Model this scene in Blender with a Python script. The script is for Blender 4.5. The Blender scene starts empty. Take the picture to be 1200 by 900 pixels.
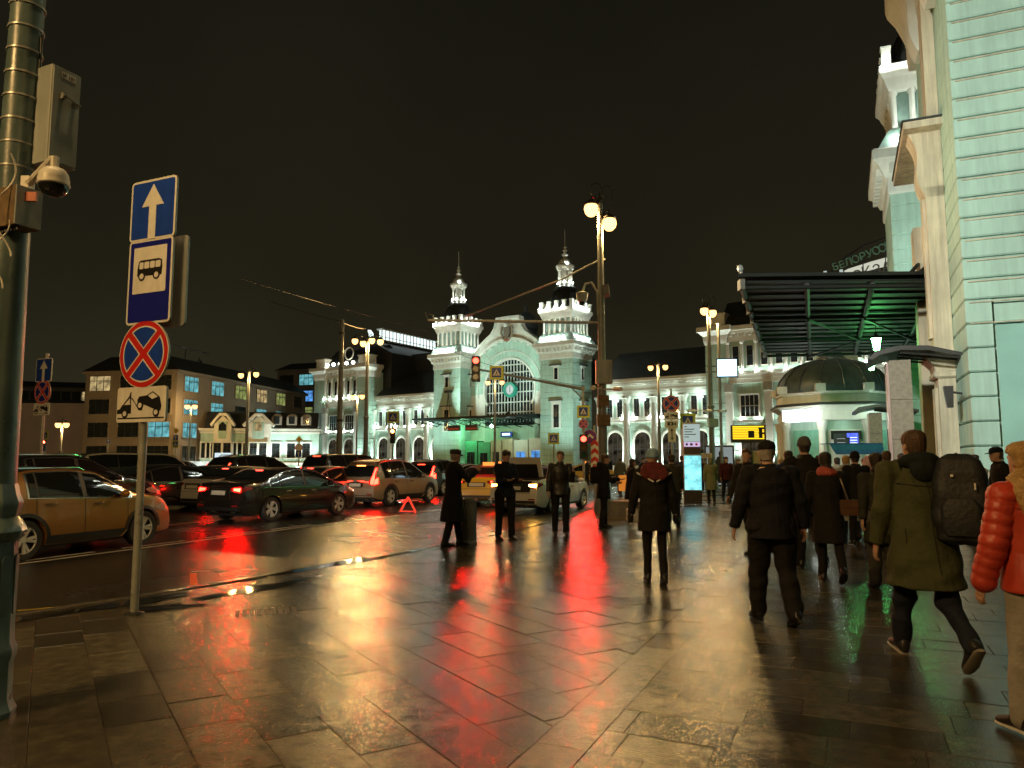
import bpy, bmesh, math, random
import numpy as np
from mathutils import Vector, Matrix, noise as mnoise
from mathutils.bvhtree import BVHTree
from mathutils.geometry import delaunay_2d_cdt
random.seed(7)
S = bpy.context.scene
COL = S.collection
R = math.radians
PI = math.pi

# ------------------------------------------------------------------ camera, world, exposure
F, PITCH, EYE = 870.0, R(5.9), 1.6
cd = bpy.data.cameras.new('camera')
cam = bpy.data.objects.new('camera', cd); COL.objects.link(cam)
cam.location = (0, 0, EYE); cam.rotation_euler = (PI/2 + PITCH, 0, 0)
cd.sensor_fit = 'HORIZONTAL'; cd.sensor_width = 36.0; cd.lens = F/1200*36
cd.clip_start = 0.05; cd.clip_end = 3000
S.camera = cam
w = bpy.data.worlds.new('World'); S.world = w; w.use_nodes = True
nt = w.node_tree; nt.nodes.clear()
out = nt.nodes.new('ShaderNodeOutputWorld')
# night sky: a sky texture far below daylight strength plus the warm glow a city throws on low cloud
sky = nt.nodes.new('ShaderNodeTexSky'); sky.sky_type = 'NISHITA'; sky.sun_disc = False
sky.sun_elevation = R(-6); sky.sun_rotation = R(60)
b1 = nt.nodes.new('ShaderNodeBackground'); b1.inputs[1].default_value = 0.004
nt.links.new(sky.outputs[0], b1.inputs[0])
tc = nt.nodes.new('ShaderNodeTexCoord'); sp = nt.nodes.new('ShaderNodeSeparateXYZ')
nt.links.new(tc.outputs['Generated'], sp.inputs[0])
rp = nt.nodes.new('ShaderNodeValToRGB')
rp.color_ramp.elements[0].position = 0.0; rp.color_ramp.elements[0].color = (0.028, 0.0242, 0.0125, 1)
rp.color_ramp.elements[1].position = 0.6; rp.color_ramp.elements[1].color = (0.0078, 0.0071, 0.0042, 1)
e = rp.color_ramp.elements.new(0.22); e.color = (0.0148, 0.0130, 0.0068, 1)
nt.links.new(sp.outputs[2], rp.inputs[0])
nz = nt.nodes.new('ShaderNodeTexNoise'); nz.inputs['Scale'].default_value = 2.2; nz.inputs['Detail'].default_value = 4
nt.links.new(tc.outputs['Generated'], nz.inputs['Vector'])
mr = nt.nodes.new('ShaderNodeMapRange'); mr.inputs[1].default_value = .3; mr.inputs[2].default_value = .7
mr.inputs[3].default_value = .8; mr.inputs[4].default_value = 1.2
nt.links.new(nz.outputs[0], mr.inputs[0])
b2 = nt.nodes.new('ShaderNodeBackground'); nt.links.new(rp.outputs[0], b2.inputs[0]); nt.links.new(mr.outputs[0], b2.inputs[1])
ad = nt.nodes.new('ShaderNodeAddShader')
nt.links.new(b1.outputs[0], ad.inputs[0]); nt.links.new(b2.outputs[0], ad.inputs[1]); nt.links.new(ad.outputs[0], out.inputs[0])
S.view_settings.view_transform = 'Standard'; S.view_settings.look = 'None'
S.view_settings.exposure = 0.0; S.view_settings.gamma = 1.0; S.view_settings.use_curve_mapping = False
S.render.engine = 'CYCLES'
S.cycles.use_denoising = True
S.cycles.use_light_tree = True
S.cycles.max_bounces = 5; S.cycles.diffuse_bounces = 2; S.cycles.glossy_bounces = 3; S.cycles.transmission_bounces = 3
S.cycles.sample_clamp_indirect = 6.0; S.cycles.sample_clamp_direct = 0.0
S.cycles.caustics_reflective = False; S.cycles.caustics_refractive = False

# ------------------------------------------------------------------ projection helpers (measured from the photograph)
def ray(px, py):
    x, y = (px-600)/F, (450-py)/F
    return Vector((x, math.cos(PITCH)-y*math.sin(PITCH), math.sin(PITCH)+y*math.cos(PITCH)))
def gp(px, py, z=0.0):
    d = ray(px, py); t = (z-EYE)/d.z
    return Vector((0, 0, EYE)) + d*t
def at(px, py, Y):
    d = ray(px, py); t = Y/d.y
    return Vector((0, 0, EYE)) + d*t

# ------------------------------------------------------------------ materials
MATS = {}
def nmat(name, color, rough=.5, metal=0.0, var=.15, vscale=3.0, bump=0.0, bscale=40.0, spec=.5, coat=0.0, rvar=0.0, coord='Object', sheen=0, streak=0):
    if name in MATS: return MATS[name]
    m = bpy.data.materials.new(name); m.use_nodes = True
    n = m.node_tree; b = n.nodes['Principled BSDF']
    b.inputs['Roughness'].default_value = rough; b.inputs['Metallic'].default_value = metal
    b.inputs['Specular IOR Level'].default_value = spec
    b.inputs['Coat Weight'].default_value = coat; b.inputs['Coat Roughness'].default_value = .04
    b.inputs['Sheen Weight'].default_value = sheen
    t = n.nodes.new('ShaderNodeTexCoord')
    no = n.nodes.new('ShaderNodeTexNoise'); no.inputs['Scale'].default_value = vscale; no.inputs['Detail'].default_value = 5
    n.links.new(t.outputs[coord], no.inputs['Vector'])
    cr = n.nodes.new('ShaderNodeValToRGB')
    cr.color_ramp.elements[0].position = .3; cr.color_ramp.elements[1].position = .7
    cr.color_ramp.elements[0].color = tuple(c*(1-var) for c in color)+(1,)
    cr.color_ramp.elements[1].color = tuple(min(1, c*(1+var)) for c in color)+(1,)
    n.links.new(no.outputs[0], cr.inputs[0]); n.links.new(cr.outputs[0], b.inputs['Base Color'])
    if streak:   # rain streaks and grime that run down the wall
        mp = n.nodes.new('ShaderNodeMapping'); mp.inputs['Scale'].default_value = (2.6, 2.6, .22); n.links.new(t.outputs[coord], mp.inputs[0])
        ns = n.nodes.new('ShaderNodeTexNoise'); ns.inputs['Scale'].default_value = 1.6; ns.inputs['Detail'].default_value = 7; ns.inputs['Roughness'].default_value = .65; n.links.new(mp.outputs[0], ns.inputs['Vector'])
        q2 = n.nodes.new('ShaderNodeMapRange'); q2.inputs[1].default_value = .38; q2.inputs[2].default_value = .60; q2.inputs[3].default_value = 1-streak; q2.inputs[4].default_value = 1.0
        n.links.new(ns.outputs[0], q2.inputs[0]); sm = n.nodes.new('ShaderNodeVectorMath'); sm.operation = 'SCALE'
        n.links.new(cr.outputs[0], sm.inputs[0]); n.links.new(q2.outputs[0], sm.inputs['Scale']); n.links.new(sm.outputs[0], b.inputs['Base Color'])
    if rvar:
        q = n.nodes.new('ShaderNodeMapRange'); q.inputs[1].default_value = .3; q.inputs[2].default_value = .7
        q.inputs[3].default_value = max(.02, rough-rvar); q.inputs[4].default_value = rough+rvar
        n.links.new(no.outputs[0], q.inputs[0]); n.links.new(q.outputs[0], b.inputs['Roughness'])
    if bump:
        n2 = n.nodes.new('ShaderNodeTexNoise'); n2.inputs['Scale'].default_value = bscale; n2.inputs['Detail'].default_value = 4
        n.links.new(t.outputs[coord], n2.inputs['Vector'])
        bp = n.nodes.new('ShaderNodeBump'); bp.inputs['Strength'].default_value = bump; bp.inputs['Distance'].default_value = .02
        n.links.new(n2.outputs[0], bp.inputs['Height']); n.links.new(bp.outputs[0], b.inputs['Normal'])
    MATS[name] = m
    return m
def emat(name, color, strength, var=0.0, vscale=6.0):
    if name in MATS: return MATS[name]
    m = bpy.data.materials.new(name); m.use_nodes = True
    n = m.node_tree; n.nodes.clear()
    o = n.nodes.new('ShaderNodeOutputMaterial'); e = n.nodes.new('ShaderNodeEmission')
    e.inputs[0].default_value = tuple(color)+(1,); e.inputs[1].default_value = strength
    if var:
        t = n.nodes.new('ShaderNodeTexCoord'); no = n.nodes.new('ShaderNodeTexNoise'); no.inputs['Scale'].default_value = vscale
        n.links.new(t.outputs['Object'], no.inputs['Vector'])
        q = n.nodes.new('ShaderNodeMapRange'); q.inputs[1].default_value = .35; q.inputs[2].default_value = .65
        q.inputs[3].default_value = strength*(1-var); q.inputs[4].default_value = strength*(1+var)
        n.links.new(no.outputs[0], q.inputs[0]); n.links.new(q.outputs[0], e.inputs[1])
    n.links.new(e.outputs[0], o.inputs[0])
    MATS[name] = m
    return m

TEAL = nmat('mint_render', (.45, .66, .56), .75, var=.10, vscale=.6, bump=.14, bscale=30, streak=.16)
WHITE = nmat('white_stucco', (.76, .78, .71), .7, var=.08, vscale=1.2, bump=.08, bscale=25, streak=.08)
TAN = nmat('cream_stucco', (.64, .56, .41), .7, var=.10, vscale=1.5, bump=.1, bscale=25, streak=.35)
ROOF = nmat('dark_sheet_roof', (.03, .034, .034), .45, var=.3, vscale=1.5)
LEAD = nmat('lead_dome', (.075, .108, .122), .45, metal=.25, var=.25, vscale=2.5)
GLASS = nmat('dark_glass', (.02, .026, .028), .08, var=.3, vscale=1.0, spec=.8)
FRAMEW = nmat('pale_window_bars', (.5, .54, .5), .5, var=.05)
STEELD = nmat('dark_green_steel', (.006, .010, .008), .6, var=.3, vscale=4)
POLEG = nmat('grey_painted_steel', (.20, .22, .21), .38, var=.12, vscale=5, bump=.05, bscale=30)
POLEL = nmat('light_grey_steel', (.34, .35, .32), .35, metal=.2, var=.15, vscale=7, rvar=.1)
CASTT = nmat('grey_teal_cast_iron', (.15, .23, .24), .34, var=.2, vscale=4, bump=.12, bscale=14, rvar=.1, streak=.4)
CABIN = nmat('grey_cabinet', (.38, .42, .41), .4, var=.10, vscale=4, rvar=.08, streak=.25)
DARKM = nmat('dark_metal', (.03, .03, .028), .4, var=.3, vscale=8)
RUST = nmat('rusty_bracket', (.18, .12, .06), .6, var=.35, vscale=14)
BEIGE = nmat('beige_render', (.30, .26, .21), .8, var=.12, vscale=.35, bump=.05, bscale=6)
BEIGE2 = nmat('grey_beige_render', (.32, .28, .23), .8, var=.12, vscale=.4)
LILAC = nmat('pale_lilac_render', (.46, .40, .42), .8, var=.1, vscale=.5)
STONE = nmat('grey_tan_granite', (.26, .22, .16), .5, var=.22, vscale=9, bump=.08, bscale=40)
BLACKP = nmat('black_plastic', (.014, .014, .014), .45, var=.2, vscale=10)
RUBBER = nmat('tyre_rubber', (.016, .016, .016), .6, var=.3, vscale=20)
ALLOY = nmat('alloy_rim', (.62, .62, .60), .3, metal=.25, var=.1, vscale=6)
CHROME = nmat('bright_trim', (.75, .75, .73), .16, metal=1, var=.05)
CGLASS = nmat('car_glass', (.012, .014, .014), .04, var=.2, vscale=1, spec=.9)
SIGNB = nmat('sign_blue', (.012, .055, .38), .35, var=.12, vscale=9, streak=.2)
SIGNDB = nmat('sign_deep_blue', (.008, .012, .22), .35, var=.06, vscale=4)
SIGNR = nmat('sign_red', (.55, .02, .015), .35, var=.06, vscale=4)
SIGNW = nmat('sign_white', (.74, .72, .65), .4, var=.07, vscale=9, streak=.14)
SIGNK = nmat('sign_black', (.01, .01, .01), .4, var=.1)
SIGNY = nmat('sign_lime', (.60, .66, .06), .4, var=.06)
SIGNO = nmat('sign_yellow', (.70, .48, .03), .4, var=.06)
ALU = nmat('sign_back_aluminium', (.4, .42, .4), .4, metal=.6, var=.1)
CONC = nmat('concrete_block', (.22, .21, .19), .55, var=.2, vscale=6, bump=.15, bscale=40)
LAMPW = emat('sodium_lamp_glass', (1.0, .52, .16), 4.2)
LAMPN = emat('sodium_lamp_glass_mast', (1.0, .52, .16), 4.2)
LAMPF = emat('sodium_lamp_glass_square', (1.0, .50, .15), 3.8)
FIX = emat('white_uplight', (.93, 1.0, .86), 60)
REDL = emat('red_signal', (1.0, .045, .024), 11)
TAILB = emat('brake_light', (1.0, .006, .003), 95)
TAILD = emat('tail_light', (1.0, .05, .02), 9)
AMBER = emat('amber_light', (1.0, .45, .06), 22)
TAILOFF = nmat('tail_lens', (.28, .012, .01), .15, var=.2, spec=.7)
WINDIM = emat('dim_warm_interior', (.50, .42, .27), .07, var=.9, vscale=.9)
HEADL = nmat('headlamp_lens', (.45, .45, .42), .1, var=.2, spec=.8)
LEDWH = emat('white_headlight', (1, .95, .85), 40)
WINC = emat('cyan_lit_window', (.25, .78, .85), .5, var=.5, vscale=1.1)
WING = emat('green_yellow_lit_window', (.62, .72, .22), .34, var=.5, vscale=1.1)
WINW = emat('warm_lit_window', (.95, .70, .32), .42, var=.6, vscale=1.3)
WINB = emat('blue_lit_glass', (.12, .38, .9), .8, var=.5, vscale=1.0)
SCREENW = emat('white_screen', (.55, .82, 1.0), 2.6, var=.12, vscale=1.6)
SCREENC = emat('cyan_map_screen', (.22, .68, .72), 1.5, var=.35, vscale=5)
PANELW = emat('pale_info_panel', (.62, .78, .72), .62)
LEDY = emat('yellow_led', (1.0, .62, .02), 1.5)
LEDB = emat('blue_led', (.10, .16, 1.0), 1.3, var=.3, vscale=8)
LEDR = emat('red_led', (1.0, .06, .08), .9)
GREENL = emat('green_white_lamp', (.16, 1.0, .24), 85)
WHGLOW = emat('white_lit_fascia', (.92, 1.0, .93), 2.2, var=.3, vscale=2)
LANT = emat('white_lantern_strip', (.80, .96, .95), 1.7)

# ------------------------------------------------------------------ mesh builder
class MB:
    def __init__(s): s.v = []; s.f = []; s.m = []
    def add(s, vs, fs, mi=0):
        o = len(s.v); s.v += [tuple(v) for v in vs]
        s.f += [tuple(i+o for i in f) for f in fs]; s.m += [mi]*len(fs)
        return s
    def box(s, cx, cy, cz, sx, sy, sz, rz=0, mi=0, taper=1.0):
        c, n = math.cos(rz), math.sin(rz); vs = []
        for dz in (-.5, .5):
            k = taper if dz > 0 else 1
            for dx, dy in ((-.5, -.5), (.5, -.5), (.5, .5), (-.5, .5)):
                x, y = dx*sx*k, dy*sy*k
                vs.append((cx+x*c-y*n, cy+x*n+y*c, cz+dz*sz))
        return s.add(vs, [(3, 2, 1, 0), (4, 5, 6, 7), (0, 1, 5, 4), (1, 2, 6, 5), (2, 3, 7, 6), (3, 0, 4, 7)], mi)
    def prism(s, poly, h0, h1, plane='xy', mi=0, mi_side=None):
        """poly extruded; plane xz: (x,z) extruded along y from h0 to h1; yz: (y,z) along x"""
        def P(p, h):
            return (p[0], p[1], h) if plane == 'xy' else ((p[0], h, p[1]) if plane == 'xz' else (h, p[0], p[1]))
        n = len(poly)
        vs = [P(p, h0) for p in poly]+[P(p, h1) for p in poly]
        s.add(vs, [tuple(range(n))[::-1], tuple(range(n, 2*n))], mi)
        o = len(s.v)-2*n
        sd = mi if mi_side is None else mi_side
        for i in range(n):
            j = (i+1) % n
            s.f.append((o+i, o+j, o+n+j, o+n+i)); s.m.append(sd)
        return s
    def loft(s, rings, mi=0, cap=True, closed=True):
        n = len(rings[0]); o = len(s.v)
        for r in rings: s.v += [tuple(p) for p in r]
        for i in range(len(rings)-1):
            for j in range(n if closed else n-1):
                k = (j+1) % n
                s.f.append((o+i*n+j, o+i*n+k, o+(i+1)*n+k, o+(i+1)*n+j)); s.m.append(mi)
        if cap:
            s.f.append(tuple(o+j for j in range(n))[::-1]); s.m.append(mi)
            s.f.append(tuple(o+(len(rings)-1)*n+j for j in range(n))); s.m.append(mi)
        return s
    def tube(s, pts, r, n=8, mi=0, cap=True):
        pts = [Vector(p) for p in pts]
        rs = r if isinstance(r, (list, tuple)) else [r]*len(pts)
        rings = []; up = None
        for i, p in enumerate(pts):
            d = (pts[min(i+1, len(pts)-1)]-pts[max(i-1, 0)])
            if d.length < 1e-9: d = Vector((0, 0, 1))
            d.normalize()
            if up is None:
                a = Vector((0, 0, 1)) if abs(d.z) < .9 else Vector((1, 0, 0))
                up = (a-d*a.dot(d)).normalized()
            else:
                up = (up-d*up.dot(d))
                up = up.normalized() if up.length > 1e-6 else Vector((1, 0, 0))
            sd = d.cross(up)
            rings.append([p+(up*math.cos(2*PI*k/n)+sd*math.sin(2*PI*k/n))*rs[i] for k in range(n)])
        return s.loft(rings, mi, cap)
    def lathe(s, prof, n=16, c=(0, 0, 0), mi=0, sx=1, sy=1, rot=0, cap=True):
        rings = [[(c[0]+sx*max(r, .0005)*math.cos(rot+2*PI*k/n), c[1]+sy*max(r, .0005)*math.sin(rot+2*PI*k/n), c[2]+z) for k in range(n)] for r, z in prof]
        return s.loft(rings, mi, cap)
    def ell(s, c, rx, ry, rz, n=10, m=7, mi=0):
        prof = [(math.sin(PI*i/m), -math.cos(PI*i/m)) for i in range(m+1)]
        rings = [[(c[0]+rx*max(r, .02)*math.cos(2*PI*k/n), c[1]+ry*max(r, .02)*math.sin(2*PI*k/n), c[2]+rz*z) for k in range(n)] for r, z in prof]
        return s.loft(rings, mi, True)
    def xf(s, M):
        s.v = [tuple(M @ Vector(v)) for v in s.v]; return s
    def mesh(s, name, mats, smooth=None):
        me = bpy.data.meshes.new(name)
        me.from_pydata(s.v, [], s.f)
        for m in (mats if isinstance(mats, (list, tuple)) else [mats]): me.materials.append(m)
        me.polygons.foreach_set('material_index', s.m)
        if smooth is not None:
            me.polygons.foreach_set('use_smooth', [True]*len(me.polygons))
            me.set_sharp_from_angle(angle=R(smooth))
        me.validate(); me.update()
        return me
def link(name, me, parent=None, loc=(0, 0, 0), rz=0.0, label=None, rot=None):
    o = bpy.data.objects.new(name, me); COL.objects.link(o)
    o.location = loc; o.rotation_euler = rot if rot else (0, 0, rz)
    if parent: o.parent = parent
    if label: o['label'] = label
    return o
def obj(name, mb, mats, parent=None, loc=(0, 0, 0), rz=0.0, smooth=None, label=None, rot=None):
    return link(name, mb.mesh(name, mats, smooth), parent, loc, rz, label, rot)
def thing(name, label, cat, loc=(0, 0, 0), rz=0.0, group=None):
    o = bpy.data.objects.new(name, None); COL.objects.link(o)
    o.location = loc; o.rotation_euler = (0, 0, rz); o['label'] = label; o['category'] = cat
    o.empty_display_size = .3
    if group: o['group'] = group
    return o
def tag(o, label, cat, group=None):
    o['label'] = label; o['category'] = cat
    if group: o['group'] = group
    return o
def kind(o, k='structure'): o['kind'] = k; return o
KIDS = {}
def copy_tree(o, parent=None):
    c = o.copy(); COL.objects.link(c)
    if parent is not None: c.parent = parent
    for ch in [x for x in COL.objects if x.parent == o]: copy_tree(ch, c)
    return c
def lamp(name, typ, loc, energy, color, parent=None, target=None, size=.1, spot=80, blend=.6):
    l = bpy.data.lights.new(name, typ); l.energy = energy; l.color = color
    if typ == 'SPOT': l.spot_size = R(spot); l.spot_blend = blend; l.shadow_soft_size = size
    elif typ == 'POINT': l.shadow_soft_size = size
    elif typ == 'AREA': l.shape = 'SQUARE'; l.size = size
    o = bpy.data.objects.new(name, l); COL.objects.link(o); o.location = loc
    if target is not None:
        d = Vector(target)-Vector(loc); o.rotation_euler = d.to_track_quat('-Z', 'Y').to_euler()
    if parent: o.parent = parent
    return o
def flood(parent, loc, energy, color, target, size=.15, spot=60, blend=.8, name='floodlight'):
    l = lamp(name+'_beam', 'SPOT', loc, energy, color, parent, target, size, spot, blend)
    d = (Vector(target)-Vector(loc)).normalized(); q = d.to_track_quat('-Z', 'Y').to_matrix().to_4x4()
    m = MB(); m.box(0, 0, .14, .42, .32, .16); m.box(0, 0, .05, .46, .36, .02); m.xf(Matrix.Translation(Vector(loc)) @ q)
    obj(name, m, DARKM, parent); return l
def arcpts(cx, cy, r, a0, a1, n, ry=None):
    return [(cx+r*math.cos(R(a0+(a1-a0)*i/n)), cy+(ry or r)*math.sin(R(a0+(a1-a0)*i/n))) for i in range(n+1)]
def rrect(x0, y0, x1, y1, r, n=3):
    return arcpts(x1-r, y0+r, r, -90, 0, n)+arcpts(x1-r, y1-r, r, 0, 90, n)+arcpts(x0+r, y1-r, r, 90, 180, n)+arcpts(x0+r, y0+r, r, 180, 270, n)
def text(body, size, mat, parent, loc, rot, name='lettering', depth=.005, align='CENTER', sx=1.0):
    c = bpy.data.curves.new(name, 'FONT'); c.body = body; c.size = size; c.extrude = depth; c.align_x = align; c.resolution_u = 3
    t = bpy.data.objects.new('tmp', c); COL.objects.link(t)
    dg = bpy.context.evaluated_depsgraph_get()
    me = bpy.data.meshes.new_from_object(t.evaluated_get(dg)); bpy.data.objects.remove(t); bpy.data.curves.remove(c)
    me.materials.clear(); me.materials.append(mat)
    o = link(name, me, parent, loc, rot=rot); o.scale = (sx, 1, 1)
    return o
# ================================================================== GROUND
def wet_mat(name, base, r0, r1, bump, bscale, attr=False, tone=.35, wscale=.5, spec=.5):
    m = bpy.data.materials.new(name); m.use_nodes = True
    n = m.node_tree; b = n.nodes['Principled BSDF']; b.inputs['Specular IOR Level'].default_value = spec
    t = n.nodes.new('ShaderNodeTexCoord')
    def noise(sc, det=4):
        x = n.nodes.new('ShaderNodeTexNoise'); x.inputs['Scale'].default_value = sc; x.inputs['Detail'].default_value = det
        n.links.new(t.outputs['Object'], x.inputs['Vector']); return x
    n1 = noise(9, 6); cr = n.nodes.new('ShaderNodeValToRGB')
    cr.color_ramp.elements[0].position = .3; cr.color_ramp.elements[1].position = .72
    cr.color_ramp.elements[0].color = tuple(c*.62 for c in base)+(1,); cr.color_ramp.elements[1].color = tuple(c*1.3 for c in base)+(1,)
    n.links.new(n1.outputs[0], cr.inputs[0])
    col = cr.outputs[0]
    if attr:
        a = n.nodes.new('ShaderNodeAttribute'); a.attribute_name = 'tone'
        mp = n.nodes.new('ShaderNodeMapRange'); mp.inputs[3].default_value = 1-tone; mp.inputs[4].default_value = 1+tone
        n.links.new(a.outputs['Fac'], mp.inputs[0])
        mx = n.nodes.new('ShaderNodeVectorMath'); mx.operation = 'SCALE'
        n.links.new(col, mx.inputs[0]); n.links.new(mp.outputs[0], mx.inputs['Scale']); col = mx.outputs[0]
    n.links.new(col, b.inputs['Base Color'])
    n2 = noise(wscale, 5); q = n.nodes.new('ShaderNodeMapRange'); q.inputs[1].default_value = .34; q.inputs[2].default_value = .66
    q.inputs[3].default_value = r0; q.inputs[4].default_value = r1
    n.links.new(n2.outputs[0], q.inputs[0])
    rough = q.outputs[0]
    if attr:
        ma = n.nodes.new('ShaderNodeMath'); ma.operation = 'MULTIPLY_ADD'; ma.inputs[1].default_value = .07
        n.links.new(a.outputs['Fac'], ma.inputs[0]); n.links.new(rough, ma.inputs[2]); rough = ma.outputs[0]
    n.links.new(rough, b.inputs['Roughness'])
    n3 = noise(bscale, 3); n4 = noise(bscale*.13, 3); n5 = noise(1.3, 2)
    av = n.nodes.new('ShaderNodeMath'); av.operation = 'MULTIPLY_ADD'; av.inputs[1].default_value = .35
    n.links.new(n4.outputs[0], av.inputs[0]); n.links.new(n3.outputs[0], av.inputs[2])
    aw = n.nodes.new('ShaderNodeMath'); aw.operation = 'MULTIPLY_ADD'; aw.inputs[1].default_value = .5
    n.links.new(n5.outputs[0], aw.inputs[0]); n.links.new(av.outputs[0], aw.inputs[2])
    bp = n.nodes.new('ShaderNodeBump'); bp.inputs['Strength'].default_value = bump; bp.inputs['Distance'].default_value = .006
    n.links.new(aw.outputs[0], bp.inputs['Height']); n.links.new(bp.outputs[0], b.inputs['Normal'])
    return m
PAVE = wet_mat('wet_granite_paving', (.080, .070, .046), .09, .205, .44, 80, attr=True, tone=.5, wscale=.45)
PAVEFAR = wet_mat('wet_paving_far', (.095, .082, .058), .15, .28, .3, 50, wscale=.3)
JOINT = wet_mat('wet_joint_sand', (.05, .044, .033), .2, .35, .3, 60)
ASPH = wet_mat('wet_asphalt', (.034, .031, .027), .17, .30, .45, 170, wscale=.35)
KERBM = wet_mat('wet_kerb_granite', (.13, .115, .09), .14, .28, .4, 60, attr=False)
PAINT = wet_mat('wet_road_paint', (.62, .60, .52), .22, .38, .35, 90)
PAINTY = wet_mat('wet_yellow_paint', (.55, .40, .06), .2, .35, .35, 90)
ORANGEM = wet_mat('wet_orange', (.75, .22, .03), .2, .35, .3, 90)
WATER = nmat('puddle_water', (.012, .011, .009), .07, var=.2, vscale=2, bump=.10, bscale=5, spec=.6)

ROADZ = -.06
g = MB(); g.add([(-700, -60, 0), (700, -60, 0), (700, 1500, 0), (-700, 1500, 0)], [(0, 1, 2, 3)])
kind(obj('road', g, ASPH, loc=(0, 0, ROADZ)))
# kerb polyline (edge of the plaza towards the road)
KERB = [(-13.2, -8), (-9.2, 0.5), (-7.3, 4.6), (-5.45, 7.75), (-4.55, 9.0), (-3.05, 11.6), (-1.9, 13.5), (0.0, 17.6), (1.5, 21.4), (2.7, 26), (3.6, 33), (6.5, 40), (11, 50), (15.2, 70), (17, 86)]
KERB = [Vector((x, y, 0)) for x, y in KERB]
pv = thing('pavement', 'wet plaza paved with granite slabs', 'pavement'); del pv['category']; del pv['label']; kind(pv)
base_poly = [(p.x+.10, p.y) for p in KERB]+[(30, 110), (120, 60), (120, -8)]
g = MB(); g.add([(x, y, 0) for x, y in base_poly], [tuple(range(len(base_poly)))[::-1]])
kind(obj('bedding', g, JOINT, pv, loc=(0, 0, -.016)))
def clip(poly, nx, ny, c):     # keep nx*x+ny*y >= c
    o = []
    for i in range(len(poly)):
        a, b = poly[i], poly[(i+1) % len(poly)]
        da, db = nx*a[0]+ny*a[1]-c, nx*b[0]+ny*b[1]-c
        if da >= 0: o.append(a)
        if da*db < 0:
            t = da/(da-db); o.append((a[0]+(b[0]-a[0])*t, a[1]+(b[1]-a[1])*t))
    return o
def shrink(poly, d):
    n = len(poly); o = []
    for i in range(n):
        p, a, b = Vector(poly[i]), Vector(poly[i-1]), Vector(poly[(i+1) % n])
        e1, e2 = (p-a), (b-p)
        if e1.length < 1e-5 or e2.length < 1e-5: continue
        e1.normalize(); e2.normalize()
        n1, n2 = Vector((-e1.y, e1.x)), Vector((-e2.y, e2.x))
        k = n1+n2
        if k.length < .2: continue
        k = k/max(.35, (1+n1.dot(n2)))
        q = p+k*d; o.append((q.x, q.y))
    return o
def area(p): return .5*sum(p[i][0]*p[(i+1) % len(p)][1]-p[(i+1) % len(p)][0]*p[i][1] for i in range(len(p)))
BA = R(24.3); bd = Vector((math.sin(BA), math.cos(BA))); bn = Vector((math.cos(BA), -math.sin(BA)))  # along band / to its right
b0 = Vector((-.11, 3.89)); c0 = bn.dot(b0)
slabs = []
rs = random.Random(3)
def inside_kerb(p):
    """distance inside the plaza from the kerb (positive inside)"""
    best = 1e9; sgn = 1
    for a, b in zip(KERB[:-1], KERB[1:]):
        d = (b-a).to_2d(); q = Vector(p)-a.to_2d(); t = max(0, min(1, q.dot(d)/d.length_squared))
        dist = (q-d*t).length
        if dist < best:
            best = dist; sgn = 1 if (d.y*q.x-d.x*q.y) > 0 else -1
    return best*sgn
def in_view(x, y): return y > 2.2 and abs(x) < .74*y+1.2
def emit(poly):
    if len(poly) < 3: return
    if area(poly) < 0: poly = poly[::-1]
    if abs(area(poly)) < .006: return
    slabs.append(poly)
def kclip(poly):
    cx = sum(p[0] for p in poly)/len(poly); cy = sum(p[1] for p in poly)/len(poly)
    if inside_kerb((cx, cy)) > 1.2: return poly
    for a, b in zip(KERB[:-1], KERB[1:]):
        if b.y < cy-1.5 or a.y > cy+1.5: continue
        d = (b-a).to_2d().normalized(); nn = Vector((d.y, -d.x))
        poly = clip(poly, nn.x, nn.y, nn.dot(a.to_2d())+.16)
        if len(poly) < 3: return []
    return poly
# zone left of the band: slabs laid at 32 degrees to the left
A2 = R(-32); pd = Vector((math.sin(A2), math.cos(A2))); qd = Vector((math.cos(A2), -math.sin(A2)))
WL, LL = .385, .70
for i in range(-40, 60):
    off = rs.uniform(0, LL)
    j = -60
    pos = -30+off
    while pos < 40:
        ln = rs.choice((.7, .7, .55, .85))
        c = qd*(i*WL)+pd*(pos+ln/2)
        if in_view(c.x, c.y) and c.y < 24 and bn.dot(c)-c0 < .6 and inside_kerb(c) > -.5:
            p = [qd*(i*WL+a*WL)+pd*(pos+b*ln) for a, b in ((0, 0), (1, 0), (1, 1), (0, 1))]
            p = [(v.x, v.y) for v in p]
            p = clip(p, -bn.x, -bn.y, -c0)
            if len(p) >= 3: p = kclip(p)
            emit(p)
        pos += ln
# the band of long slabs
pos = -4
while pos < 50:
    ln = rs.choice((.6, .9, 1.2)); o = bd*pos+bn*(c0)
    p = [o, o+bn*.31, o+bn*.31+bd*ln, o+bd*ln]
    m_ = o+bd*ln/2
    if in_view(m_.x, m_.y) and inside_kerb(m_) > .3: emit(kclip([(v.x, v.y) for v in p]))
    pos += ln
# right zone: rows across, near frontal
pos = -12; row = 0
while pos < 52:
    dp = rs.choice((.36, .36, .42)); x = -6+((row*.37) % .7)
    while x < 60:
        ln = rs.choice((.5, .6, .6, .7, .85))
        o = bn*(c0+.31+x)+bd*pos
        c = o+bn*ln/2+bd*dp/2
        if in_view(c.x, c.y) and x+ln > 0 and inside_kerb(c) > -.4:
            x0 = max(0, x)
            p = [bn*(c0+.31+x0)+bd*pos, bn*(c0+.31+x+ln)+bd*pos, bn*(c0+.31+x+ln)+bd*(pos+dp), bn*(c0+.31+x0)+bd*(pos+dp)]
            emit(kclip([(v.x, v.y) for v in p]))
        x += ln
    pos += dp; row += 1
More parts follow.
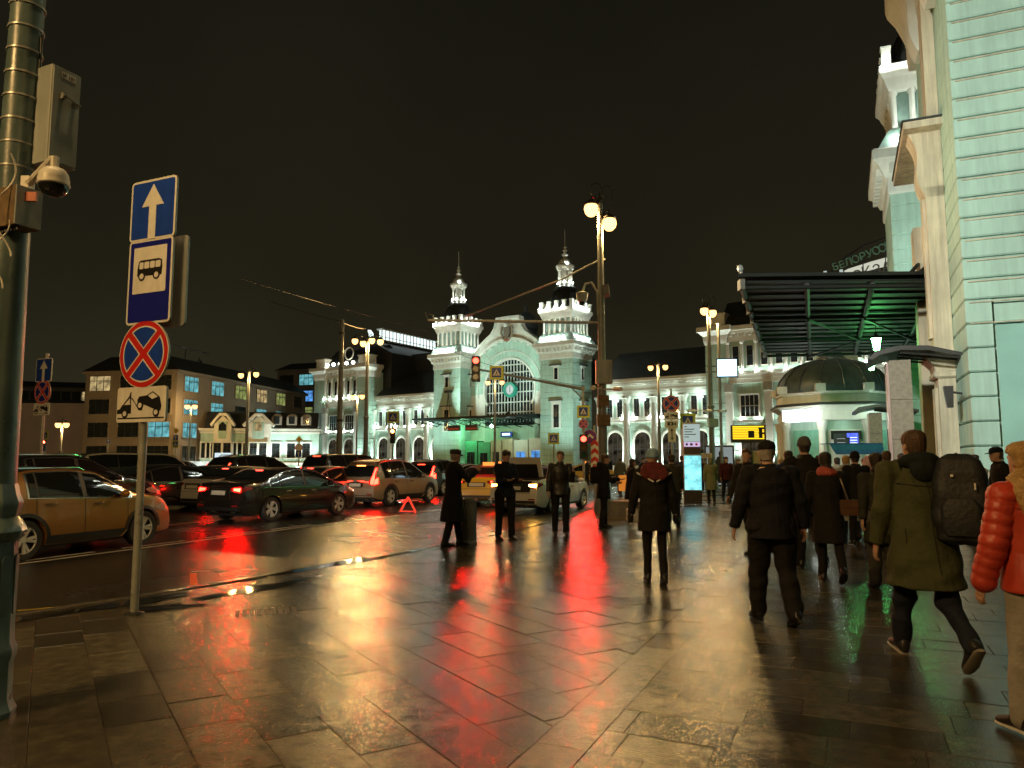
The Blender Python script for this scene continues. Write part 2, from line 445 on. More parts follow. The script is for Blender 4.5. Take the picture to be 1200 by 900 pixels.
# left zone beyond 24 m: continue with rows
def slab_geo(mb, poly, rng, tones):
    inner = shrink(poly, .0016); top = shrink(poly, .0046)
    n = len(poly)
    if len(inner) != n or len(top) != n: inner = shrink(poly, .002); top = [(x*.98+sum(p[0] for p in inner)/len(inner)*.02, y*.98+sum(p[1] for p in inner)/len(inner)*.02) for x, y in inner]; n = len(inner)
    if n < 3: return
    cx = sum(p[0] for p in inner)/n; cy = sum(p[1] for p in inner)/n
    tx, ty, h = rng.gauss(0, .0026), rng.gauss(0, .0026), rng.uniform(-.0015, .0015)
    Z = lambda p, d: h-d+tx*(p[0]-cx)+ty*(p[1]-cy)
    vs = [(p[0], p[1], -.016) for p in inner]+[(p[0], p[1], Z(p, .0035)) for p in inner]+[(p[0], p[1], Z(p, 0)) for p in top]
    fs = []
    for i in range(n):
        j = (i+1) % n
        fs += [(i, j, n+j, n+i), (n+i, n+j, 2*n+j, 2*n+i)]
    fs.append(tuple(range(2*n, 3*n)))
    mb.add(vs, fs); t = rng.random(); tones += [t]*len(fs)
def slab_size(p):
    cx = sum(q[0] for q in p)/len(p); cy = sum(q[1] for q in p)/len(p)
    vis = 1 if (abs(cx) < .69*cy+.1 and cy > 3.8) else .0
    return vis*abs(area(p))/max(1, cy)**3
slabs.sort(key=slab_size, reverse=True)
rest, rt = MB(), []
for k, p in enumerate(slabs):
    if k < 295:
        m_, t_ = MB(), []
        slab_geo(m_, p, rs, t_)
        if not t_: continue
        o = obj('paving_slab', m_, PAVE, pv)
        o.data.attributes.new('tone', 'FLOAT', 'FACE').data.foreach_set('value', t_)
    else:
        slab_geo(rest, p, rs, rt)
o = obj('paving_slabs', rest, PAVE, pv); kind(o, 'stuff')
o.data.attributes.new('tone', 'FLOAT', 'FACE').data.foreach_set('value', rt[:len(o.data.polygons)])
far_poly = [(14.4, 52+.02), (15.2, 70), (17, 86), (30, 110), (120, 60), (120, 20), (60, 30), (55, 36), (41, 34)]
g = MB(); g.add([(x, y, 0) for x, y in [(9.5, 48.5), (15.2, 70), (17, 86), (30, 110), (120, 60), (120, 18), (60, 18), (45, 30)]], [tuple(range(8))[::-1]])
kind(obj('paving_field', g, PAVEFAR, pv, loc=(0, 0, -.012)))
# kerb stones
for a, b in zip(KERB[1:-1], KERB[2:]):
    L_ = (b-a).length; n_ = max(1, round(L_/1.0)); d = (b-a)/L_; ang = math.atan2(d.y, d.x)
    if a.y > 30: n_ = 1
    for i in range(n_):
        c = a+d*(L_*(i+.5)/n_); c = c+Vector((d.y, -d.x, 0))*.075
        m_ = MB(); ll = L_/n_-.008
        m_.prism(rrect(-ll/2, -.075, ll/2, .075, .012, 2), -.16, .004+rs.uniform(-.002, .002))
        kind(obj('kerb_stone', m_, KERBM, pv, loc=c, rz=ang))
# road markings
rm = thing('road_marking', 'painted lines', 'marking'); del rm['category']; del rm['label']; kind(rm)
def stripe(name, pts, w, mat, z=ROADZ+.004):
    m_ = MB(); L_, R_ = [], []
    for i, p in enumerate(pts):
        d = (pts[min(i+1, len(pts)-1)]-pts[max(0, i-1)]).normalized(); nn = Vector((-d.y, d.x, 0))
        L_.append(p+nn*w/2); R_.append(p-nn*w/2)
    vs = [(v.x, v.y, z) for v in L_+R_]; k = len(pts)
    m_.add(vs, [(i, k+i, k+i+1, i+1) for i in range(k-1)])
    return kind(obj(name, m_, mat, rm))
l0, l1 = gp(15, 662, ROADZ), gp(500, 599, ROADZ); dl = (l1-l0).normalized()
stripe('edge_line', [l0-dl*6, l0, l1, l1+dl*3], .13, PAINT)
nl = Vector((-dl.y, dl.x, 0))
for i in range(6):
    a = l0+nl*.30-dl*4+dl*(i*2.1); stripe('lane_dash', [a, a+dl*1.5], .10, PAINT)
for i in range(5):
    a = l0+nl*3.6+dl*(i*7-2); stripe('lane_dash', [a, a+dl*3.4], .12, PAINT)
stripe('parking_line', [gp(20, 716, ROADZ), gp(100, 709, ROADZ), gp(160, 700, ROADZ)], .07, PAINTY)
stripe('parking_line', [gp(224, 670, ROADZ), gp(262, 669, ROADZ), gp(300, 667, ROADZ)], .05, PAINT)
stripe('orange_strip', [gp(226, 672, ROADZ), gp(227, 682, ROADZ), gp(229, 693, ROADZ)], .10, ORANGEM)  # narrow orange strip lying on the road
stripe('stop_line', [gp(425, 622, ROADZ), gp(505, 632, ROADZ)], .08, PAINT)
# puddles lying along the kerb and on the slabs
def puddle(c, a, b, rz, z, seed):
    r2 = random.Random(seed); n = 40; m_ = MB()
    ph = [r2.uniform(0, 6.3) for _ in range(5)]
    pts = []
    for k in range(n):
        t = 2*PI*k/n; q = 1+sum(.11*math.sin((j+2)*t+ph[j]) for j in range(5))
        x, y = a*q*math.cos(t), b*q*math.sin(t)
        pts.append((x*math.cos(rz)-y*math.sin(rz), x*math.sin(rz)+y*math.cos(rz), 0))
    m_.add([(0, 0, 0)]+pts, [(0, k+1, (k+1) % n+1) for k in range(n)])
    return kind(obj('puddle', m_, WATER, loc=(c.x, c.y, z)))
KA = math.atan2(4, 2)
puddle(gp(115, 712), 1.1, .17, R(52), .0045, 1)
puddle(gp(300, 690), .9, .16, R(58), .0045, 2)
puddle(gp(430, 655), 1.7, .20, R(60), .0045, 3)
puddle(gp(195, 712), .3, .18, R(20), .0055, 4)
# iron drain cover set in the slabs, full of water
dc = thing('drain_cover', 'black iron drain cover set in the wet slabs behind the sign post', 'drain cover', gp(312, 717)+Vector((0, 0, -.009)), R(20))
g = MB(); g.prism(rrect(-.36, -.20, .36, .20, .03), 0, .006)
obj('frame', g, DARKM, dc)
for i in range(9):
    g = MB(); g.box(-.29+i*.0725, 0, .0095, .04, .33, .007); obj('bar', g, DARKM, dc)
# ================================================================== RAILWAY STATION (far side of the square)
ST = thing('railway_station', 'mint and white railway station with twin towers, clock arch and long wings', 'station', (-.4, 104, 0), R(-35))
FIXS = emat('uplight_lens', (.93, 1.0, .88), 215)
_fx = MB(); _fx.box(0, 0, 0, .16, .16, .06); FIXM = _fx.mesh('uplight', FIXS)
def uplight(parent, x, y, z): return link('uplight', FIXM, parent, (x, y, z))
def sqring(cx, cy, s, z): return [(cx-s, cy-s, z), (cx+s, cy-s, z), (cx+s, cy+s, z), (cx-s, cy+s, z)]
_c = MB(); _c.lathe([(.19, 0), (.19, .12), (.15, .2), (.135, 1.75), (.2, 1.85), (.2, 2.0)], 8); DRUMCOL = _c.mesh('column', WHITE, 40)
_c = MB(); _c.box(0, 0, .45, .42, .42, .9); _c.box(0, 0, .95, .5, .5, .1); MERLON = _c.mesh('parapet_block', WHITE)
_c = MB(); _c.lathe([(.14, 0), (.12, .15), (.11, 1.7), (.16, 1.8), (.16, 1.95)], 6); LANCOL = _c.mesh('lantern_column', WHITE, 40)
def win_mesh(w, h, arch=False, fr=.14, bars=1, hood=False, depth=.10, cross=2, frame=WHITE, pane=GLASS):
    """window: proud surround, dark pane and glazing bars; x centred, z from 0"""
    m = MB(); pts = [(-w/2, 0), (w/2, 0)]
    if arch: pts += [(w/2, h-w/2)]+arcpts(0, h-w/2, w/2, 0, 180, 8)[1:-1]+[(-w/2, h-w/2)]
    else: pts += [(w/2, h), (-w/2, h)]
    m.prism(pts, -.02, .05, 'xz', 1)
    out = [(x+(fr if x > 0 else -fr), z if z < .01 else z+fr) for x, z in pts] if not arch else [(-w/2-fr, 0), (w/2+fr, 0), (w/2+fr, h-w/2)]+arcpts(0, h-w/2, w/2+fr, 0, 180, 8)[1:-1]+[(-w/2-fr, h-w/2)]
    n = len(pts)
    for i in range(1, n):
        j = (i+1) % n
        q = [pts[i], out[i], out[j], pts[j]]
        m.prism([q[0], q[1], q[2], q[3]], -depth, .0, 'xz', 0)
    m.box(0, -depth*.7, -.06, w+2.6*fr, depth*1.6, .12, mi=0)
    for i in range(bars): m.box(-w/2+w*(i+1)/(bars+1), -.035, h/2, .06, .03, h*.96, mi=2)
    for i in range(cross): m.box(0, -.042, h*(i+1)/(cross+1), w*.98, .03, .05, mi=2)
    if hood:
        m.box(0, -.2, h+fr+.25, w+1.1, .5, .16, mi=3); m.box(0, -.1, h+fr+.1, w+.7, .3, .16, mi=0)
    return m.mesh('window', [frame, pane, DARKM if bars < 3 else FRAMEW, LEAD])
WN_T = win_mesh(.55, 1.5, hood=True, bars=0, cross=1)
WN_T2 = win_mesh(.85, 3.0, hood=True, bars=1, fr=.3)
WN_U = win_mesh(.75, 2.3, bars=1, fr=.16)
WN_A = win_mesh(2.1, 4.2, arch=True, bars=2, fr=.28, cross=1, pane=WINDIM)
WN_P = win_mesh(2.0, 2.4, bars=3, fr=.18, cross=1)
WN_S = win_mesh(.72, 2.3, bars=0, fr=.05, cross=1)

def tower_geo(parent, cx, cy, name='tower', wall=TEAL):
    t = bpy.data.objects.new(name, None); COL.objects.link(t); t.parent = parent; t.location = (cx, cy, 0)
    m = MB(); rings = [sqring(0, 0, 2.75, 0), sqring(0, 0, 2.75, 1.4), sqring(0, 0, 2.52, 1.5)]
    z = 1.5
    while z < 15.0:
        rings += [sqring(0, 0, 2.5, z+.05), sqring(0, 0, 2.5, z+.70), sqring(0, 0, 2.44, z+.72), sqring(0, 0, 2.44, z+.755)]; z += .755
    m.loft(rings, 0)
    body = obj('tower_wall', m, wall, t)
    m = MB(); m.loft([sqring(0, 0, s, z) for s, z in ((2.56, 14.9), (2.6, 15.0), (2.6, 15.2), (2.58, 15.7), (2.7, 15.75), (2.85, 16.1), (3.05, 16.45), (3.25, 16.6), (3.25, 17.05), (3.15, 17.15))])
    for sgn in range(4):
        for k in range(9):
            a = -2.4+k*.6; x, y = ((a, -2.8), (2.8, a), (a, 2.8), (-2.8, a))[sgn]
            m.box(x, y, 16.12, .24 if sgn % 2 == 0 else .55, .55 if sgn % 2 == 0 else .24, .4)
    obj('cornice', m, WHITE, t)
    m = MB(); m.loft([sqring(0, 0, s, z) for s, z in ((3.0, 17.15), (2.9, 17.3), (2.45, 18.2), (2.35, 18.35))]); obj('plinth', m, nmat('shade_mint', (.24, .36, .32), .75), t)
    m = MB(); m.loft([sqring(0, 0, s, z) for s, z in ((1.95, 18.35), (1.95, 20.5))]); obj('drum', m, nmat('shade_mint', (.24, .36, .32), .75), t)  # shade behind the columns put into a darker drum colour
    for sgn in range(4):
        for k in range(6):
            a = -2.1+k*.84
            if k == 5: continue
            x, y = ((a, -2.1), (2.1, a), (-a, 2.1), (-2.1, -a))[sgn]
            link('column', DRUMCOL, t, (x, y, 18.4))
            nx, ny = ((0, -1), (1, 0), (0, 1), (-1, 0))[sgn]
            if sgn in (0, 1): uplight(t, x+nx*.75, y+ny*.75, 17.75)
    m = MB(); m.loft([sqring(0, 0, s, z) for s, z in ((2.3, 20.4), (2.35, 20.55), (2.42, 20.7), (2.52, 21.0), (2.7, 21.25), (2.7, 21.6), (2.6, 21.7))]); obj('cornice', m, WHITE, t)
    for sgn in range(4):
        for k in range(4):
            a = -2.35+k*1.18; x, y = ((a, -2.35), (2.35, a), (-a, 2.35), (-2.35, -a))[sgn]
            link('parapet_block', MERLON, t, (x, y, 21.7))
            nx, ny = ((0, -1), (1, 0), (0, 1), (-1, 0))[sgn]
            if sgn in (0, 1): uplight(t, x+nx*.5, y+ny*.5, 21.72)
    m = MB(); m.lathe([(2.2, 21.7), (2.25, 22.3), (2.1, 23.2), (1.75, 24.0), (1.35, 24.5), (1.5, 24.6), (1.5, 24.75), (1.0, 25.2)], 16)
    for k in range(16):
        a = 2*PI*k/16
        m.tube([(2.27*math.cos(a), 2.27*math.sin(a), 22.3), (2.12*math.cos(a), 2.12*math.sin(a), 23.2), (1.77*math.cos(a), 1.77*math.sin(a), 24.0), (1.36*math.cos(a), 1.36*math.sin(a), 24.5)], .05, 4)
    obj('dome', m, ROOF, t, smooth=40)
    m = MB(); m.lathe([(.55, 25.2), (.55, 27.3)], 8); m.lathe([(1.12, 25.15), (1.12, 25.4), (1.0, 25.45)], 8)
    m.lathe([(.95, 27.2), (1.2, 27.5), (1.3, 27.75), (1.3, 27.9), (1.0, 28.0)], 16); obj('lantern', m, WHITE, t, smooth=35)
    for k in range(8):
        a = 2*PI*(k+.5)/8; link('lantern_column', LANCOL, t, (.88*math.cos(a), .88*math.sin(a), 25.35))
        uplight(t, 1.02*math.cos(a), 1.02*math.sin(a), 25.5)
    m = MB(); m.lathe([(.9, 28.0), (.88, 28.3), (.65, 28.75), (.3, 29.0), (.22, 29.1), (.42, 29.35), (.42, 29.5), (.16, 29.75), (.28, 30.0), (.28, 30.1), (.1, 30.3), (.2, 30.5), (.06, 30.7), (.03, 33.0)], 10)
    obj('spire', m, WHITE, t, smooth=40)
    for a in (45, 225): uplight(t, 1.15*math.cos(R(a-90)), 1.15*math.sin(R(a-90)), 27.95)
    for rz, zz, me in ((0, 12.2, WN_T), (90, 12.2, WN_T), (0, 5.9, WN_T2), (90, 5.9, WN_T2)):
        q = (0, -2.5, zz) if rz == 0 else (2.5, 0, zz)
        link('window', me, t, q, R(rz))
    return t
for cx in (-9.3, 9.3): tower_geo(ST, cx, 0)

# ---- the arch between the towers
AZ, AR = 11.6, 4.25
sil = [(7.4, 0), (7.4, 16.0), (6.4, 16.9), (5.2, 18.05), (4.0, 18.95), (3.0, 19.6), (2.4, 20.4), (2.15, 21.3), (2.0, 21.9), (0, 21.95)]
sil = [(x-.2, z) for x, z in sil]+[(-x-.2, z) for x, z in sil[::-1][1:]]
def hit(th):
    d = Vector((math.cos(th), math.sin(th))); best = 99
    for a, b in zip(sil[:-1], sil[1:]):
        a2, b2 = Vector((a[0], a[1]-AZ)), Vector((b[0], b[1]-AZ)); e_ = b2-a2
        den = d.x*e_.y-d.y*e_.x
        if abs(den) < 1e-9: continue
        t_ = (a2.x*e_.y-a2.y*e_.x)/den; s_ = (a2.x*d.y-a2.y*d.x)/den
        if t_ > 0 and -1e-6 <= s_ <= 1+1e-6: best = min(best, t_)
    return best
ag = bpy.data.objects.new('arch_gable', None); COL.objects.link(ag); ag.parent = ST
m = MB(); N = 36
inn = [(AR, 0.0)]+[(AR*math.cos(PI*i/N), AZ+AR*math.sin(PI*i/N)) for i in range(N+1)]+[(-AR, 0.0)]
ou = [(7.2, 0.0)]+[(hit(PI*i/N)*math.cos(PI*i/N), AZ+hit(PI*i/N)*math.sin(PI*i/N)) for i in range(N+1)]+[(-7.6, 0.0)]
for i in range(len(inn)-1): m.prism([inn[i], ou[i], ou[i+1], inn[i+1]], 0, .9, 'xz')
obj('gable_wall', m, WHITE, ag)
def ringseg(r0, r1, a0, a1, y0, y1, name, mat, nseg=3):
    m = MB(); p = [(r0*math.cos(R(a)), AZ+r0*math.sin(R(a))) for a in np.linspace(a0, a1, nseg+1)]+[(r1*math.cos(R(a)), AZ+r1*math.sin(R(a))) for a in np.linspace(a1, a0, nseg+1)]
    m.prism(p[::-1], y0, y1, 'xz'); obj(name, m, mat, ag)
for i in range(13):
    a = -6+i*192/13; ringseg(5.55, 6.95, a+.5, a+192/13-.5, -.06, .02, 'voussoir', TEAL)
for i in range(17):
    a = -6+i*192/17; ringseg(4.55, 5.4, a+.4, a+192/17-.4, -.05, .02, 'voussoir', TEAL)
ringseg(4.25, 4.5, -30, 210, -.14, .1, 'archivolt', WHITE, 40)
ringseg(5.42, 5.54, -10, 190, -.12, .02, 'archivolt', WHITE, 40)
ringseg(7.0, 7.35, 18, 162, -.35, .02, 'archivolt', WHITE, 40)
for i in range(15): ringseg(6.75, 7.0, 24+i*9.3-1.2, 24+i*9.3+1.2, -.28, 0, 'bracket', WHITE, 1)
m = MB()
for a, b in zip(sil[1:-1], sil[2:-0 or None]):
    if a[1] < 16: continue
    m.prism([(a[0], a[1]-.28), (b[0], b[1]-.28), (b[0], b[1]+.08), (a[0], a[1]+.08)], -.3, .95, 'xz')
obj('gable_coping', m, WHITE, ag)
# carved coat of arms on the crest, dark brown shield
m = MB(); m.prism([(-.45, 19.4), (0, 18.6), (.45, 19.4), (.5, 20.5), (-.5, 20.5)], -.4, 0, 'xz', 0)
m.ell((-.2, -.42, 20.8), .35, .2, .35, mi=1); m.tube([(-.8+.0, -.3, 20.6), (-1.0, -.3, 19.7), (-.7, -.3, 18.9), (0, -.35, 18.4), (.7, -.3, 18.9), (1.0, -.3, 19.7), (.8, -.3, 20.6)], .18, 6, mi=2)
m.box(0, -.45, 18.55, .8, .1, .25, mi=3)
obj('carved_emblem', m, [nmat('carved_shield', (.2, .17, .13), .7), WHITE, nmat('carved_wreath', (.28, .23, .16), .7), nmat('faded_red', (.35, .1, .07), .7)], ag, loc=(-.2, 0, 0), smooth=40)
# the big window with its bars, the clock
m = MB(); m.prism([(AR, 6)]+[(AR*math.cos(PI*i/24), AZ+AR*math.sin(PI*i/24)) for i in range(25)]+[(-AR, 6)], .5, .56, 'xz', 0)
bigw = obj('arched_window', m, GLASS, ag)
for i in range(1, 16):
    x = -AR+2*AR*i/16; h = math.sqrt(max(0, AR*AR-x*x))
    m = MB(); m.box(x, .44, (7+AZ+h)/2, .11, .1, AZ+h-7); obj('glazing_bar', m, FRAMEW, bigw)
for z in (8.4, 9.8, 11.2, 12.6, 14.0, 15.1):
    hw = AR if z < AZ else math.sqrt(AR*AR-(z-AZ)**2)
    m = MB(); m.box(0, .39, z, 2*hw, .1, .16); obj('glazing_bar', m, FRAMEW, bigw)
ck = bpy.data.objects.new('clock', None); COL.objects.link(ck); ck.parent = ST; ck.location = (.35, -.25, 11.5)
m = MB(); m.lathe([(.68, .0), (.70, .25), (1.05, .3), (1.1, .1), (1.1, -.3)], 28); m.xf(Matrix.Rotation(R(90), 4, 'X')); obj('clock_rim', m, nmat('clock_green', (.03, .30, .22), .4), ck, smooth=40)
m = MB(); m.lathe([(.69, 0), (.69, .05)], 28); m.xf(Matrix.Rotation(R(90), 4, 'X')); obj('clock_face', m, emat('clock_glow', (.82, .95, .9), .75), ck)
m = MB(); m.box(0, -.08, .26, .07, .03, .52); obj('clock_hand', m, SIGNK, ck); m = MB(); m.box(0, -.08, -.2, .09, .03, .4); obj('clock_hand', m, SIGNK, ck)
for k in range(12):
    a = PI*k/6; m = MB(); m.box(.57*math.sin(a), -.07, .57*math.cos(a), .05, .02, .1); obj('hour_mark', m, SIGNK, ck)
# hall roof behind the gable with its little dome
m = MB(); m.prism([(-7.5, 13)]+[(x, z-.8) for x, z in sil[1:-1][::-1] if z < 19.5]+[(7.2, 13)], .9, 16, 'xz'); obj('hall_roof', m, ROOF, ST)
m = MB(); m.lathe([(1.7, 18.5), (1.7, 20.6), (1.85, 20.7), (1.8, 21.6), (1.4, 22.6), (.7, 23.2), (.25, 23.4), (.2, 24.2), (.05, 24.6)], 12, c=(-.2, 4.5, 0)); obj('roof_cupola', m, LEAD, ST, smooth=40)
# entrance canopy in front of the arch, doors beneath
cn = bpy.data.objects.new('entrance_canopy', None); COL.objects.link(cn); cn.parent = ST
m = MB(); m.prism([(-.3, 7.95), (-7.5, 7.5), (-7.5, 7.25), (-.3, 7.3)], -11.5, 6.5, 'yz'); obj('canopy_roof', m, STEELD, cn)
for i in range(10):
    x = -11+i*1.9; m = MB(); m.tube([(x, -.3, 6.2), (x, -7.4, 7.2)], .06, 5); obj('canopy_rib', m, STEELD, cn)
    if i < 9:
        for y in (-2.5, -5, -7.3):
            z0 = 6.2+(-.3-y)/7.1*1.0
            m = MB(); m.tube([(x, y, z0), (x+.95, y, 7.25), (x+1.9, y, z0)], .05, 5); obj('truss_bar', m, STEELD, cn)
for x in (-4.6, -1.5):
    m = MB(); m.box(x, -6.5, 6.0, 2.1, .25, .75, mi=0); m.box(x, -6.64, 5.9, 1.8, .02, .22, mi=1); obj('hanging_board', m, [SIGNK, nmat('board_red', (.5, .05, .03), .5)], cn)
m = MB(); m.ell((1.0, -5.5, 6.2), .2, .2, .2); obj('canopy_lamp', m, emat('canopy_green_lamp', (.5, 1, .55), 120), cn)
for (x0, x1, z1, mat) in ((-6.6, -4.4, 4.4, nmat('green_door_wall', (.08, .35, .2), .6)), (-4.2, -2.2, 4.2, nmat('green_door_wall', (.08, .35, .2), .6)), (-2.0, -.2, 4.4, TAN), (0, 1.7, 4.6, TAN), (1.9, 4.2, 4.4, WHITE), (4.4, 6.5, 4.6, WHITE)):
    m = MB(); m.box((x0+x1)/2, -.8, z1/2, x1-x0, 1.6, z1, mi=0); m.box((x0+x1)/2, -1.64, z1*.33, (x1-x0)*.6, .06, z1*.62, mi=1); m.box((x0+x1)/2, -1.7, z1*.33, .06, .04, z1*.62, mi=2)
    obj('entrance_bay', m, [mat, GLASS if x0 < 1 else WINB, DARKM], cn)
m = MB(); m.box(.9, -1.85, 5.2, 1.9, .3, .7, mi=0); m.box(.9, -2.02, 5.2, 1.3, .03, .3, mi=1); obj('lit_sign', m, [SIGNB, SCREENW], cn)
m = MB(); m.box(-.2, .2, 5.2, 14.4, .4, 2.6); obj('door_lintel_wall', m, TEAL, cn)
for x in (-9, -8.2):
    m = MB(); m.tube([(x, -3, 7.8), (-8.6, -3, 11.3), (-8.6, -3, 11.35)], .06, 5); obj('floodlight_leg', m, DARKM, cn)
m = MB(); m.box(-8.6, -3, 11.5, 1.2, .4, .35); obj('floodlight_box', m, DARKM, cn)

# ---- wings
def wing(u0, nb, y, d=1, bay=3.8, label=None):
    L_ = nb*bay; u1 = u0+L_*d; a, b = min(u0, u1), max(u0, u1)
    wg = bpy.data.objects.new('wing', None); COL.objects.link(wg); wg.parent = ST; wg.location = (0, y, 0)
    m = MB(); m.box((a+b)/2, 4, 5.1, b-a, 8, 10.2); obj('wing_wall', m, TEAL, wg)
    m = MB()
    for (z0, z1, p) in ((9.75, 10.15, .12), (10.2, 10.5, .25), (10.5, 11.1, .12), (11.1, 11.3, .4), (11.3, 11.6, .65), (11.6, 11.95, .85)): m.box((a+b)/2, 4-p/2, (z0+z1)/2, b-a+.02, 8+p, z1-z0-.002)
    for k in range(int((b-a)/.95)): m.box(a+.5+k*.95, -.3, 11.2, .3, .5, .18)
    obj('cornice', m, WHITE, wg)
    m = MB(); m.box((a+b)/2, 0, 6.85, b-a, .5, .28); m.box((a+b)/2, 0, 6.5, b-a, .3, .2); m.box((a+b)/2, -.05, .5, b-a, .4, 1.0); obj('string_course', m, WHITE, wg)
    m = MB(); m.prism([(-.5, 11.96), (9, 11.96), (9, 16.5), (5.5, 16.2)], a, b, 'yz'); obj('roof', m, ROOF, wg)
    for k in range(nb+1):
        x = a+k*(b-a)/nb
        m = MB(); m.lathe([(.55, 0), (.55, .9), (.42, 1.05), (.40, 8.6), (.36, 8.7)], 10, (x, -.55, 0)); m.box(x, -.55, .45, 1.2, 1.0, .9, mi=0)
        col = obj('column', m, WHITE, wg, smooth=40)
        m = MB(); m.lathe([(.36, 8.6), (.42, 8.8), (.6, 9.45), (.72, 9.5), (.72, 9.75)], 10, (x, -.55, 0)); obj('capital', m, nmat('carved_capital', (.42, .44, .38), .7, bump=.8, bscale=8), wg, smooth=30)
        for sx in (-.75, .75):
            if a+.2 < x+sx < b-.2:
                lamp('column_uplight', 'SPOT', (x+sx*1.15, -.75, .5), 3600, (.86, 1, .9), wg, (x+sx*.9, -.15, 9), .08, 56, .7); uplight(wg, x+sx, -.6, .95) if k % 2 == 0 else None
    for k in range(nb):
        x = a+(k+.5)*(b-a)/nb
        for sx in (-.72, .72): link('window', WN_U, wg, (x+sx, 0, 7.15))
        link('window', WN_A, wg, (x, 0, 1.0))
        for sx in (-1.15, 1.15):
            uplight(wg, x+sx, -.38, 7.02); 
        lamp('cornice_uplight', 'POINT', (x, -.9, 9.35), 80, (.75, 1, .9), wg, size=.1)
    return wg
wing(14.1, 4, 1.0)
wing(-12.0, 4, 1.0, -1)

def pavilion(u0, u1, y, lit=1.0, nw=None, top_lamps=True):
    w_ = u1-u0
    p = bpy.data.objects.new('pavilion', None); COL.objects.link(p); p.parent = ST; p.location = (0, y, 0)
    m = MB(); m.box((u0+u1)/2, 6, 8, w_, 12, 16); obj('pavilion_wall', m, TEAL, p)
    bw = 2.5
    for x in (u0+bw/2-.15, u1-bw/2+.15):
        m = MB(); rings = []
        def rr(s, z): return [(x-bw/2-s, -.45-s, z), (x+bw/2+s, -.45-s, z), (x+bw/2+s, 2.2, z), (x-bw/2-s, 2.2, z)]
        z = 0
        rings = [rr(.12, 0), rr(.12, 1.3), rr(0, 1.4)]; z = 1.4
        while z < 15: rings += [rr(0, z+.05), rr(0, z+.7), rr(-.05, z+.72), rr(-.05, z+.755)]; z += .755
        m.loft(rings); obj('corner_pier', m, TEAL, p)
        m = MB(); m.loft([[(x-bw/2-s, -.45-s, zz), (x+bw/2+s, -.45-s, zz), (x+bw/2+s, 2.3, zz), (x-bw/2-s, 2.3, zz)] for s, zz in ((.05, 15.1), (.15, 15.5), (.2, 16.1), (.6, 16.5), (.75, 16.6), (.75, 17.1), (.6, 17.2))]); m.box(x, .6, 17.9, bw-.3, 1.8, 1.4); m.box(x, .6, 18.65, bw, 2.1, .2)
        obj('pier_cornice', m, WHITE, p)
        lamp('pier_uplight', 'SPOT', (x-.5, -1.6, .4), 4200*lit, (.85, 1, .93), p, (x, -.3, 12), .1, 50, .8)
    a, b = u0+bw, u1-bw
    m = MB()
    for (z0, z1, q) in ((10.4, 10.9, .2), (10.9, 11.3, .35), (11.3, 11.7, .6), (15.3, 15.6, .3), (15.6, 16.2, .2), (16.2, 16.5, .6), (16.5, 17.0, .85)): m.box((a+b)/2, 1-q/2, (z0+z1)/2, b-a-.02, 2+q, z1-z0-.002)
    for k in range(int((b-a)/.75)): m.box(a+.4+k*.75, -.35, 16.0, .3, .6, .36)
    obj('cornice', m, WHITE, p)
    m = MB(); m.prism([(-.2, 17.01), (12, 17.01), (12, 18), (6, 21.2), (3, 20.5), (.6, 18.2)], a-1, b+1, 'yz'); obj('roof', m, ROOF, p)
    n = nw or int((b-a)/1.5)
    for k in range(n):
        x = a+(k+.5)*(b-a)/n
        link('window', WN_S, p, (x, 0, 12.4))
    for k in range(n+1):
        x = a+k*(b-a)/n; m = MB(); m.lathe([(.24, 12.0), (.2, 12.2), (.18, 14.9), (.28, 15.0), (.28, 15.28)], 8, (x, -.28, 0)); obj('half_column', m, WHITE, p, smooth=40); uplight(p, x, -.62, 11.8)
    nb = max(2, int((b-a)/3.6))
    for k in range(nb):
        x = a+(k+.5)*(b-a)/nb; link('window', WN_P, p, (x, 0, 6.6)); link('window', WN_A, p, (x, 0, .9))
        uplight(p, x-.9, -.3, 6.3); uplight(p, x+.9, -.3, 6.3)
        m = MB(); m.box(x, -.15, 6.05, 3.0, .5, .3); obj('sill_course', m, WHITE, p)
    for k in range(nb+1):
        x = a+k*(b-a)/nb; m = MB(); m.box(x, -.25, 5.0, .8, .5, 9.0); obj('pilaster', m, WHITE, p)
        m = MB(); m.box(x, -.3, 9.9, 1.0, .7, .95); obj('capital', m, nmat('carved_capital', (.42, .44, .38), .7), p)
        lamp('pilaster_uplight', 'SPOT', (x+.7, -1.1, .4), 2200*lit, (.86, 1, .9), p, (x+.5, -.1, 9), .08, 55, .7)
    m = MB(); m.box((a+b)/2, -.02, 2.6, b-a, .1, .2); obj('string_course', m, WHITE, p)
    return p
pr = pavilion(29.2, 52, -.8)
pl = pavilion(-39.5, -27.0, -.8, .55)
# ornaments and lamps on the parapet of the far pavilion
m = MB(); m.tube([(1.0*math.cos(2*PI*k/16), 0, 1.0*math.sin(2*PI*k/16)) for k in range(17)], .12, 5); obj('parapet_ring', m, WHITE, pl, loc=(-31.6, -.2, 19.2))
for k in range(5): 
    m = MB(); m.ell((-36.4+k*1.55, -.6, 17.55), .28, .28, .28, 8, 6); obj('parapet_lamp', m, emat('parapet_bulb', (1, .97, .8), 18), pl)
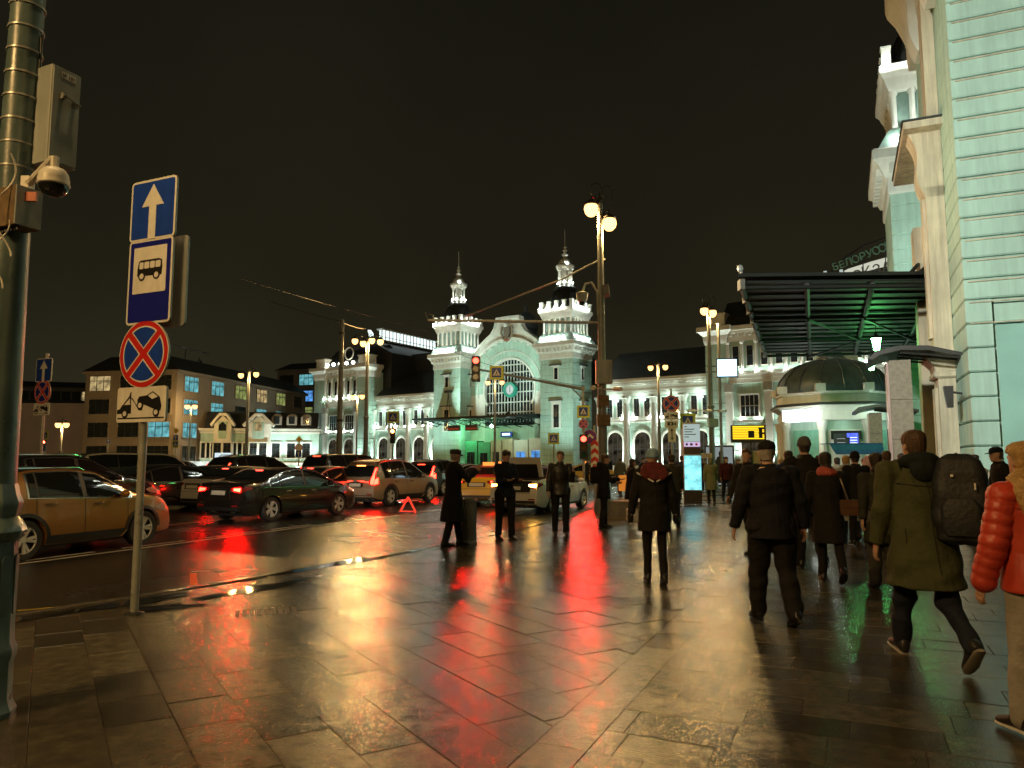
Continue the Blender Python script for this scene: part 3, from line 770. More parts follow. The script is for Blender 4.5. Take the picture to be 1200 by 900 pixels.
# long lit roof lantern of the train shed behind
th = bpy.data.objects.new('train_shed', None); COL.objects.link(th); th.parent = ST
m = MB(); m.prism([(-29, 10), (-29, 15.0), (-26, 19.6), (-15, 19.6), (-12.2, 15), (-12.2, 10)], 8, 46, 'xz'); obj('shed_roof', m, ROOF, th)
m = MB()
c0_, c1_ = Vector((-32.5, 30)), Vector((-12.2, 12))
pass
la, lb_ = at(446, 394, 127), at(509, 406.5, 140); ld_ = (lb_-la); ll_ = ld_.to_2d().length; lz = math.atan2(ld_.y, ld_.x)
LA = thing('roof_lantern', 'long white glowing glazed roof lantern over the dark train shed', 'roof lantern', (la.x, la.y, 22.2), lz)
m = MB(); m.box(ll_/2, 0, 1.05, ll_, .5, 1.7); obj('glazing', m, LANT, LA)
m = MB(); m.box(-1.2, 1.2, .75, 3.6, .5, 1.6, R(35)); obj('glazing', m, LANT, LA)
for k in range(17):
    m = MB(); m.box(ll_*k/16, -.3, 1.05, .14, .16, 1.8); obj('glazing_bar', m, FRAMEW, LA)
m = MB(); m.box(ll_/2, 0, 2.05, ll_+.6, 1.3, .22); m.box(ll_/2, -.1, .1, ll_+.4, .9, .25); m.box(ll_/2, -.28, .75, ll_, .12, .1); obj('eaves', m, WHITE, LA)
m = MB(); m.prism([(-6, -3), (0, 0), (6, -3), (6, -14), (-6, -14)], -4, ll_+3, 'yz'); obj('lower_roof', m, ROOF, LA)
# floodlights that wash the arch and the towers (fixtures on the canopy roof)
flood(ST, (-8.6, -7.3, 7.75), 3900, (.74, 1, .88), (-1, 0, 15), .3, 85, .8)
flood(ST, (5, -7.3, 7.75), 3900, (.74, 1, .88), (0, 0, 15), .3, 85, .8)
flood(ST, (15, -13, .6), 6800, (.72, 1, .92), (9.8, -1, 10.5), .3, 58, .8)
flood(ST, (-14, -13, .6), 6800, (.72, 1, .92), (-9, -1, 10.5), .3, 58, .8)
flood(ST, (19, 4, .6), 2600, (.6, 1, .86), (12, -.5, 10), .3, 70, .8)
lamp('canopy_light', 'POINT', (-5.5, -3.5, 5.6), 420, (.35, 1, .5), ST, size=.2)
lamp('canopy_light', 'POINT', (2.5, -4.0, 5.4), 160, (.6, .9, .8), ST, size=.2)
# ================================================================== NEAR STATION BLOCKS ON THE RIGHT
NB = thing('station_corner_block', 'tall mint rusticated station block with cream window surround, nearest building', 'building', (11.1, 18.0, 0), R(-24))
m = MB(); m.box(6.1, 3.9, 12, 11.8, 7.4, 24); obj('core_wall', m, TEAL, NB)
# one rusticated course after another: chamfered, with an open recess below 5 m in the front face
def course(z0, z1, x1, name='rustic_course', mat=TEAL):
    m = MB(); d = .14; c = .035
    prof = [(0, z0+.012), (d-c, z0+.012), (d, z0+.012+c), (d, z1-.012-c), (d-c, z1-.012), (0, z1-.012)]
    for (p, z), (p2, z2) in zip(prof[:-1], prof[1:]):
        A_, B_, C_ = (x1, .2-p-.2, z), (.2-p-.2, .2-p-.2, z), (.2-p-.2, 7.3, z)
        A2_, B2_, C2_ = (x1, .2-p2-.2, z2), (.2-p2-.2, .2-p2-.2, z2), (.2-p2-.2, 7.3, z2)
        m.add([A_, B_, B2_, A2_], [(0, 1, 2, 3)]); m.add([B_, C_, C2_, B2_], [(0, 1, 2, 3)])
    obj(name, m, mat, NB, loc=(.2, .2, 0))
z = 1.35; zs = [z]
while z < 5.0: course(z, z+.60, .42); z += .60
while z < 19: course(z, z+.52, 11.8); z += .52
m = MB(); m.box(.25, .35, .35, .95, .95, .7); m.box(.28, .34, .95, .80, .80, .5); m.box(.3, .32, 1.27, .7, .7, .14)
m.box(.2, 4.3, .35, .6, 6.5, .7)
obj('plinth', m, TAN, NB)
m = MB(); m.box(.085, .087, 12.2, .012, .012, 14); 
# thin pale fillets that run under each joint
z = 4.95
while z < 19:
    m = MB(); m.box(6.0, .045, z, 11.7, .05, .028); obj('joint_fillet', m, TAN, NB); z += .52
# recessed panel
m = MB(); m.box(6.3, .22, 2.5, 11.2, .1, 5.0); obj('recess_panel', m, nmat('flat_mint_panel', (.30, .55, .48), .7, var=.12, vscale=.9, bump=.05), NB)
# cream pilaster and window surround on the side face
def side(name, y0, y1, z0, z1, d, mat=TAN, d0=0.05):
    m = MB(); m.box(d0-d/2, (y0+y1)/2, (z0+z1)/2, d, y1-y0, z1-z0); return obj(name, m, mat, NB)
side('pilaster', 2.3, 3.3, .7, 3.85, .42); side('pilaster', 2.2, 3.4, 0, .7, .62)
side('pilaster', 2.5, 3.1, .9, 3.6, .50)
m = MB(); m.loft([[(-.42-s, 2.25-s, z), (-.42-s, 3.35+s, z), (.05, 3.35+s, z), (.05, 2.25-s, z)] for s, z in ((0, 3.85), (.06, 3.9), (.06, 4.0), (.02, 4.05), (.05, 4.2), (.18, 4.35), (.24, 4.4), (.24, 4.5), (.2, 4.55))]); obj('capital', m, TAN, NB)
side('upper_pilaster', 2.35, 3.2, 4.56, 9.3, .46); side('upper_pilaster', 2.55, 3.0, 5.0, 9.0, .54)
# console bracket and hood shelf
cs = []
for k in range(13):
    t_ = k/12; cs.append((.40+.36*t_+.09*math.sin(t_*2*PI), 9.0+1.9*t_))
m = MB(); pts = [(-a, z) for a, z in cs]+[(.05, 10.9), (.05, 9.0)]
m.prism(pts, 2.35, 3.2, 'xz'); obj('console', m, TAN, NB)
m = MB(); m.box(-.4, 4.3, 11.0, 1.0, 4.8, .2); obj('hood_shelf', m, TAN, NB); m = MB(); m.box(-.4, 4.3, 11.13, 1.08, 4.9, .05); obj('hood_flashing', m, ROOF, NB)
m = MB(); m.box(.02, 4.9, 6.0, .1, 2.9, 6.5, mi=0); m.box(-.05, 4.9, 6, .06, .12, 6.4, mi=1); obj('window', m, [GLASS, FRAMEW], NB)
side('window_surround', 6.4, 7.3, .7, 9.3, .46)
side('upper_strip', 2.5, 3.3, 11.2, 15.2, .3)
# top cornice with scroll consoles
m = MB(); m.loft([[(-s, -s, z), (12, -s, z), (12, 7.6, z), (-s, 7.6, z)] for s, z in ((.15, 15.3), (.2, 15.6), (.2, 16.2), (.3, 16.5), (.5, 17.0), (.75, 17.4), (.8, 17.6), (.8, 18.3), (.7, 18.5))]); obj('top_cornice', m, WHITE, NB)
for y in (1.0, 4.2):
    cs = [(-.2-.45*(t/10)-.08*math.sin(t/10*2*PI), 14.3+2.3*t/10) for t in range(11)]
    m = MB(); m.prism(cs+[(.05, 16.6), (.05, 14.3)], y, y+.9, 'xz'); obj('scroll_console', m, WHITE, NB)
for x in (1.0, 4.0, 7.0):
    cs = [(-.2-.4*(t/10)-.08*math.sin(t/10*2*PI), 14.6+2.0*t/10) for t in range(11)]
    m = MB(); m.prism([(a, z) for a, z in cs]+[(.05, 16.6), (.05, 14.6)], x, x+.8, 'yz'); obj('scroll_console', m, WHITE, NB)
# little wall lamp and dome camera on the side face
m = MB(); m.tube([(0, .9, 3.3), (-.25, .9, 3.35)], .03, 6); m.prism([(-.42, 3.5), (-.2, 3.5), (-.22, 2.95), (-.36, 2.95)], .8, 1.0, 'xz'); obj('wall_lamp', m, DARKM, NB)
WC = thing('wall_camera', 'small white dome camera on the cream pilaster above the pavement', 'camera', NB.matrix_world @ Vector((0, 0, 0)))
WC.location = at(1096, 355, 20.6)
m = MB(); m.tube([(.5, .1, .12), (0, 0, .12), (0, 0, .05)], .04, 6); obj('bracket', m, SIGNW, WC); m = MB(); m.lathe([(.02, .06), (.11, .02), (.11, -.08), (.1, -.12)], 14); obj('housing', m, SIGNW, WC, smooth=40); m = MB(); m.lathe([(.095, -.12), (.08, -.18), (.02, -.21)], 14); obj('lens_dome', m, CGLASS, WC, smooth=60)

# second tower of the same design, standing closer on the right
T2 = thing('station_tower', 'mint station tower with lit lantern storey behind the nearest block', 'tower', (22.3, 37.4, 0), R(-24))
tower_geo(T2, 0, 0, 'tower_body')
m = MB(); m.box(4.5, 3.0, 6.0, 9, 6, 12); obj('link_wall', m, TEAL, T2)

# arched frame with the station name above the roofs
SG = thing('station_name_sign', 'green station name letters on a rising arch above the steel canopy', 'sign', at(1018, 314, 52), R(-14))
GREENT = nmat('sign_letter_green', (.18, .42, .32), .4, var=.1)
m = MB(); m.tube([(-2.6, .3, -.2), (-1.6, .3, .85), (-.3, .3, 1.7), (1.2, .3, 2.2), (2.6, .3, 2.4)], .06, 5); m.tube([(-2.6, .3, -.2), (3.0, .3, -.2)], .06, 5)
for x, h in ((-1.6, .85), (-.3, 1.7), (1.2, 2.2), (2.6, 2.4)): m.tube([(x, .3, -.5), (x, .3, h)], .04, 5)
obj('frame', m, DARKM, SG)
for ch, x, zz in zip('БЕЛОРУССКИЙ', [-2.15, -1.72, -1.26, -.78, -.30, .16, .60, 1.02, 1.44, 1.92, 2.4], [0, .13, .28, .45, .63, .80, .96, 1.12, 1.28, 1.44, 1.58]):
    text(ch, .78+.03*x, GREENT, SG, (x, 0, zz), (R(90), R(-14), 0), 'letter', .05)
for ch, x, zz in zip('ВОКЗАЛ', [-1.3, -.7, -.1, .6, 1.25, 1.95], [-1.0, -.8, -.55, -.45, -.3, -.2]):
    text(ch, 1.0, nmat('sign_letter_grey', (.16, .16, .14), .5), SG, (x, .15, zz), (R(90), R(-8), 0), 'letter', .05)
m = MB()
pts = [(-1.9, -.2), (-1.3, .1), (.3, .55), (2.0, .95), (3.2, 1.15)]
m.prism([(x, z) for x, z in pts]+[(3.2, .5), (2.0, .30), (.3, -.05), (-.8, -.3)][0:4], .32, .42, 'xz'); obj('lit_band', m, emat('sign_band_glow', (.95, .97, .78), .62), SG)
CB = thing('roof_pavilion', 'small white rooftop turret beside the station name letters', 'turret', at(977, 333, 60), R(-24))
m = MB(); m.box(0, 0, -.5, 1.3, 1.2, 1.9, mi=0); m.box(0, 0, .55, 1.8, 1.6, .2, mi=0); m.box(-.6, -.6, .8, .25, .25, .4); m.box(.6, -.6, .8, .25, .25, .4); obj('walls', m, emat('turret_wall_glow', (.8, .95, .88), .55), CB)  # turret walls glow themselves in place of light thrown on them
m = MB(); m.box(0, -.62, -.4, .5, .05, .9); obj('window', m, GLASS, CB); m = MB(); m.box(0, 0, -6, 3, 3, 9.2); obj('base', m, TEAL, CB)

# ---- steel canopy over the pavement
CAN = thing('steel_canopy', 'dark green corrugated steel canopy reaching out over the pavement', 'canopy')
nl_, nr_, fl_, fr_ = Vector((6.8, 21.6, 0)), Vector((14.4, 21.2, 0)), Vector((12.4, 36, 0)), Vector((20.5, 34.5, 0))
def cp(a, b, z): p = nl_.lerp(nr_, a).lerp(fl_.lerp(fr_, a), b); return Vector((p.x, p.y, z))
NS = 30
for i in range(NS):
    b0_, b1_ = (i+.08)/NS, (i+.92)/NS
    q = [cp(0, b0_, 0), cp(1, b0_, 0), cp(1, b1_, 0), cp(0, b1_, 0)]
    m = MB(); m.prism([(v.x, v.y) for v in q], 6.85-(.05 if i % 2 else 0), 6.92); obj('soffit_slat', m, STEELD, CAN)
m = MB(); q = [cp(-.01, -.01, 0), cp(1, -.01, 0), cp(1, 1.01, 0), cp(-.01, 1.01, 0)]; m.prism([(v.x, v.y) for v in q], 7.0, 7.1); obj('roof_sheet', m, STEELD, CAN)
for a in (.0, .25, .5, .75):
    m = MB(); m.tube([cp(a, 0, 6.75), cp(a, 1, 6.75)], .09, 6); obj('beam', m, STEELD, CAN)
for b in (0, .33, .66, 1):
    m = MB(); m.tube([cp(0, b, 6.7), cp(1, b, 6.7)], .07, 6); obj('cross_beam', m, STEELD, CAN)
for a, b, a2, b2 in ((.25, .33, .5, .66), (.5, .33, .75, .66), (.5, .66, .25, 1), (.75, .66, 1, 1), (.75, .33, 1, .66)):
    m = MB(); m.tube([cp(a, b, 6.6), cp(a2, b2, 6.6)], .05, 5); obj('brace', m, STEELD, CAN)
for b in np.linspace(0, 1, 9):
    p = cp(0, b, 7.0); m = MB(); m.box(p.x, p.y, 6.78, .14, .3, .3); obj('edge_bracket', m, nmat('bracket_grey', (.16, .17, .15), .5), CAN)
for (px, py, px2, py2) in ((1062, 323, 1104, 272), (1072, 323, 1106, 286), (1092, 323, 1106, 305)):
    m = MB(); m.tube([at(px, py+2, 22.5), at(px2+14, py2-8, 30)], .06, 6); obj('tie_rod', m, STEELD, CAN)
m = MB(); m.tube([cp(0, 0, 7.05), cp(0, 0, 7.05)+Vector((.02, 0, .15))], .04, 6); m.ell(cp(0, 0, 7.28)+Vector((-.02, 0, 0)), .1, .1, .12, 8, 6); obj('corner_lamp', m, CABIN, CAN)
# green lanterns hanging beneath
for (px, py, Y, lab) in ((1027, 403, 27.5, 'upper green glowing lantern under the steel canopy'), (1021, 427, 31.5, 'lower green glowing lantern under the steel canopy')):
    p = at(px, py, Y)
    t = thing('hanging_lantern', lab, 'lantern', p, 0, 'green lanterns under the steel canopy')
    m = MB(); m.lathe([(.10, -.24), (.17, .16), (.2, .2), (.05, .3)], 6); obj('glass', m, GREENL, t)
    m = MB(); m.lathe([(.22, .2), (.06, .34), (.03, .42)], 6); m.tube([(0, 0, .4), (0, 0, 6.95-p.z)], .02, 5); obj('cap', m, DARKM, t)
# stone pylons with curved dark roofs
def pylon(pxl, pxr, ptop, Y, label, rz=R(-24), roofw=1.9):
    a, b = at(pxl, 540, Y), at(pxr, 540, Y); z1 = at((pxl+pxr)/2, ptop, Y).z
    c = (a+b)/2; t = thing('pylon', label, 'pylon', (c.x, c.y, 0), rz, 'stone pylons under the canopy')
    w_ = (b-a).length*.95
    for k in range(4):
        m = MB(); m.box(0, 0, z1*(k+.5)/4, w_, .9, z1/4-.012); obj('stone_block', m, STONE, t)
    m = MB(); m.box(-w_/2-.035, 0, z1*.5, .06, .8, z1*.97); obj('cladding_panel', m, nmat('pink_panel', (.5, .36, .33), .35, var=.1), t)
    pts = [(-roofw*.42, z1+.0), (-roofw*.30, z1+.22), (0, z1+.32), (roofw*.35, z1+.28), (roofw*.75, z1+.05), (roofw*.75, z1-.05), (roofw*.35, z1+.16), (0, z1+.2), (-roofw*.26, z1+.1), (-roofw*.36, z1-.02)]
    m = MB(); m.prism(pts, -1.0, 1.2, 'xz'); obj('curved_roof', m, DARKM, t)
    for y in (-.9, -.3, .3, .9):
        m = MB(); m.tube([(0, y, z1+.15), (roofw*.72, y, z1-.05)], .03, 5); obj('roof_rib', m, DARKM, t)
    return t
pylon(1047, 1071, 424, 20.5, 'tall stone pylon with curved dark roof behind the parka walker')
pylon(1021, 1035, 484, 33, 'smaller stone pylon farther back beside the screen kiosk', roofw=2.2)

# ---- domed kiosk
KP = at(979, 540, 42); KI = thing('domed_kiosk', 'white columned kiosk with ribbed grey dome beyond the walkers', 'kiosk', (KP.x, KP.y, 0), R(-12))
def oct_(r, z, n=8): return [(r*math.cos(2*PI*(k+.5)/n), r*math.sin(2*PI*(k+.5)/n), z) for k in range(n)]
m = MB(); m.loft([oct_(2.7, 0), oct_(2.7, 4.2)]); obj('wall', m, TEAL, KI)
m = MB(); m.loft([oct_(r, z) for r, z in ((3.0, 3.75), (3.05, 3.8), (3.05, 4.25), (3.2, 4.35), (3.45, 4.5), (3.45, 4.62), (3.2, 4.7), (3.1, 4.75), (3.1, 5.15), (3.2, 5.2), (3.2, 5.3), (2.9, 5.35))]); obj('cornice', m, WHITE, KI)
m = MB(); m.loft([oct_(3.47, 4.55), oct_(3.52, 4.6), oct_(3.52, 4.66), oct_(3.2, 4.72)]); obj('cornice_flashing', m, ROOF, KI)
dp = [(3.0, 5.3), (2.98, 5.6), (2.8, 6.1), (2.45, 6.55), (1.9, 6.95), (1.2, 7.2), (.75, 7.3)]
m = MB(); m.lathe(dp, 32); obj('dome', m, LEAD, KI, smooth=50)
for k in range(16):
    a = 2*PI*k/16; m = MB(); m.tube([(r*1.008*math.cos(a), r*1.008*math.sin(a), z+.01) for r, z in dp], .045, 4); obj('dome_rib', m, LEAD, KI)
m = MB(); m.lathe([(.8, 7.2), (.8, 7.4), (.68, 7.45), (.68, 7.55), (.55, 7.75), (.3, 7.9), (.05, 7.95), (.03, 8.2)], 16); obj('cupola', m, LEAD, KI, smooth=40)
for k in range(8):
    x, y, _ = oct_(2.95, 0)[k]; m = MB(); m.lathe([(.3, 0), (.3, .6), (.22, .7), (.2, 3.2), (.24, 3.3), (.3, 3.6), (.32, 3.75)], 10, (x, y, 0)); obj('column', m, WHITE, KI, smooth=40)
    m = MB(); m.box(x*1.06, y*1.06, 5.5, .5, .5, .4); obj('parapet_post', m, WHITE, KI)
def face_at(k, off, z, w_, h, name, mat, d=.06):
    a = 2*PI*k/8; r = off*math.cos(PI/8)
    m = MB(); m.box(0, 0, 0, w_, d, h); return obj(name, m, mat, KI, loc=(r*math.cos(a), r*math.sin(a), z), rz=a+PI/2)
for k in range(8):
    face_at(k, 2.74, 1.75, 1.6, 3.0, 'door_pane', nmat('teal_pane', (.20, .50, .38), .25) if k % 2 else WHITE)
# lit white fascia board and the two display boards
face_at(5, 3.22, 4.05, 2.3, .72, 'lit_fascia', WHGLOW, .05)
f_ = face_at(6, 3.16, 2.95, 1.5, .45, 'display_board', SIGNK, .1)
f_ = face_at(6, 3.18, 2.55, 1.25, .95, 'display_board', nmat('board_grey', (.05, .06, .06), .3), .1)
for (dx, dz, w_, h, mat) in ((.35, .0, .42, .75, LEDB), (0, -.38, 1.2, .14, LEDR), (.28, .38, .55, .22, LEDB)):
    m = MB(); m.box(dx, -.075, dz, w_, .02, h); o = obj('led_panel', m, mat, f_)
for i in range(5):
    m = MB(); m.box(.33, -.092, .26-i*.14, .34, .012, .035); obj('led_row', m, emat('led_text', (.75, .85, 1), 2.0), f_)
for i in range(3):
    m = MB(); m.box(-.28, -.08, .2-i*.2, .4, .012, .03); obj('led_row', m, emat('dim_text', (.6, .62, .6), .6), f_)
lamp('kiosk_light', 'POINT', (-2.0, -3.9, 3.6), 90, (.9, 1, .93), KI, size=.15)
lamp('kiosk_light', 'POINT', (2.0, -3.6, 3.5), 90, (.75, 1, .85), KI, size=.15)
# blue awning of a stall in front of the kiosk
AW = thing('stall_awning', 'blue fabric awning of a small stall in front of the kiosk', 'awning', at(1001, 540, 31), R(-6)); AW.location.z = 0
m = MB(); m.loft([[(-1.05, -.3, 2.30), (1.05, -.3, 2.30), (1.05, -.28, 2.30), (-1.05, -.28, 2.30)], [(-1.0, -.55, 2.05), (1.0, -.55, 2.05), (1.0, -.53, 2.05), (-1.0, -.53, 2.05)], [(-.9, -.62, 1.86), (.9, -.62, 1.86), (.9, -.6, 1.86), (-.9, -.6, 1.86)]]); m.box(0, .3, 2.31, 2.1, 1.25, .03)
obj('canvas', m, nmat('blue_canvas', (.02, .09, .22), .7, var=.2), AW)
for x in (-.95, .95):
    m = MB(); m.tube([(x, .7, 0), (x, .7, 2.3), (x, -.25, 2.28)], .025, 6); obj('pole', m, SIGNW, AW)
m = MB(); m.box(0, .3, .5, 1.8, .7, 1.0, mi=0); m.box(0, .3, 1.02, 1.95, .85, .05, mi=1); obj('counter', m, [CABIN, SIGNW], AW)
# floodlight added on the canopy roof to brighten the tower behind
flood(CAN, (12.5, 29, 7.6), 3000, (.8, 1, .92), (20.5, 36, 14), .3, 80, .8)

# ================================================================== BUILDINGS ON THE LEFT
def block(name, label, p0, p1, depth, z1, rows, cols, wz, wh, ww, mat, lit, roofh=1.5, p2=None, cols2=0, z0=0, group=None, lit2=None, parts_roof=True):
    d = (p1-p0); L_ = d.length; d = d/L_; rz = math.atan2(d.y, d.x)
    t = thing(name, label, 'building', (p0.x, p0.y, 0), rz, group)
    m = MB(); m.box(L_/2, depth/2, z1/2, L_, depth, z1); obj('wall', m, mat, t)
    m = MB(); m.box(L_/2, depth/2, z1+.15, L_+.7, depth+.7, .3); obj('eaves', m, mat, t)
    m = MB(); m.loft([[(-.4, -.4, z1+.3), (L_+.4, -.4, z1+.3), (L_+.4, depth+.4, z1+.3), (-.4, depth+.4, z1+.3)], [(1.5, 2.5, z1+.3+roofh), (L_-1.5, 2.5, z1+.3+roofh), (L_-1.5, depth-2.5, z1+.3+roofh), (1.5, depth-2.5, z1+.3+roofh)]]); obj('roof', m, ROOF, t)
    def put(x, y, zz, rot, mt):
        m = MB(); m.box(0, -.03, wh/2, ww, .05, wh, mi=0)
        for k in range(1, 3): m.box(-ww/2+ww*k/3, -.08, wh/2, .08, .05, wh, mi=1)
        m.box(0, -.085, wh*.68, ww, .05, .07, mi=1); m.box(0, -.1, -.06, ww+.3, .25, .1, mi=2)
        for sx in (-1, 1): m.box(sx*(ww/2+.05), -.07, wh/2, .12, .12, wh+.1, mi=2)
        m.box(0, -.07, wh+.06, ww+.22, .12, .12, mi=2)
        obj('window', m, [mt, DARKM, mat], t, (x, y, zz), rot)
    for r in range(rows):
        for c in range(cols): put(L_*(c+.5)/cols, 0, wz[0]+r*wz[1], 0, lit.get((r, c), GLASS))
    for r in range(rows):
        for c in range(cols2): put(0, depth*(c+.5)/cols2, wz[0]+r*wz[1], -PI/2, (lit2 or {}).get((r, c), GLASS))
    return t
def gx(px, Y): v = at(px, 540, Y); return Vector((v.x, v.y, 0))
A_ = block('apartment_building', 'beige office block with cyan and green lit windows behind the pale annex', gx(203, 100), gx(356, 138), 14, 13.6, 4, 6, (1.6, 3.2), 2.0, 3.2, BEIGE,
      {(3, 0): WINC, (2, 0): WINC, (3, 1): WINC, (2, 1): WINC, (3, 2): WING, (3, 3): WINW, (3, 4): WING, (2, 3): WINC, (2, 4): WINC, (1, 0): WINC, (2, 2): GLASS, (2, 5): WING}, 2.2, cols2=3, lit2={(1, 0): WINC, (3, 2): WINW})
for x, h in ((6, 2.6), (14, 1.6), (30, 2.2)):
    m = MB(); m.tube([(x, 6, 16), (x, 6, 16+h)], .08, 5); m.tube([(x-.6, 6, 15.8+h*.8), (x+.6, 6, 15.8+h*.8)], .06, 5); m.box(x+.4, 6, 15.8+h*.6, .3, .3, .9); obj('roof_aerial', m, DARKM, A_)
m = MB(); m.tube([(0, 3, 17.8), (12, 3, 17.8)], .12, 5); m.tube([(0, 3, 15.8), (0, 3, 17.8)], .08, 5); m.tube([(6, 3, 15.8), (6, 3, 17.8)], .08, 5); obj('roof_frame', m, DARKM, A_)
block('apartment_building', 'taller grey block rising behind the office block beside the station', gx(322, 150), gx(392, 146), 14, 19.6, 5, 3, (3.5, 3.3), 2.1, 3.2, BEIGE2, {(4, 1): WINC, (3, 1): WINB, (3, 2): WINC, (2, 1): WING}, 1.6)
block('apartment_building', 'long five storey beige apartment house with many small windows far off', gx(-60, 150), gx(127, 158), 14, 16.6, 5, 15, (1.8, 3.1), 1.9, 2.0, BEIGE2, {(3, 8): WINW, (3, 10): WINW, (2, 4): WINC, (1, 5): WINW, (1, 6): WINW, (0, 5): WINW, (0, 7): WINW, (4, 12): WINW, (1, 13): WINC, (0, 3): WINW}, 1.4)
Dn = block('corner_building', 'low pale lilac corner building with arched doorway below the apartments', gx(40, 118), gx(104, 108), 16, 9.6, 1, 3, (1.2, 3), 3.4, 2.0, LILAC, {}, .6)
m = MB(); m.box(9, -.1, 9.2, 18.5, .4, .35); m.box(9, -.06, 6.4, 18.3, .3, .25); obj('string_course', m, LILAC, Dn)
block('corner_building', 'narrow lilac building end catching pink light beside the cream van', gx(104, 108), gx(128, 114), 16, 9.6, 1, 1, (1.2, 3), 3.2, 2.0, LILAC, {}, .6)
lamp('facade_lamp', 'SPOT', gx(112, 104)+Vector((0, 0, .6)), 900, (1, .75, .85), None, gx(116, 110)+Vector((0, 0, 6)), .2, 70, .8)
# ---- pale annex with two pediments
e0, e1_ = gx(234, 105), gx(373, 108)
AX = thing('station_annex', 'low pale mint annex with two lit pediment bays and dormers', 'building', (e0.x, e0.y, 0), math.atan2(e1_.y-e0.y, e1_.x-e0.x))
L_ = (e1_-e0).length; k_ = L_/139.0
def X(px): return (px-234)*k_
m = MB(); m.box(L_/2, 4, 2.9, L_, 8, 5.8); obj('wall', m, TEAL, AX)
m = MB(); m.box(L_/2, 4, 6.0, L_+.6, 8.6, .35); m.box(L_/2, 4, 5.6, L_+.3, 8.3, .25); m.box(L_/2, -.1, 1.2, L_, .3, .3); obj('cornice', m, WHITE, AX)
m = MB(); m.prism([(-.2, 6.2), (1.4, 8.6), (7, 9.0), (8.2, 6.2)], X(238), L_-.2, 'yz'); obj('roof', m, ROOF, AX)
for p0, p1 in ((250, 270), (287, 316)):
    x0, x1 = X(p0), X(p1); xc = (x0+x1)/2; hw = (x1-x0)/2
    m = MB(); m.box(xc, -.2, 3.4, 2*hw, 1.2, 6.8); obj('bay_wall', m, WHITE, AX)
    m = MB(); m.prism([(x0-.5, 6.7), (xc-.5, 8.3), (xc+.5, 8.3), (x1+.5, 6.7), (x1+.3, 6.4), (xc+.4, 7.9), (xc-.4, 7.9), (x0-.3, 6.4)], -1.1, 2, 'xz'); obj('pediment', m, WHITE, AX)
    m = MB(); m.prism([(x0, 6.8), (xc, 8.0), (x1, 6.8)], -.6, 2, 'xz'); obj('tympanum', m, WHITE, AX)
    m = MB(); m.box(xc, -.83, 5.9, .9*hw, .06, 2.4); obj('bay_panel', m, TEAL, AX)
    m = MB(); m.prism([(xc-.5, 5.8), (xc+.5, 5.8), (xc+.5, 6.6), (xc, 7.1), (xc-.5, 6.6)], -.92, -.86, 'xz'); obj('gable_window', m, WINW if p0 > 270 else GLASS, AX)
    link('window', win_mesh(1.0, 2.2, bars=1), AX, (xc-.6, -.82, 1.9)); link('window', win_mesh(1.0, 2.2, bars=1), AX, (xc+.7, -.82, 1.9))
for px in (240, 246, 277, 282, 322, 340, 358): link('window', win_mesh(1.1, 2.1, bars=1, fr=.2), AX, (X(px), 0, 2.0))
for px in (248, 271, 286, 300, 317, 331, 349, 367):
    lamp('wall_uplight', 'SPOT', (X(px), -1.6, .5), 2100, (.84, 1, .93), AX, (X(px), -.4, 6), .1, 60, .8); uplight(AX, X(px), -.9, .7)
for px in (322, 340, 357):
    m = MB(); m.box(X(px), .5, 7.3, 1.4, 1.6, 1.2, mi=0); m.ell((X(px), .5, 7.9), .7, .8, .5, mi=0); m.box(X(px), -.33, 7.4, .8, .06, 1.1, mi=1); obj('dormer', m, [BEIGE2, GLASS], AX)
m = MB(); m.box(X(262), -.95, 1.9, 2.2, .06, 1.6); obj('shop_sign', m, emat('shop_glow', (.8, .95, 1), .9), AX); m = MB(); m.box(X(262), -1.0, 1.7, 1.6, .04, .45); obj('shop_lettering', m, SIGNDB, AX)
m = MB(); m.box(X(255), -1.6, .9, 8.5, .2, 1.2); obj('lit_shopfront', m, emat('shopfront_glow', (.85, .95, .85), .8, var=.4, vscale=.8), AX)
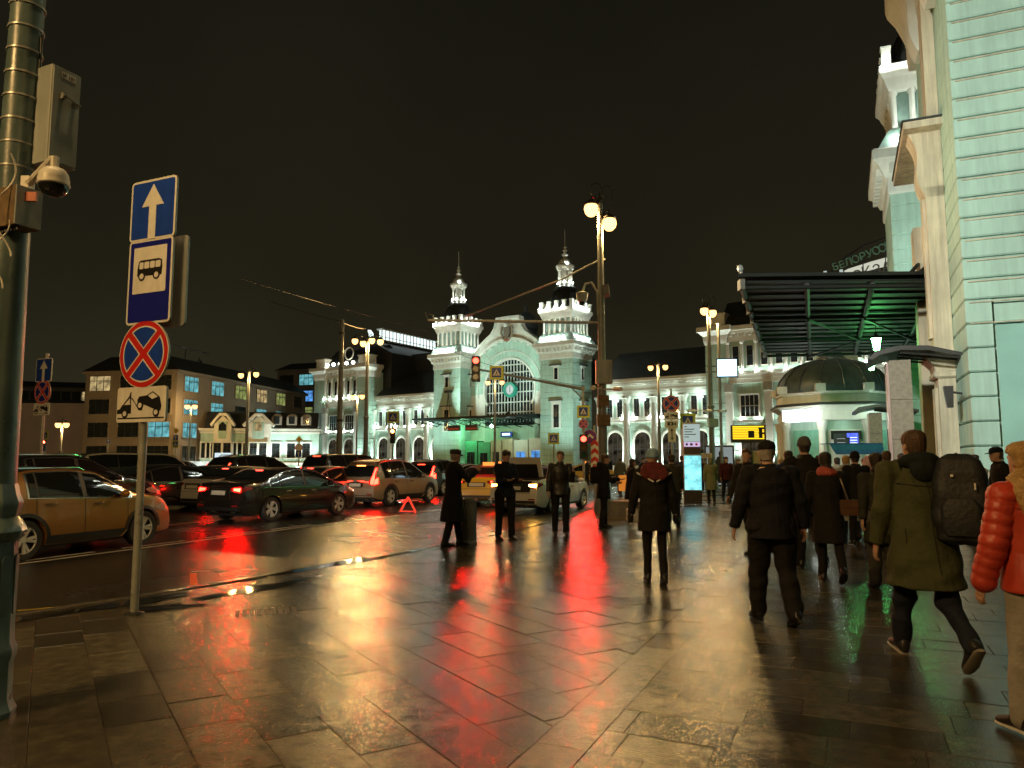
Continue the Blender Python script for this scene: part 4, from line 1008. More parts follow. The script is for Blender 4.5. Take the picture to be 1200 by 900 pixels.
# ================================================================== STREET FURNITURE
def scroll(m, x, y, z, s):
    pts = [(x+s*.45*math.cos(t)*(1-t/9), y, z+s*.6*math.sin(t)*(1-t/9)) for t in np.linspace(-1.2, 5, 14)]
    m.tube(pts, .011, 5)
def street_lamp(loc, h, heads, label, rz=0.0, r=.13, gl=.19, mat=POLEG, group='street lamps with sodium globes', collar=None):
    t = thing('street_lamp', label, 'street lamp', loc, rz, group)
    m = MB(); m.lathe([(r*2.1, 0), (r*2.1, .25), (r*1.8, .35), (r*1.55, 1.0), (r*1.25, 1.15), (r*1.15, 1.25)], 12); obj('base', m, mat, t, smooth=35)
    m = MB(); m.lathe([(r*1.05, 1.2), (r*.95, h*.45), (r*1.25, h*.45+.02), (r*1.25, h*.45+.12), (r*.85, h*.45+.15), (r*.62, h-.15), (r*.62, h+.1)], 12); obj('pole', m, mat, t, smooth=35)
    m = MB()
    for dx, dz in heads:
        m.tube([(0, 0, h-.15+dz), (dx*.5, 0, h+.16+dz), (dx, 0, h+.22+dz), (dx, 0, h+.1+dz)], .03, 6)
    scroll(m, -.15, 0, h+.5, .55); scroll(m, .2, .03, h+.45, .5); m.lathe([(.05, h), (.07, h+.2), (.02, h+.45)], 8)
    obj('bracket', m, DARKM, t, smooth=50)
    for dx, dz in heads:
        m = MB(); m.lathe([(gl*1.12, .02), (gl*1.05, .10), (gl*.5, .17), (.03, .22)], 14, (dx, 0, h+dz-.1)); hd = obj('lamp_head', m, DARKM, t, smooth=40)
        m = MB(); m.lathe([(gl*.8, .06), (gl*1.08, -.02), (gl*1.16, -gl*.6), (gl*.98, -gl*1.25), (gl*.55, -gl*1.7), (.02, -gl*1.85)], 12, (dx, 0, h+dz-.1)); obj('globe', m, LAMPW if loc[1] < 60 else LAMPF, hd, smooth=60)
        lamp('sodium_bulb', 'POINT', (dx, 0, h+dz-.1-gl*1.85-.14), 640*(gl/.2)**2*(.4 if loc[1] > 95 else 1), (1.0, .60, .21), t, size=.13)
    return t
L1 = gp(706, 600)
L1 = Vector((2.83, 23.2, 0))
t1 = street_lamp(L1, 9.75, [(-.28, .12), (.30, -.35)], 'tall street lamp with two globes and equipment boxes beside the standing man', 0, .14, .20)
m = MB(); m.box(.03, -.22, 4.35, .50, .24, .74); m.box(.03, -.345, 4.35, .44, .012, .68); obj('cabinet', m, CABIN, t1)
m = MB(); m.tube([(-.1, 0, 6.2), (-.12, 0, 6.95), (-.3, 0, 7.25), (-.5, 0, 7.2), (-.58, 0, 6.95)], .035, 6); arm_ = obj('camera_arm', m, POLEL, t1)
m = MB(); m.lathe([(.06, .26), (.2, .2), (.16, -.02), (.12, -.08)], 10, (-.6, 0, 6.7)); obj('camera_housing', m, CABIN, arm_, smooth=40)
m = MB(); m.lathe([(.09, 0), (.08, -.08), (.02, -.12)], 10, (-.6, 0, 6.62)); obj('camera_lens', m, CGLASS, arm_, smooth=40)
for zz, s_ in ((3.65, .34), (3.05, .4)):
    m = MB(); m.box(.02, -.02, zz-.2, s_, s_, .36); obj('junction_box', m, RUST, t1)
for dx, dz in ((-.28, 3.85), (.42, 3.82)):
    m = MB(); m.tube([(0, -.1, dz), (dx*1.1, -.2, dz)], .03, 5); m.tube([(dx*.9, -.1, dz+.02), (dx*1.25, -.45, dz-.02)], .07, 8); obj('camera', m, SIGNW, t1)
m = MB(); m.tube([(0, 0, 5.95), (-5.5, .1, 6.05)], .045, 6); m.tube([(-5.3, .1, 5.9), (-5.35, .1, 6.2), (-5.6, .1, 6.3), (-5.5, .1, 6.05)], .025, 5); obj('cross_arm', m, POLEL, t1)
m = MB(); m.tube([(.15, 0, 8.0), (-.1, 0, 7.95), (-1.2, .6, 7.5), (-4.5, 2.4, 6.6)], .028, 5); obj('span_wire', m, POLEL, t1)
def lamp_at(pxs, top, Y, heads, label, **k):
    v = at(pxs, top, Y); return street_lamp((v.x, v.y, 0), v.z, heads, label, **k)
t2 = lamp_at(830, 362, 39.6, [(-.22, .1), (.22, -.02)], 'street lamp with square lit screen bracketed to its pole', r=.15, gl=.19)
m = MB(); m.tube([(.55, .15, 0), (.55, .15, 9.0)], .08, 8); obj('second_pole', m, POLEG, t2)
for dx in (-.9, .0, .75):
    m = MB(); m.tube([(0, 0, 4.25), (dx, -.2, 4.25)], .03, 5); m.tube([(dx, -.1, 4.25), (dx-.45, -.5, 4.2)], .08, 8); obj('camera', m, SIGNW, t2)
m = MB(); m.box(.05, -.1, 3.6, .5, .4, .45); obj('junction_box', m, CABIN, t2)
SC = thing('lit_screen', 'square white glowing screen fixed high beside the lamp pole', 'screen', at(852, 431, 39.4), R(-8))
m = MB(); m.box(0, .08, 0, 1.12, .16, 1.02); m.box(-.8, .1, .1, .5, .05, .05); m.box(-.8, .1, -.2, .5, .05, .05); obj('casing', m, DARKM, SC)
m = MB(); m.box(0, -.012, 0, 1.0, .02, .9); obj('display', m, SCREENW, SC)
t3 = lamp_at(771, 428, 62, [(-.62, 0), (.62, .06)], 'two globe street lamp before the colonnaded wing, behind the sign cluster', r=.14, gl=.2)
t4 = lamp_at(431, 397, 49, [(-.85, .05), (-.3, -.12), (.28, .08), (.85, 0)], 'four globe street lamp between the cars and the far pavilion', r=.16, gl=.18)
t5 = lamp_at(292, 437, 68, [(-.75, 0), (.65, .1)], 'two globe street lamp in front of the pale annex', r=.15, gl=.22)
t6 = lamp_at(580, 446, 76, [(-.72, 0), (.72, .03)], 'slim two globe lamp before the clock arch', r=.12, gl=.2)
t7 = lamp_at(224, 474, 98, [(-.5, 0), (.5, 0)], 'distant two globe lamp before the office block corner', r=.14, gl=.28)
t8 = lamp_at(419, 463, 88, [(-.55, 0), (.55, .08)], 'small two globe lamp in front of the far pavilion portal', r=.12, gl=.26)
t9 = lamp_at(73, 495, 84, [(-.45, 0), (.45, 0)], 'distant two globe lamp before the lilac corner building', r=.14, gl=.28)
t10 = lamp_at(13, 436, 48, [(-.2, 0)], 'street lamp peeking out beside the near mast', r=.13, gl=.2)
t11 = lamp_at(54, 502, 120, [(-.3, 0)], 'faint single globe lamp before the long apartment house', r=.12, gl=.26)
# lamps of the same street that stand behind the viewpoint
lb1 = street_lamp((7.5, -8.5, 0), 9.6, [(-.4, 0), (.4, 0)], 'street lamp on the plaza behind the viewpoint', gl=.115)
lb2 = street_lamp((-9.2, -3.5, 0), 9.6, [(-.9, 0), (-.35, 0), (.35, 0), (.9, 0)], 'street lamp by the kerb behind the viewpoint', gl=.235)

# ---- the big mast beside the viewpoint
MX, MY = -3.355, 4.85
MA = thing('lamp_mast', 'thick grey green mast with straps, cabinet and cast foot beside the kerb', 'mast', (MX, MY, 0))
m = MB(); m.lathe([(.20, 0), (.205, .03), (.19, .06), (.175, .10), (.172, .33), (.185, .36), (.19, .39), (.185, .42), (.17, .45), (.165, .55), (.16, .95), (.155, 1.08), (.185, 1.11), (.20, 1.15), (.185, 1.19), (.15, 1.24), (.165, 1.30), (.17, 1.33), (.15, 1.38), (.132, 1.45)], 10); obj('cast_foot', m, CASTT, MA, smooth=30)
for k in range(10):
    a = 2*PI*(k+.5)/10
    m = MB(); m.prism(rrect(-.032, .62, .032, 1.0, .03), -.008, 0, 'xz'); obj('relief_panel', m, CASTT, MA, (.155*math.cos(a), .155*math.sin(a), 0), a+PI/2)
m = MB(); m.lathe([(.125, 1.4), (.108, 3.0), (.102, 4.6), (.09, 8.9), (.10, 9.2)], 20); obj('pole', m, CASTT, MA, smooth=40)
for k in range(11):
    zz = 3.55+k*.165; m = MB(); m.lathe([(.104, zz), (.1115, zz+.003), (.1115, zz+.015), (.104, zz+.018)], 20); obj('steel_strap', m, nmat('strap_zinc', (.42, .43, .42), .35, metal=.3), MA, smooth=40)
m = MB()
for s_ in (-1, 1): m.tube([(0, 0, 9.0), (s_*.6, 0, 9.3), (s_*1.1, 0, 9.25)], .04, 6)
mh = obj('arm', m, DARKM, MA)
for s_ in (-1, 1):
    m = MB(); m.lathe([(.2, 0), (.21, -.06), (.16, -.22), (.02, -.3)], 12, (s_*1.1, 0, 9.15)); obj('globe', m, LAMPN, mh, smooth=60); lamp('sodium_bulb', 'POINT', (s_*1.1, 0, 8.7), 300, (1.0, .66, .28), MA, size=.13)
m = MB(); m.lathe([(.13, 1.5), (.13, 1.51)], 8); 
flood(MA, (.35, .2, 8.7), 14500, (.92, 1.0, .9), (15.6, 13.4, 7.6), .3, 48, .6)  # floodlight added on the mast to brighten the near block's face
flood(t1, (.3, 0, 7.0), 1300, (1.0, .74, .42), (9.7, -2.0, 8.0), .3, 62, .8)  # warm floodlight added on the lamp post for the block's side face
# cabinet
CBX = thing('equipment_cabinet', 'tall grey steel equipment cabinet strapped to the mast', 'cabinet', at(58, 140, 4.95), R(-34))
CBX.location = at(64, 141, 4.9); CBX.rotation_euler.z = R(65)
m = MB(); m.prism(rrect(-.10, -.10, .10, .13, .012), -.34, .34); obj('case', m, CABIN, CBX)
m = MB(); m.box(.0, -.107, 0, .188, .012, .66); dr = obj('door', m, CABIN, CBX)
m = MB(); m.box(-.035, -.13, .13, .025, .04, .04, mi=0); m.box(.05, -.13, .10, .025, .04, .04, mi=0); m.tube([(-.045, -.155, .13), (.075, -.155, .10)], .008, 6, mi=0); obj('handle', m, POLEL, dr)
m = MB(); m.box(.005, -.115, .285, .10, .004, .045); obj('label_plate', m, SIGNW, dr)
text('SF 101', .034, SIGNK, dr, (.005, -.118, .273), (R(90), 0, 0), 'label_lettering', .001)
m = MB(); m.box(0, .17, 0, .17, .05, .55); m.box(-.03, .22, .1, .12, .05, .36); m.box(-.02, .2, -.2, .05, .08, .05); obj('mounting_rail', m, RUST, CBX)
m = MB(); m.tube([(-.09, .06, .34), (-.09, .06, .58)], .009, 6); obj('antenna', m, SIGNK, CBX)
# dome camera on an arm
DCM = thing('dome_camera', 'cream dome camera on a bent arm reaching from the mast', 'camera', at(63, 212, 4.55))
v_ = Vector((MX, MY, DCM.location.z))-DCM.location
m = MB(); m.tube([(v_.x*.62, v_.y*.62, .06), (v_.x*.55, v_.y*.55, .07), (-.03, .02, .155), (0, 0, .15), (0, 0, .07)], [.03, .024, .022, .026, .026], 8); m.box(v_.x*.66, v_.y*.66, .04, .05, .07, .12); obj('arm', m, SIGNW, DCM, smooth=40)
m = MB(); m.lathe([(.03, .085), (.06, .075), (.082, .045), (.09, .01), (.09, -.012), (.094, -.02), (.094, -.028), (.088, -.034)], 20); obj('housing', m, SIGNW, DCM, smooth=40)
m = MB(); m.lathe([(.086, -.034), (.082, -.06), (.06, -.088), (.03, -.1), (.004, -.103)], 20); obj('lens_dome', m, CGLASS, DCM, smooth=60)
m = MB(); m.box(v_.x*.5, v_.y*.5-.03, -.06, .09, .02, .06); obj('orange_tag', m, nmat('orange_tag', (.55, .12, .04), .5), DCM)
JB = thing('junction_box', 'small rusty grey junction box on the mast under the dome camera', 'box', at(26, 245, 4.72), R(65))
m = MB(); m.box(.0, .06, 0, .17, .24, .26); obj('case', m, RUST, JB); m = MB(); m.box(.0, -.066, 0, .168, .012, .258); obj('cover', m, CABIN, JB)
m = MB()
for i in range(7): m.tube([(-.05, -.05+i*.03, -.13), (-.05, -.05+i*.03, -.16)], .010, 6)
obj('cable_gland', m, SIGNK, JB)
m = MB(); m.tube([(-.13+.05*math.sin(k*.42), -.02-.04*math.cos(k*.3), .32-k*.035) for k in range(20)], .006, 6); m.tube([(-.11+.03*math.sin(k*.5+1), .02-.04*math.cos(k*.35), -.1-k*.03) for k in range(16)], .006, 6); obj('cable', m, SIGNW, JB, smooth=60)

# ---- traffic signs
def S_(name, build, parent, x, z, mats, y=-.05, lab=None):
    m = MB(); build(m); o = obj(name, m, mats, parent, (x, y, z)); 
    if lab: o['label'] = lab
    return o
MS = [SIGNW, SIGNB, SIGNR, SIGNK, SIGNY, ALU, SIGNDB, SIGNO, nmat('sign_purple', (.16, .02, .22), .4)]
def sc(pts, s, dx=0, dz=0): return [(x*s+dx, z*s+dz) for x, z in pts]
def plate(m, w_, h, r, back=0, face=1, border=.025):
    m.prism(rrect(-w_/2, -h/2, w_/2, h/2, r), -.012, .012, 'xz', back, 5)
    m.prism(rrect(-w_/2+border, -h/2+border, w_/2-border, h/2-border, max(.01, r-border)), -.0145, -.011, 'xz', face)
def oneway(s=1.0):
    def f(m):
        plate(m, .70*s, .70*s, .05*s)
        m.prism(sc([(-.055, -.34), (.055, -.34), (.055, .04), (.17, .04), (0, .29), (-.17, .04), (-.055, .04)], s), -.018, -.014, 'xz', 0)
    return f
def disc(m, r, y0, y1, mi, mi_s=None, n=32): m.prism(arcpts(0, 0, r, 0, 360, n)[:-1], y0, y1, 'xz', mi, mi_s)
def nostop(s=1.0, face=1):
    def f(m):
        r = .35*s
        disc(m, r, -.012, .012, 0, 5); disc(m, r*.97, -.0145, -.011, 2)
        for k in range(4):
            a0 = 45+90*k
            def pt(rr, off, a): return (rr*math.cos(R(a))+off*math.cos(R(a0+45)), rr*math.sin(R(a))+off*math.sin(R(a0+45)))
            for (ri, off, yy, mi) in ((.83, .048, -.0165, 0), (.785, .066, -.0185, face)):
                q = [(off*s*math.cos(R(a0+45)), off*s*math.sin(R(a0+45)))]
                lim = math.degrees(math.asin(min(.99, off*s*.707/(r*ri))))
                for a in np.linspace(a0+lim, a0+90-lim, 9): q.append((r*ri*math.cos(R(a)), r*ri*math.sin(R(a))))
                m.prism(q, yy, -.012, 'xz', mi)
    return f
def busstop(s=1.0):
    def f(m):
        plate(m, .72*s, 1.02*s, .05*s, 0, 6)
        m.prism(rrect(-.27*s, -.14*s, .27*s, .42*s, .01), -.017, -.014, 'xz', 0)
        o = (0, .12)
        m.prism(sc([(-.20, -.06), (.20, -.07), (.21, .02), (.20, .11), (.15, .13), (-.15, .13), (-.18, .11), (-.20, .02)], s, 0, .13*s), -.0195, -.017, 'xz', 3)
        for x0, x1 in ((-.165, -.10), (-.085, -.005), (.01, .085), (.10, .18)): m.prism(rrect(x0*s, .155*s, x1*s, .235*s, .012*s, 2), -.0215, -.019, 'xz', 0)
        for x in (-.12, .12):
            m.prism(sc(arcpts(0, 0, .055, 0, 360, 16)[:-1], s, x*s, .065*s), -.022, -.019, 'xz', 3); m.prism(sc(arcpts(0, 0, .034, 0, 360, 14)[:-1], s, x*s, .065*s), -.0235, -.021, 'xz', 0)
    return f
def tow(s=1.0):
    def f(m):
        m.prism(rrect(-.35*s, -.18*s, .35*s, .18*s, .03*s), -.012, .012, 'xz', 0, 5)
        m.prism(rrect(-.33*s, -.145*s, .33*s, -.132*s, .003), -.0145, -.012, 'xz', 3)
        m.prism(sc([(-.34, -.09), (-.14, -.09), (-.14, .0), (-.27, .0), (-.30, -.04), (-.34, -.05)], s), -.0155, -.012, 'xz', 3)
        m.prism(sc([(-.26, .0), (-.17, .09), (-.155, .13), (-.145, .13), (-.145, .0), (-.155, .0), (-.16, .075), (-.245, .0)], s), -.0155, -.012, 'xz', 3)
        m.prism(sc([(-.145, .07), (-.13, .07), (-.03, -.06), (.02, -.06), (.02, -.045), (-.025, -.045)], s), -.0155, -.012, 'xz', 3)
        m.prism(sc([(-.05, .05), (-.03, .08), (.08, .09), (.16, .13), (.26, .07), (.29, -.02), (.28, -.07), (.25, -.07), (.0, .01), (-.05, .01)], s), -.0155, -.012, 'xz', 3)
        m.prism(sc([(.10, .085), (.165, .115), (.235, .07), (.16, .05)], s), -.018, -.015, 'xz', 0)
        for x, z in ((-.225, -.09), (-.01, -.01), (.22, -.085)):
            m.prism(sc(arcpts(0, 0, .045, 0, 360, 14)[:-1], s, x*s, z*s), -.018, -.012, 'xz', 3); m.prism(sc(arcpts(0, 0, .026, 0, 360, 12)[:-1], s, x*s, z*s), -.0205, -.017, 'xz', 0)
    return f
def crosswalk(s=1.0):
    def f(m):
        m.prism(rrect(-.45*s, -.45*s, .45*s, .45*s, .03), -.012, .012, 'xz', 4, 5); m.prism(rrect(-.31*s, -.31*s, .31*s, .31*s, .02), -.016, -.012, 'xz', 1)
        m.prism(sc([(-.24, -.20), (.24, -.20), (0, .24)], s), -.020, -.016, 'xz', 0)
        m.prism(sc([(-.02, .05), (.04, .05), (.05, -.04), (.09, -.16), (.05, -.16), (.01, -.06), (-.06, -.16), (-.10, -.15), (-.03, -.04)], s), -.024, -.02, 'xz', 3)
        m.prism(sc(arcpts(.01, .095, .03, 0, 360, 8)[:-1], s), -.024, -.02, 'xz', 3)
        for k in range(4): m.prism(sc([(-.2+k*.11, -.19), (-.14+k*.11, -.19), (-.13+k*.1, -.16), (-.18+k*.1, -.16)], s), -.0235, -.02, 'xz', 3)
    return f
def roundarrow(s=1.0, face=8):
    def f(m):
        disc(m, .35*s, -.012, .012, 0, 5); disc(m, .33*s, -.015, -.011, face)
        m.prism(sc([(-.2, -.02), (0, .16), (.2, -.02), (.13, -.09), (0, .03), (-.13, -.09)], s), -.019, -.015, 'xz', 0)
    return f
def chevron(w_=.34, h=1.35):
    def f(m):
        m.prism(rrect(-w_/2, -h/2, w_/2, h/2, .01), -.012, .012, 'xz', 0, 5)
        n = 4
        for k in range(n):
            z0 = -h/2+.03+k*h/n; z1 = z0+h/n*.52
            m.prism([(-w_/2+.01, z0), (0, z0+.14), (w_/2-.01, z0), (w_/2-.01, z1), (0, z1+.14), (-w_/2+.01, z1)][0:6], -.016, -.012, 'xz', 2)
    return f
def whiteplate(w_, h, sym=None):
    def f(m):
        m.prism(rrect(-w_/2, -h/2, w_/2, h/2, .02), -.012, .012, 'xz', 0, 5)
        if sym == 'arrow': m.prism([(0, h*.4), (-.07, h*.22), (-.022, h*.22), (-.022, -h*.22), (-.07, -h*.22), (0, -h*.4), (.07, -h*.22), (.022, -h*.22), (.022, h*.22), (.07, h*.22)], -.016, -.012, 'xz', 3)
        if sym == 'camera':
            m.prism(rrect(-.2, -.07, .08, .09, .02), -.016, -.012, 'xz', 3); m.prism([(.08, 0), (.2, .09), (.2, -.08)], -.016, -.012, 'xz', 3)
            m.prism(arcpts(-.05, .01, .05, 0, 360, 12)[:-1], -.019, -.015, 'xz', 0)
    return f
def diamond(s=1.0):
    def f(m): m.prism(sc([(0, -.5), (.5, 0), (0, .5), (-.5, 0)], s), -.012, .012, 'xz', 0, 5); m.prism(sc([(0, -.42), (.42, 0), (0, .42), (-.42, 0)], s), -.016, -.012, 'xz', 7)
    return f
def bluesq(s=1.0, bar=True):
    def f(m):
        plate(m, .6*s, .6*s, .04)
        if bar: m.prism(rrect(-.05*s, -.2*s, .05*s, .2*s, .01), -.018, -.014, 'xz', 0); m.prism(rrect(-.14*s, .06*s, .14*s, .16*s, .01), -.019, -.014, 'xz', 0)
    return f
def post(name, label, base, h, rz, r=.038, mat=POLEL, foot=True):
    t = thing(name, label, 'sign post', (base.x, base.y, 0), rz)
    m = MB(); m.tube([(0, 0, -.02), (0, 0, h)], r, 12); obj('post', m, mat, t, smooth=40)
    if foot: m = MB(); m.lathe([(r*2.4, 0), (r*2.3, .015), (r*1.2, .03)], 12); obj('foot_plate', m, DARKM, t)
    return t
base = gp(157, 720)
P1 = post('sign_post', 'grey post with one way, bus stop, no stopping and tow away signs by kerb', base, 4.62, R(-24), .042)
zed = lambda px, py: at(px, py, base.y-.05).z
S_('one_way_sign', oneway(.98), P1, .05, zed(179, 246), MS, lab='blue square sign with white arrow pointing up')
S_('bus_stop_sign', busstop(.92), P1, .05, zed(175, 330), MS, lab='deep blue sign with black bus on white panel')
m = MB(); m.prism(rrect(-.36, -.5, .36, .5, .04), .02, .045, 'xz'); obj('sign_back', m, ALU, P1, (.08, .06, zed(175, 329)+.0))
S_('no_stopping_sign', nostop(1.06), P1, .02, zed(169, 415), MS, lab='round blue sign with red cross and rim')
S_('tow_away_plate', tow(1.05), P1, .02, zed(165, 474), MS, lab='white plate with black tow truck pictogram')
for zz in (zed(179, 230), zed(175, 300), zed(175, 355), zed(169, 395), zed(165, 474)):
    m = MB(); m.box(0, .008, zz, .14, .088, .03); obj('clamp', m, ALU, P1)
b2_ = at(47, 540, 20); P2 = post('sign_post', 'farther grey post with small arrow, no stopping and tow plates behind orange car', b2_, 4.5, R(-24), .05)
z2 = lambda py: at(47, py, 20).z
S_('one_way_sign', oneway(.92), P2, 0, z2(434), MS); S_('no_stopping_sign', nostop(.95, 6), P2, 0, z2(459.5), MS); S_('tow_away_plate', tow(.92), P2, 0, z2(479.5), MS)
# sign cluster by the lamp of the far wing
b3 = at(788, 540, 35); P3 = post('sign_post', 'post with large no stopping sign, camera plate and double arrow plate', b3, 5.0, R(-6), .05)
z3 = lambda py: at(788, py, 35).z
S_('no_stopping_sign', nostop(1.12, 6), P3, 0, z3(473), MS); S_('tow_away_plate', tow(.95), P3, 0, z3(487.5), MS); S_('camera_plate', whiteplate(.62, .34, 'camera'), P3, 0, z3(497), MS); S_('arrow_plate', whiteplate(.36, .72, 'arrow'), P3, 0, z3(509), MS)
for (px, py, Y, lab, h) in ((807, 493.5, 36, 'crosswalk sign with lime border above the lit info pylon', 4.1), (649, 514, 48, 'crosswalk sign with lime border before the clock tower doors', 3.4)):
    p_ = at(px, 540, Y); q_ = at(px, py, Y); t = post('crosswalk_sign', lab, p_, q_.z+.4, R(-8), .05); S_('sign_plate', crosswalk(.8), t, 0, q_.z, MS)
# left cluster of small far signs
for (px, Y, items, lab) in ((205, 70, ((505, 'd'), (513, 'b'), (520.5, 'c')), 'post with yellow diamond, blue square and crosswalk sign before the office block'), (350, 62, ((515, 'd'), (524.5, 'w'), (532, 'b')), 'post with yellow diamond and round white sign before the annex'), (126, 84, ((517, 'b'),), 'post with blue and white square sign by the lilac corner')):
    p_ = at(px, 540, Y); t = post('sign_post', lab, p_, at(px, items[0][0], Y).z+.3, R(-10), .05)
    for py, k in items:
        zz = at(px, py, Y).z
        if k == 'd': S_('priority_sign', diamond(.62), t, 0, zz, MS)
        elif k == 'b': S_('direction_sign', bluesq(.9), t, 0, zz, MS)
        elif k == 'c': S_('crosswalk_plate', crosswalk(.75), t, 0, zz, MS)
        else: S_('speed_sign', lambda m: (disc(m, .33, -.012, .012, 2, 5), disc(m, .27, -.016, -.011, 0)), t, 0, zz, MS)
b4 = at(697, 540, 34); P4 = post('sign_post', 'post with round purple arrow sign and red white chevron board', b4, 3.2, R(-4), .05)
S_('arrow_sign', roundarrow(.95), P4, -.22, at(691, 512, 34).z, MS); S_('chevron_board', chevron(.36, 1.5), P4, .0, at(697, 533, 34).z-.05, MS)
# ---- traffic lights
def tl_head(parent, x, y, z, on=0, s=1.0, mat=REDL, name='signal_head'):
    m = MB(); m.prism(rrect(-.15*s, -.46*s, .15*s, .46*s, .05), -.02, .16, 'xz'); hd = obj(name, m, BLACKP, parent, (x, y, z))
    for k in range(3):
        zz = .29*s-k*.29*s
        m = MB(); m.prism(sc(arcpts(0, 0, .105*s, 0, 360, 18)[:-1], 1, 0, zz), -.035, -.018, 'xz'); obj('lens', m, mat if k == on else nmat('dark_lens_%d' % k, ((.09, .012, .01), (.09, .06, .01), (.01, .06, .03))[k], .2), hd)
        if k == on: lamp('signal_beam', 'SPOT', (0, -.16, zz), (700 if mat is REDL else 90), (1, .004, .002), hd, (0, -6, zz-.7), .1, 110, .5)
        m = MB(); pts = arcpts(0, zz, .12*s, -15, 195, 10); q = arcpts(0, zz, .135*s, 195, -15, 10)
        m.prism(pts+q, -.14, -.02, 'xz'); obj('visor', m, BLACKP, hd)
    return hd
b5 = at(684, 540, 33.2); TL = thing('traffic_light', 'red traffic light on post with crosswalk and no stopping signs', 'traffic light', (b5.x, b5.y, 0), R(-3))
zt = lambda py: at(684, py, 33.2).z
m = MB(); m.tube([(0, 0, 0), (0, 0, zt(455))], .055, 10); obj('post', m, POLEL, TL, smooth=40)
tl_head(TL, 0, -.12, zt(515)-.33, 0, 1.2)
S_('crosswalk_plate', crosswalk(.62), TL, 0, zt(482.5), MS, y=-.1); S_('no_stopping_sign', nostop(.62, 8), TL, 0, zt(497), MS, y=-.1)
arm0, arm1 = at(684, 456, 33.2), at(556, 432, 33.0); ofs = Vector((b5.x, b5.y, 0))
m = MB(); mrot = Matrix.Rotation(R(3), 4, 'Z'); m.tube([mrot @ (arm0-ofs), mrot @ (arm1-ofs)], [.07, .045], 8); m.tube([mrot @ (at(686, 470, 33.2)-ofs), mrot @ (at(668, 453, 33.2)-ofs)], .03, 6); m.box(0, 0, zt(455), .16, .16, .2); obj('mast_arm', m, POLEG, TL, smooth=40)
q_ = mrot @ (at(558, 430, 33)-ofs); tl_head(TL, q_.x, q_.y-.15, q_.z-.1, 0, 1.25)
q_ = mrot @ (at(582, 437, 32.9)-ofs); S_('crosswalk_plate', crosswalk(.68), TL, q_.x, q_.z, MS, y=q_.y-.1)
b6 = at(460, 540, 46); TL2 = thing('traffic_light', 'amber traffic light under crosswalk sign beside the far wing', 'traffic light', (b6.x, b6.y, 0), R(-3)); z6 = lambda py: at(460, py, 46).z
m = MB(); m.tube([(0, 0, 0), (0, 0, z6(482))], .06, 8); obj('post', m, POLEL, TL2); tl_head(TL2, 0, -.12, z6(511), 0, 1.0, emat('amber_red_signal', (1, .16, .03), 60)); S_('crosswalk_plate', crosswalk(.78), TL2, 0, z6(489), MS, y=-.1)
b7 = at(51, 540, 70); TL3 = thing('traffic_light', 'red traffic light far off before the lilac corner building', 'traffic light', (b7.x, b7.y, 0)); z7 = lambda py: at(51, py, 70).z
m = MB(); m.tube([(0, 0, 0), (0, 0, z7(505))], .06, 8); obj('post', m, POLEL, TL3); tl_head(TL3, 0, -.12, z7(522), 0, 1.1, emat('far_red_signal', (1, .05, .02), 60)); S_('crosswalk_plate', crosswalk(.8), TL3, 0, z7(510), MS, y=-.1)
# ---- tall dark trolley mast and overhead wires
b8 = at(397, 540, 46); TM = thing('trolley_mast', 'tall plain grey trolley wire mast before the far pavilion', 'mast', (b8.x, b8.y, 0))
ztop = at(397, 375, 46).z
m = MB(); m.lathe([(.2, 0), (.18, 3), (.15, 6), (.13, ztop)], 10); obj('pole', m, POLEG, TM, smooth=40)
m = MB(); m.lathe([(.21, 4.0), (.21, 4.15)], 10); m.lathe([(.17, ztop-.9), (.17, ztop-.8)], 10); obj('collar', m, DARKM, TM)
def wire(label, a, b, sag, r=.018):
    m = MB(); pts = [a.lerp(b, k/14)+Vector((0, 0, -sag*4*(k/14)*(1-k/14))) for k in range(15)]
    m.tube(pts, r, 4); return tag(obj('overhead_wire', m, nmat('wire_brown', (.06, .05, .04), .5), None), label, 'wire', 'overhead wires')
wire('thin overhead wire sloping from the trolley mast top to the lamp cross arm', at(280, 326, 40), at(502, 388, 60), .1)
wire('lower thin overhead wire ending at the grey trolley mast', at(316, 353, 44), at(397, 376, 46), .05)
wire('thin overhead wire between trolley mast and four globe lamp', at(397, 376, 46), at(432, 386, 49), .1)
wire('slack wire crossing in front of the clock arch', at(500, 398, 60), at(684, 452, 60), .6)
# ---- litter bin, warning triangle, info pylon, led board
BN = gp(549, 637); BI = thing('litter_bin', 'perforated steel litter bin beside the man in long coat', 'bin', (BN.x, BN.y, 0))
m = MB(); m.lathe([(.17, .0), (.17, .05), (.155, .06), (.155, .78), (.17, .79), (.175, .84), (.16, .86), (.13, .85), (.12, .6)], 24); obj('shell', m, POLEG, BI, smooth=40)
m = MB()
for r_ in range(17):
    for k in range(26):
        a = 2*PI*(k+.5*(r_ % 2))/26; z = .10+r_*.04; m.add([(.157*math.cos(a+da), .157*math.sin(a+da), z+dz) for da, dz in ((-.05, 0), (0, -.012), (.05, 0), (0, .012))], [(0, 1, 2, 3)])
obj('perforation', m, SIGNK, BI)
WT = gp(478, 601, ROADZ); TR = thing('warning_triangle', 'red warning triangle standing on the wet road behind the tan estate', 'warning triangle', (WT.x, WT.y, ROADZ), R(-20))
m = MB()
a_, b_, c_ = (-.28, .03), (.28, .03), (0, .50)
for p, q in ((a_, b_), (b_, c_), (c_, a_)): m.tube([(p[0], 0, p[1]), (q[0], .0, q[1])], .035, 6)
obj('reflector', m, emat('reflector_red_glow', (1, .06, .03), 1.1), TR); m = MB(); m.box(0, 0, .015, .5, .3, .03); obj('foot', m, BLACKP, TR)  # glow stands in for headlight sent back by the reflector
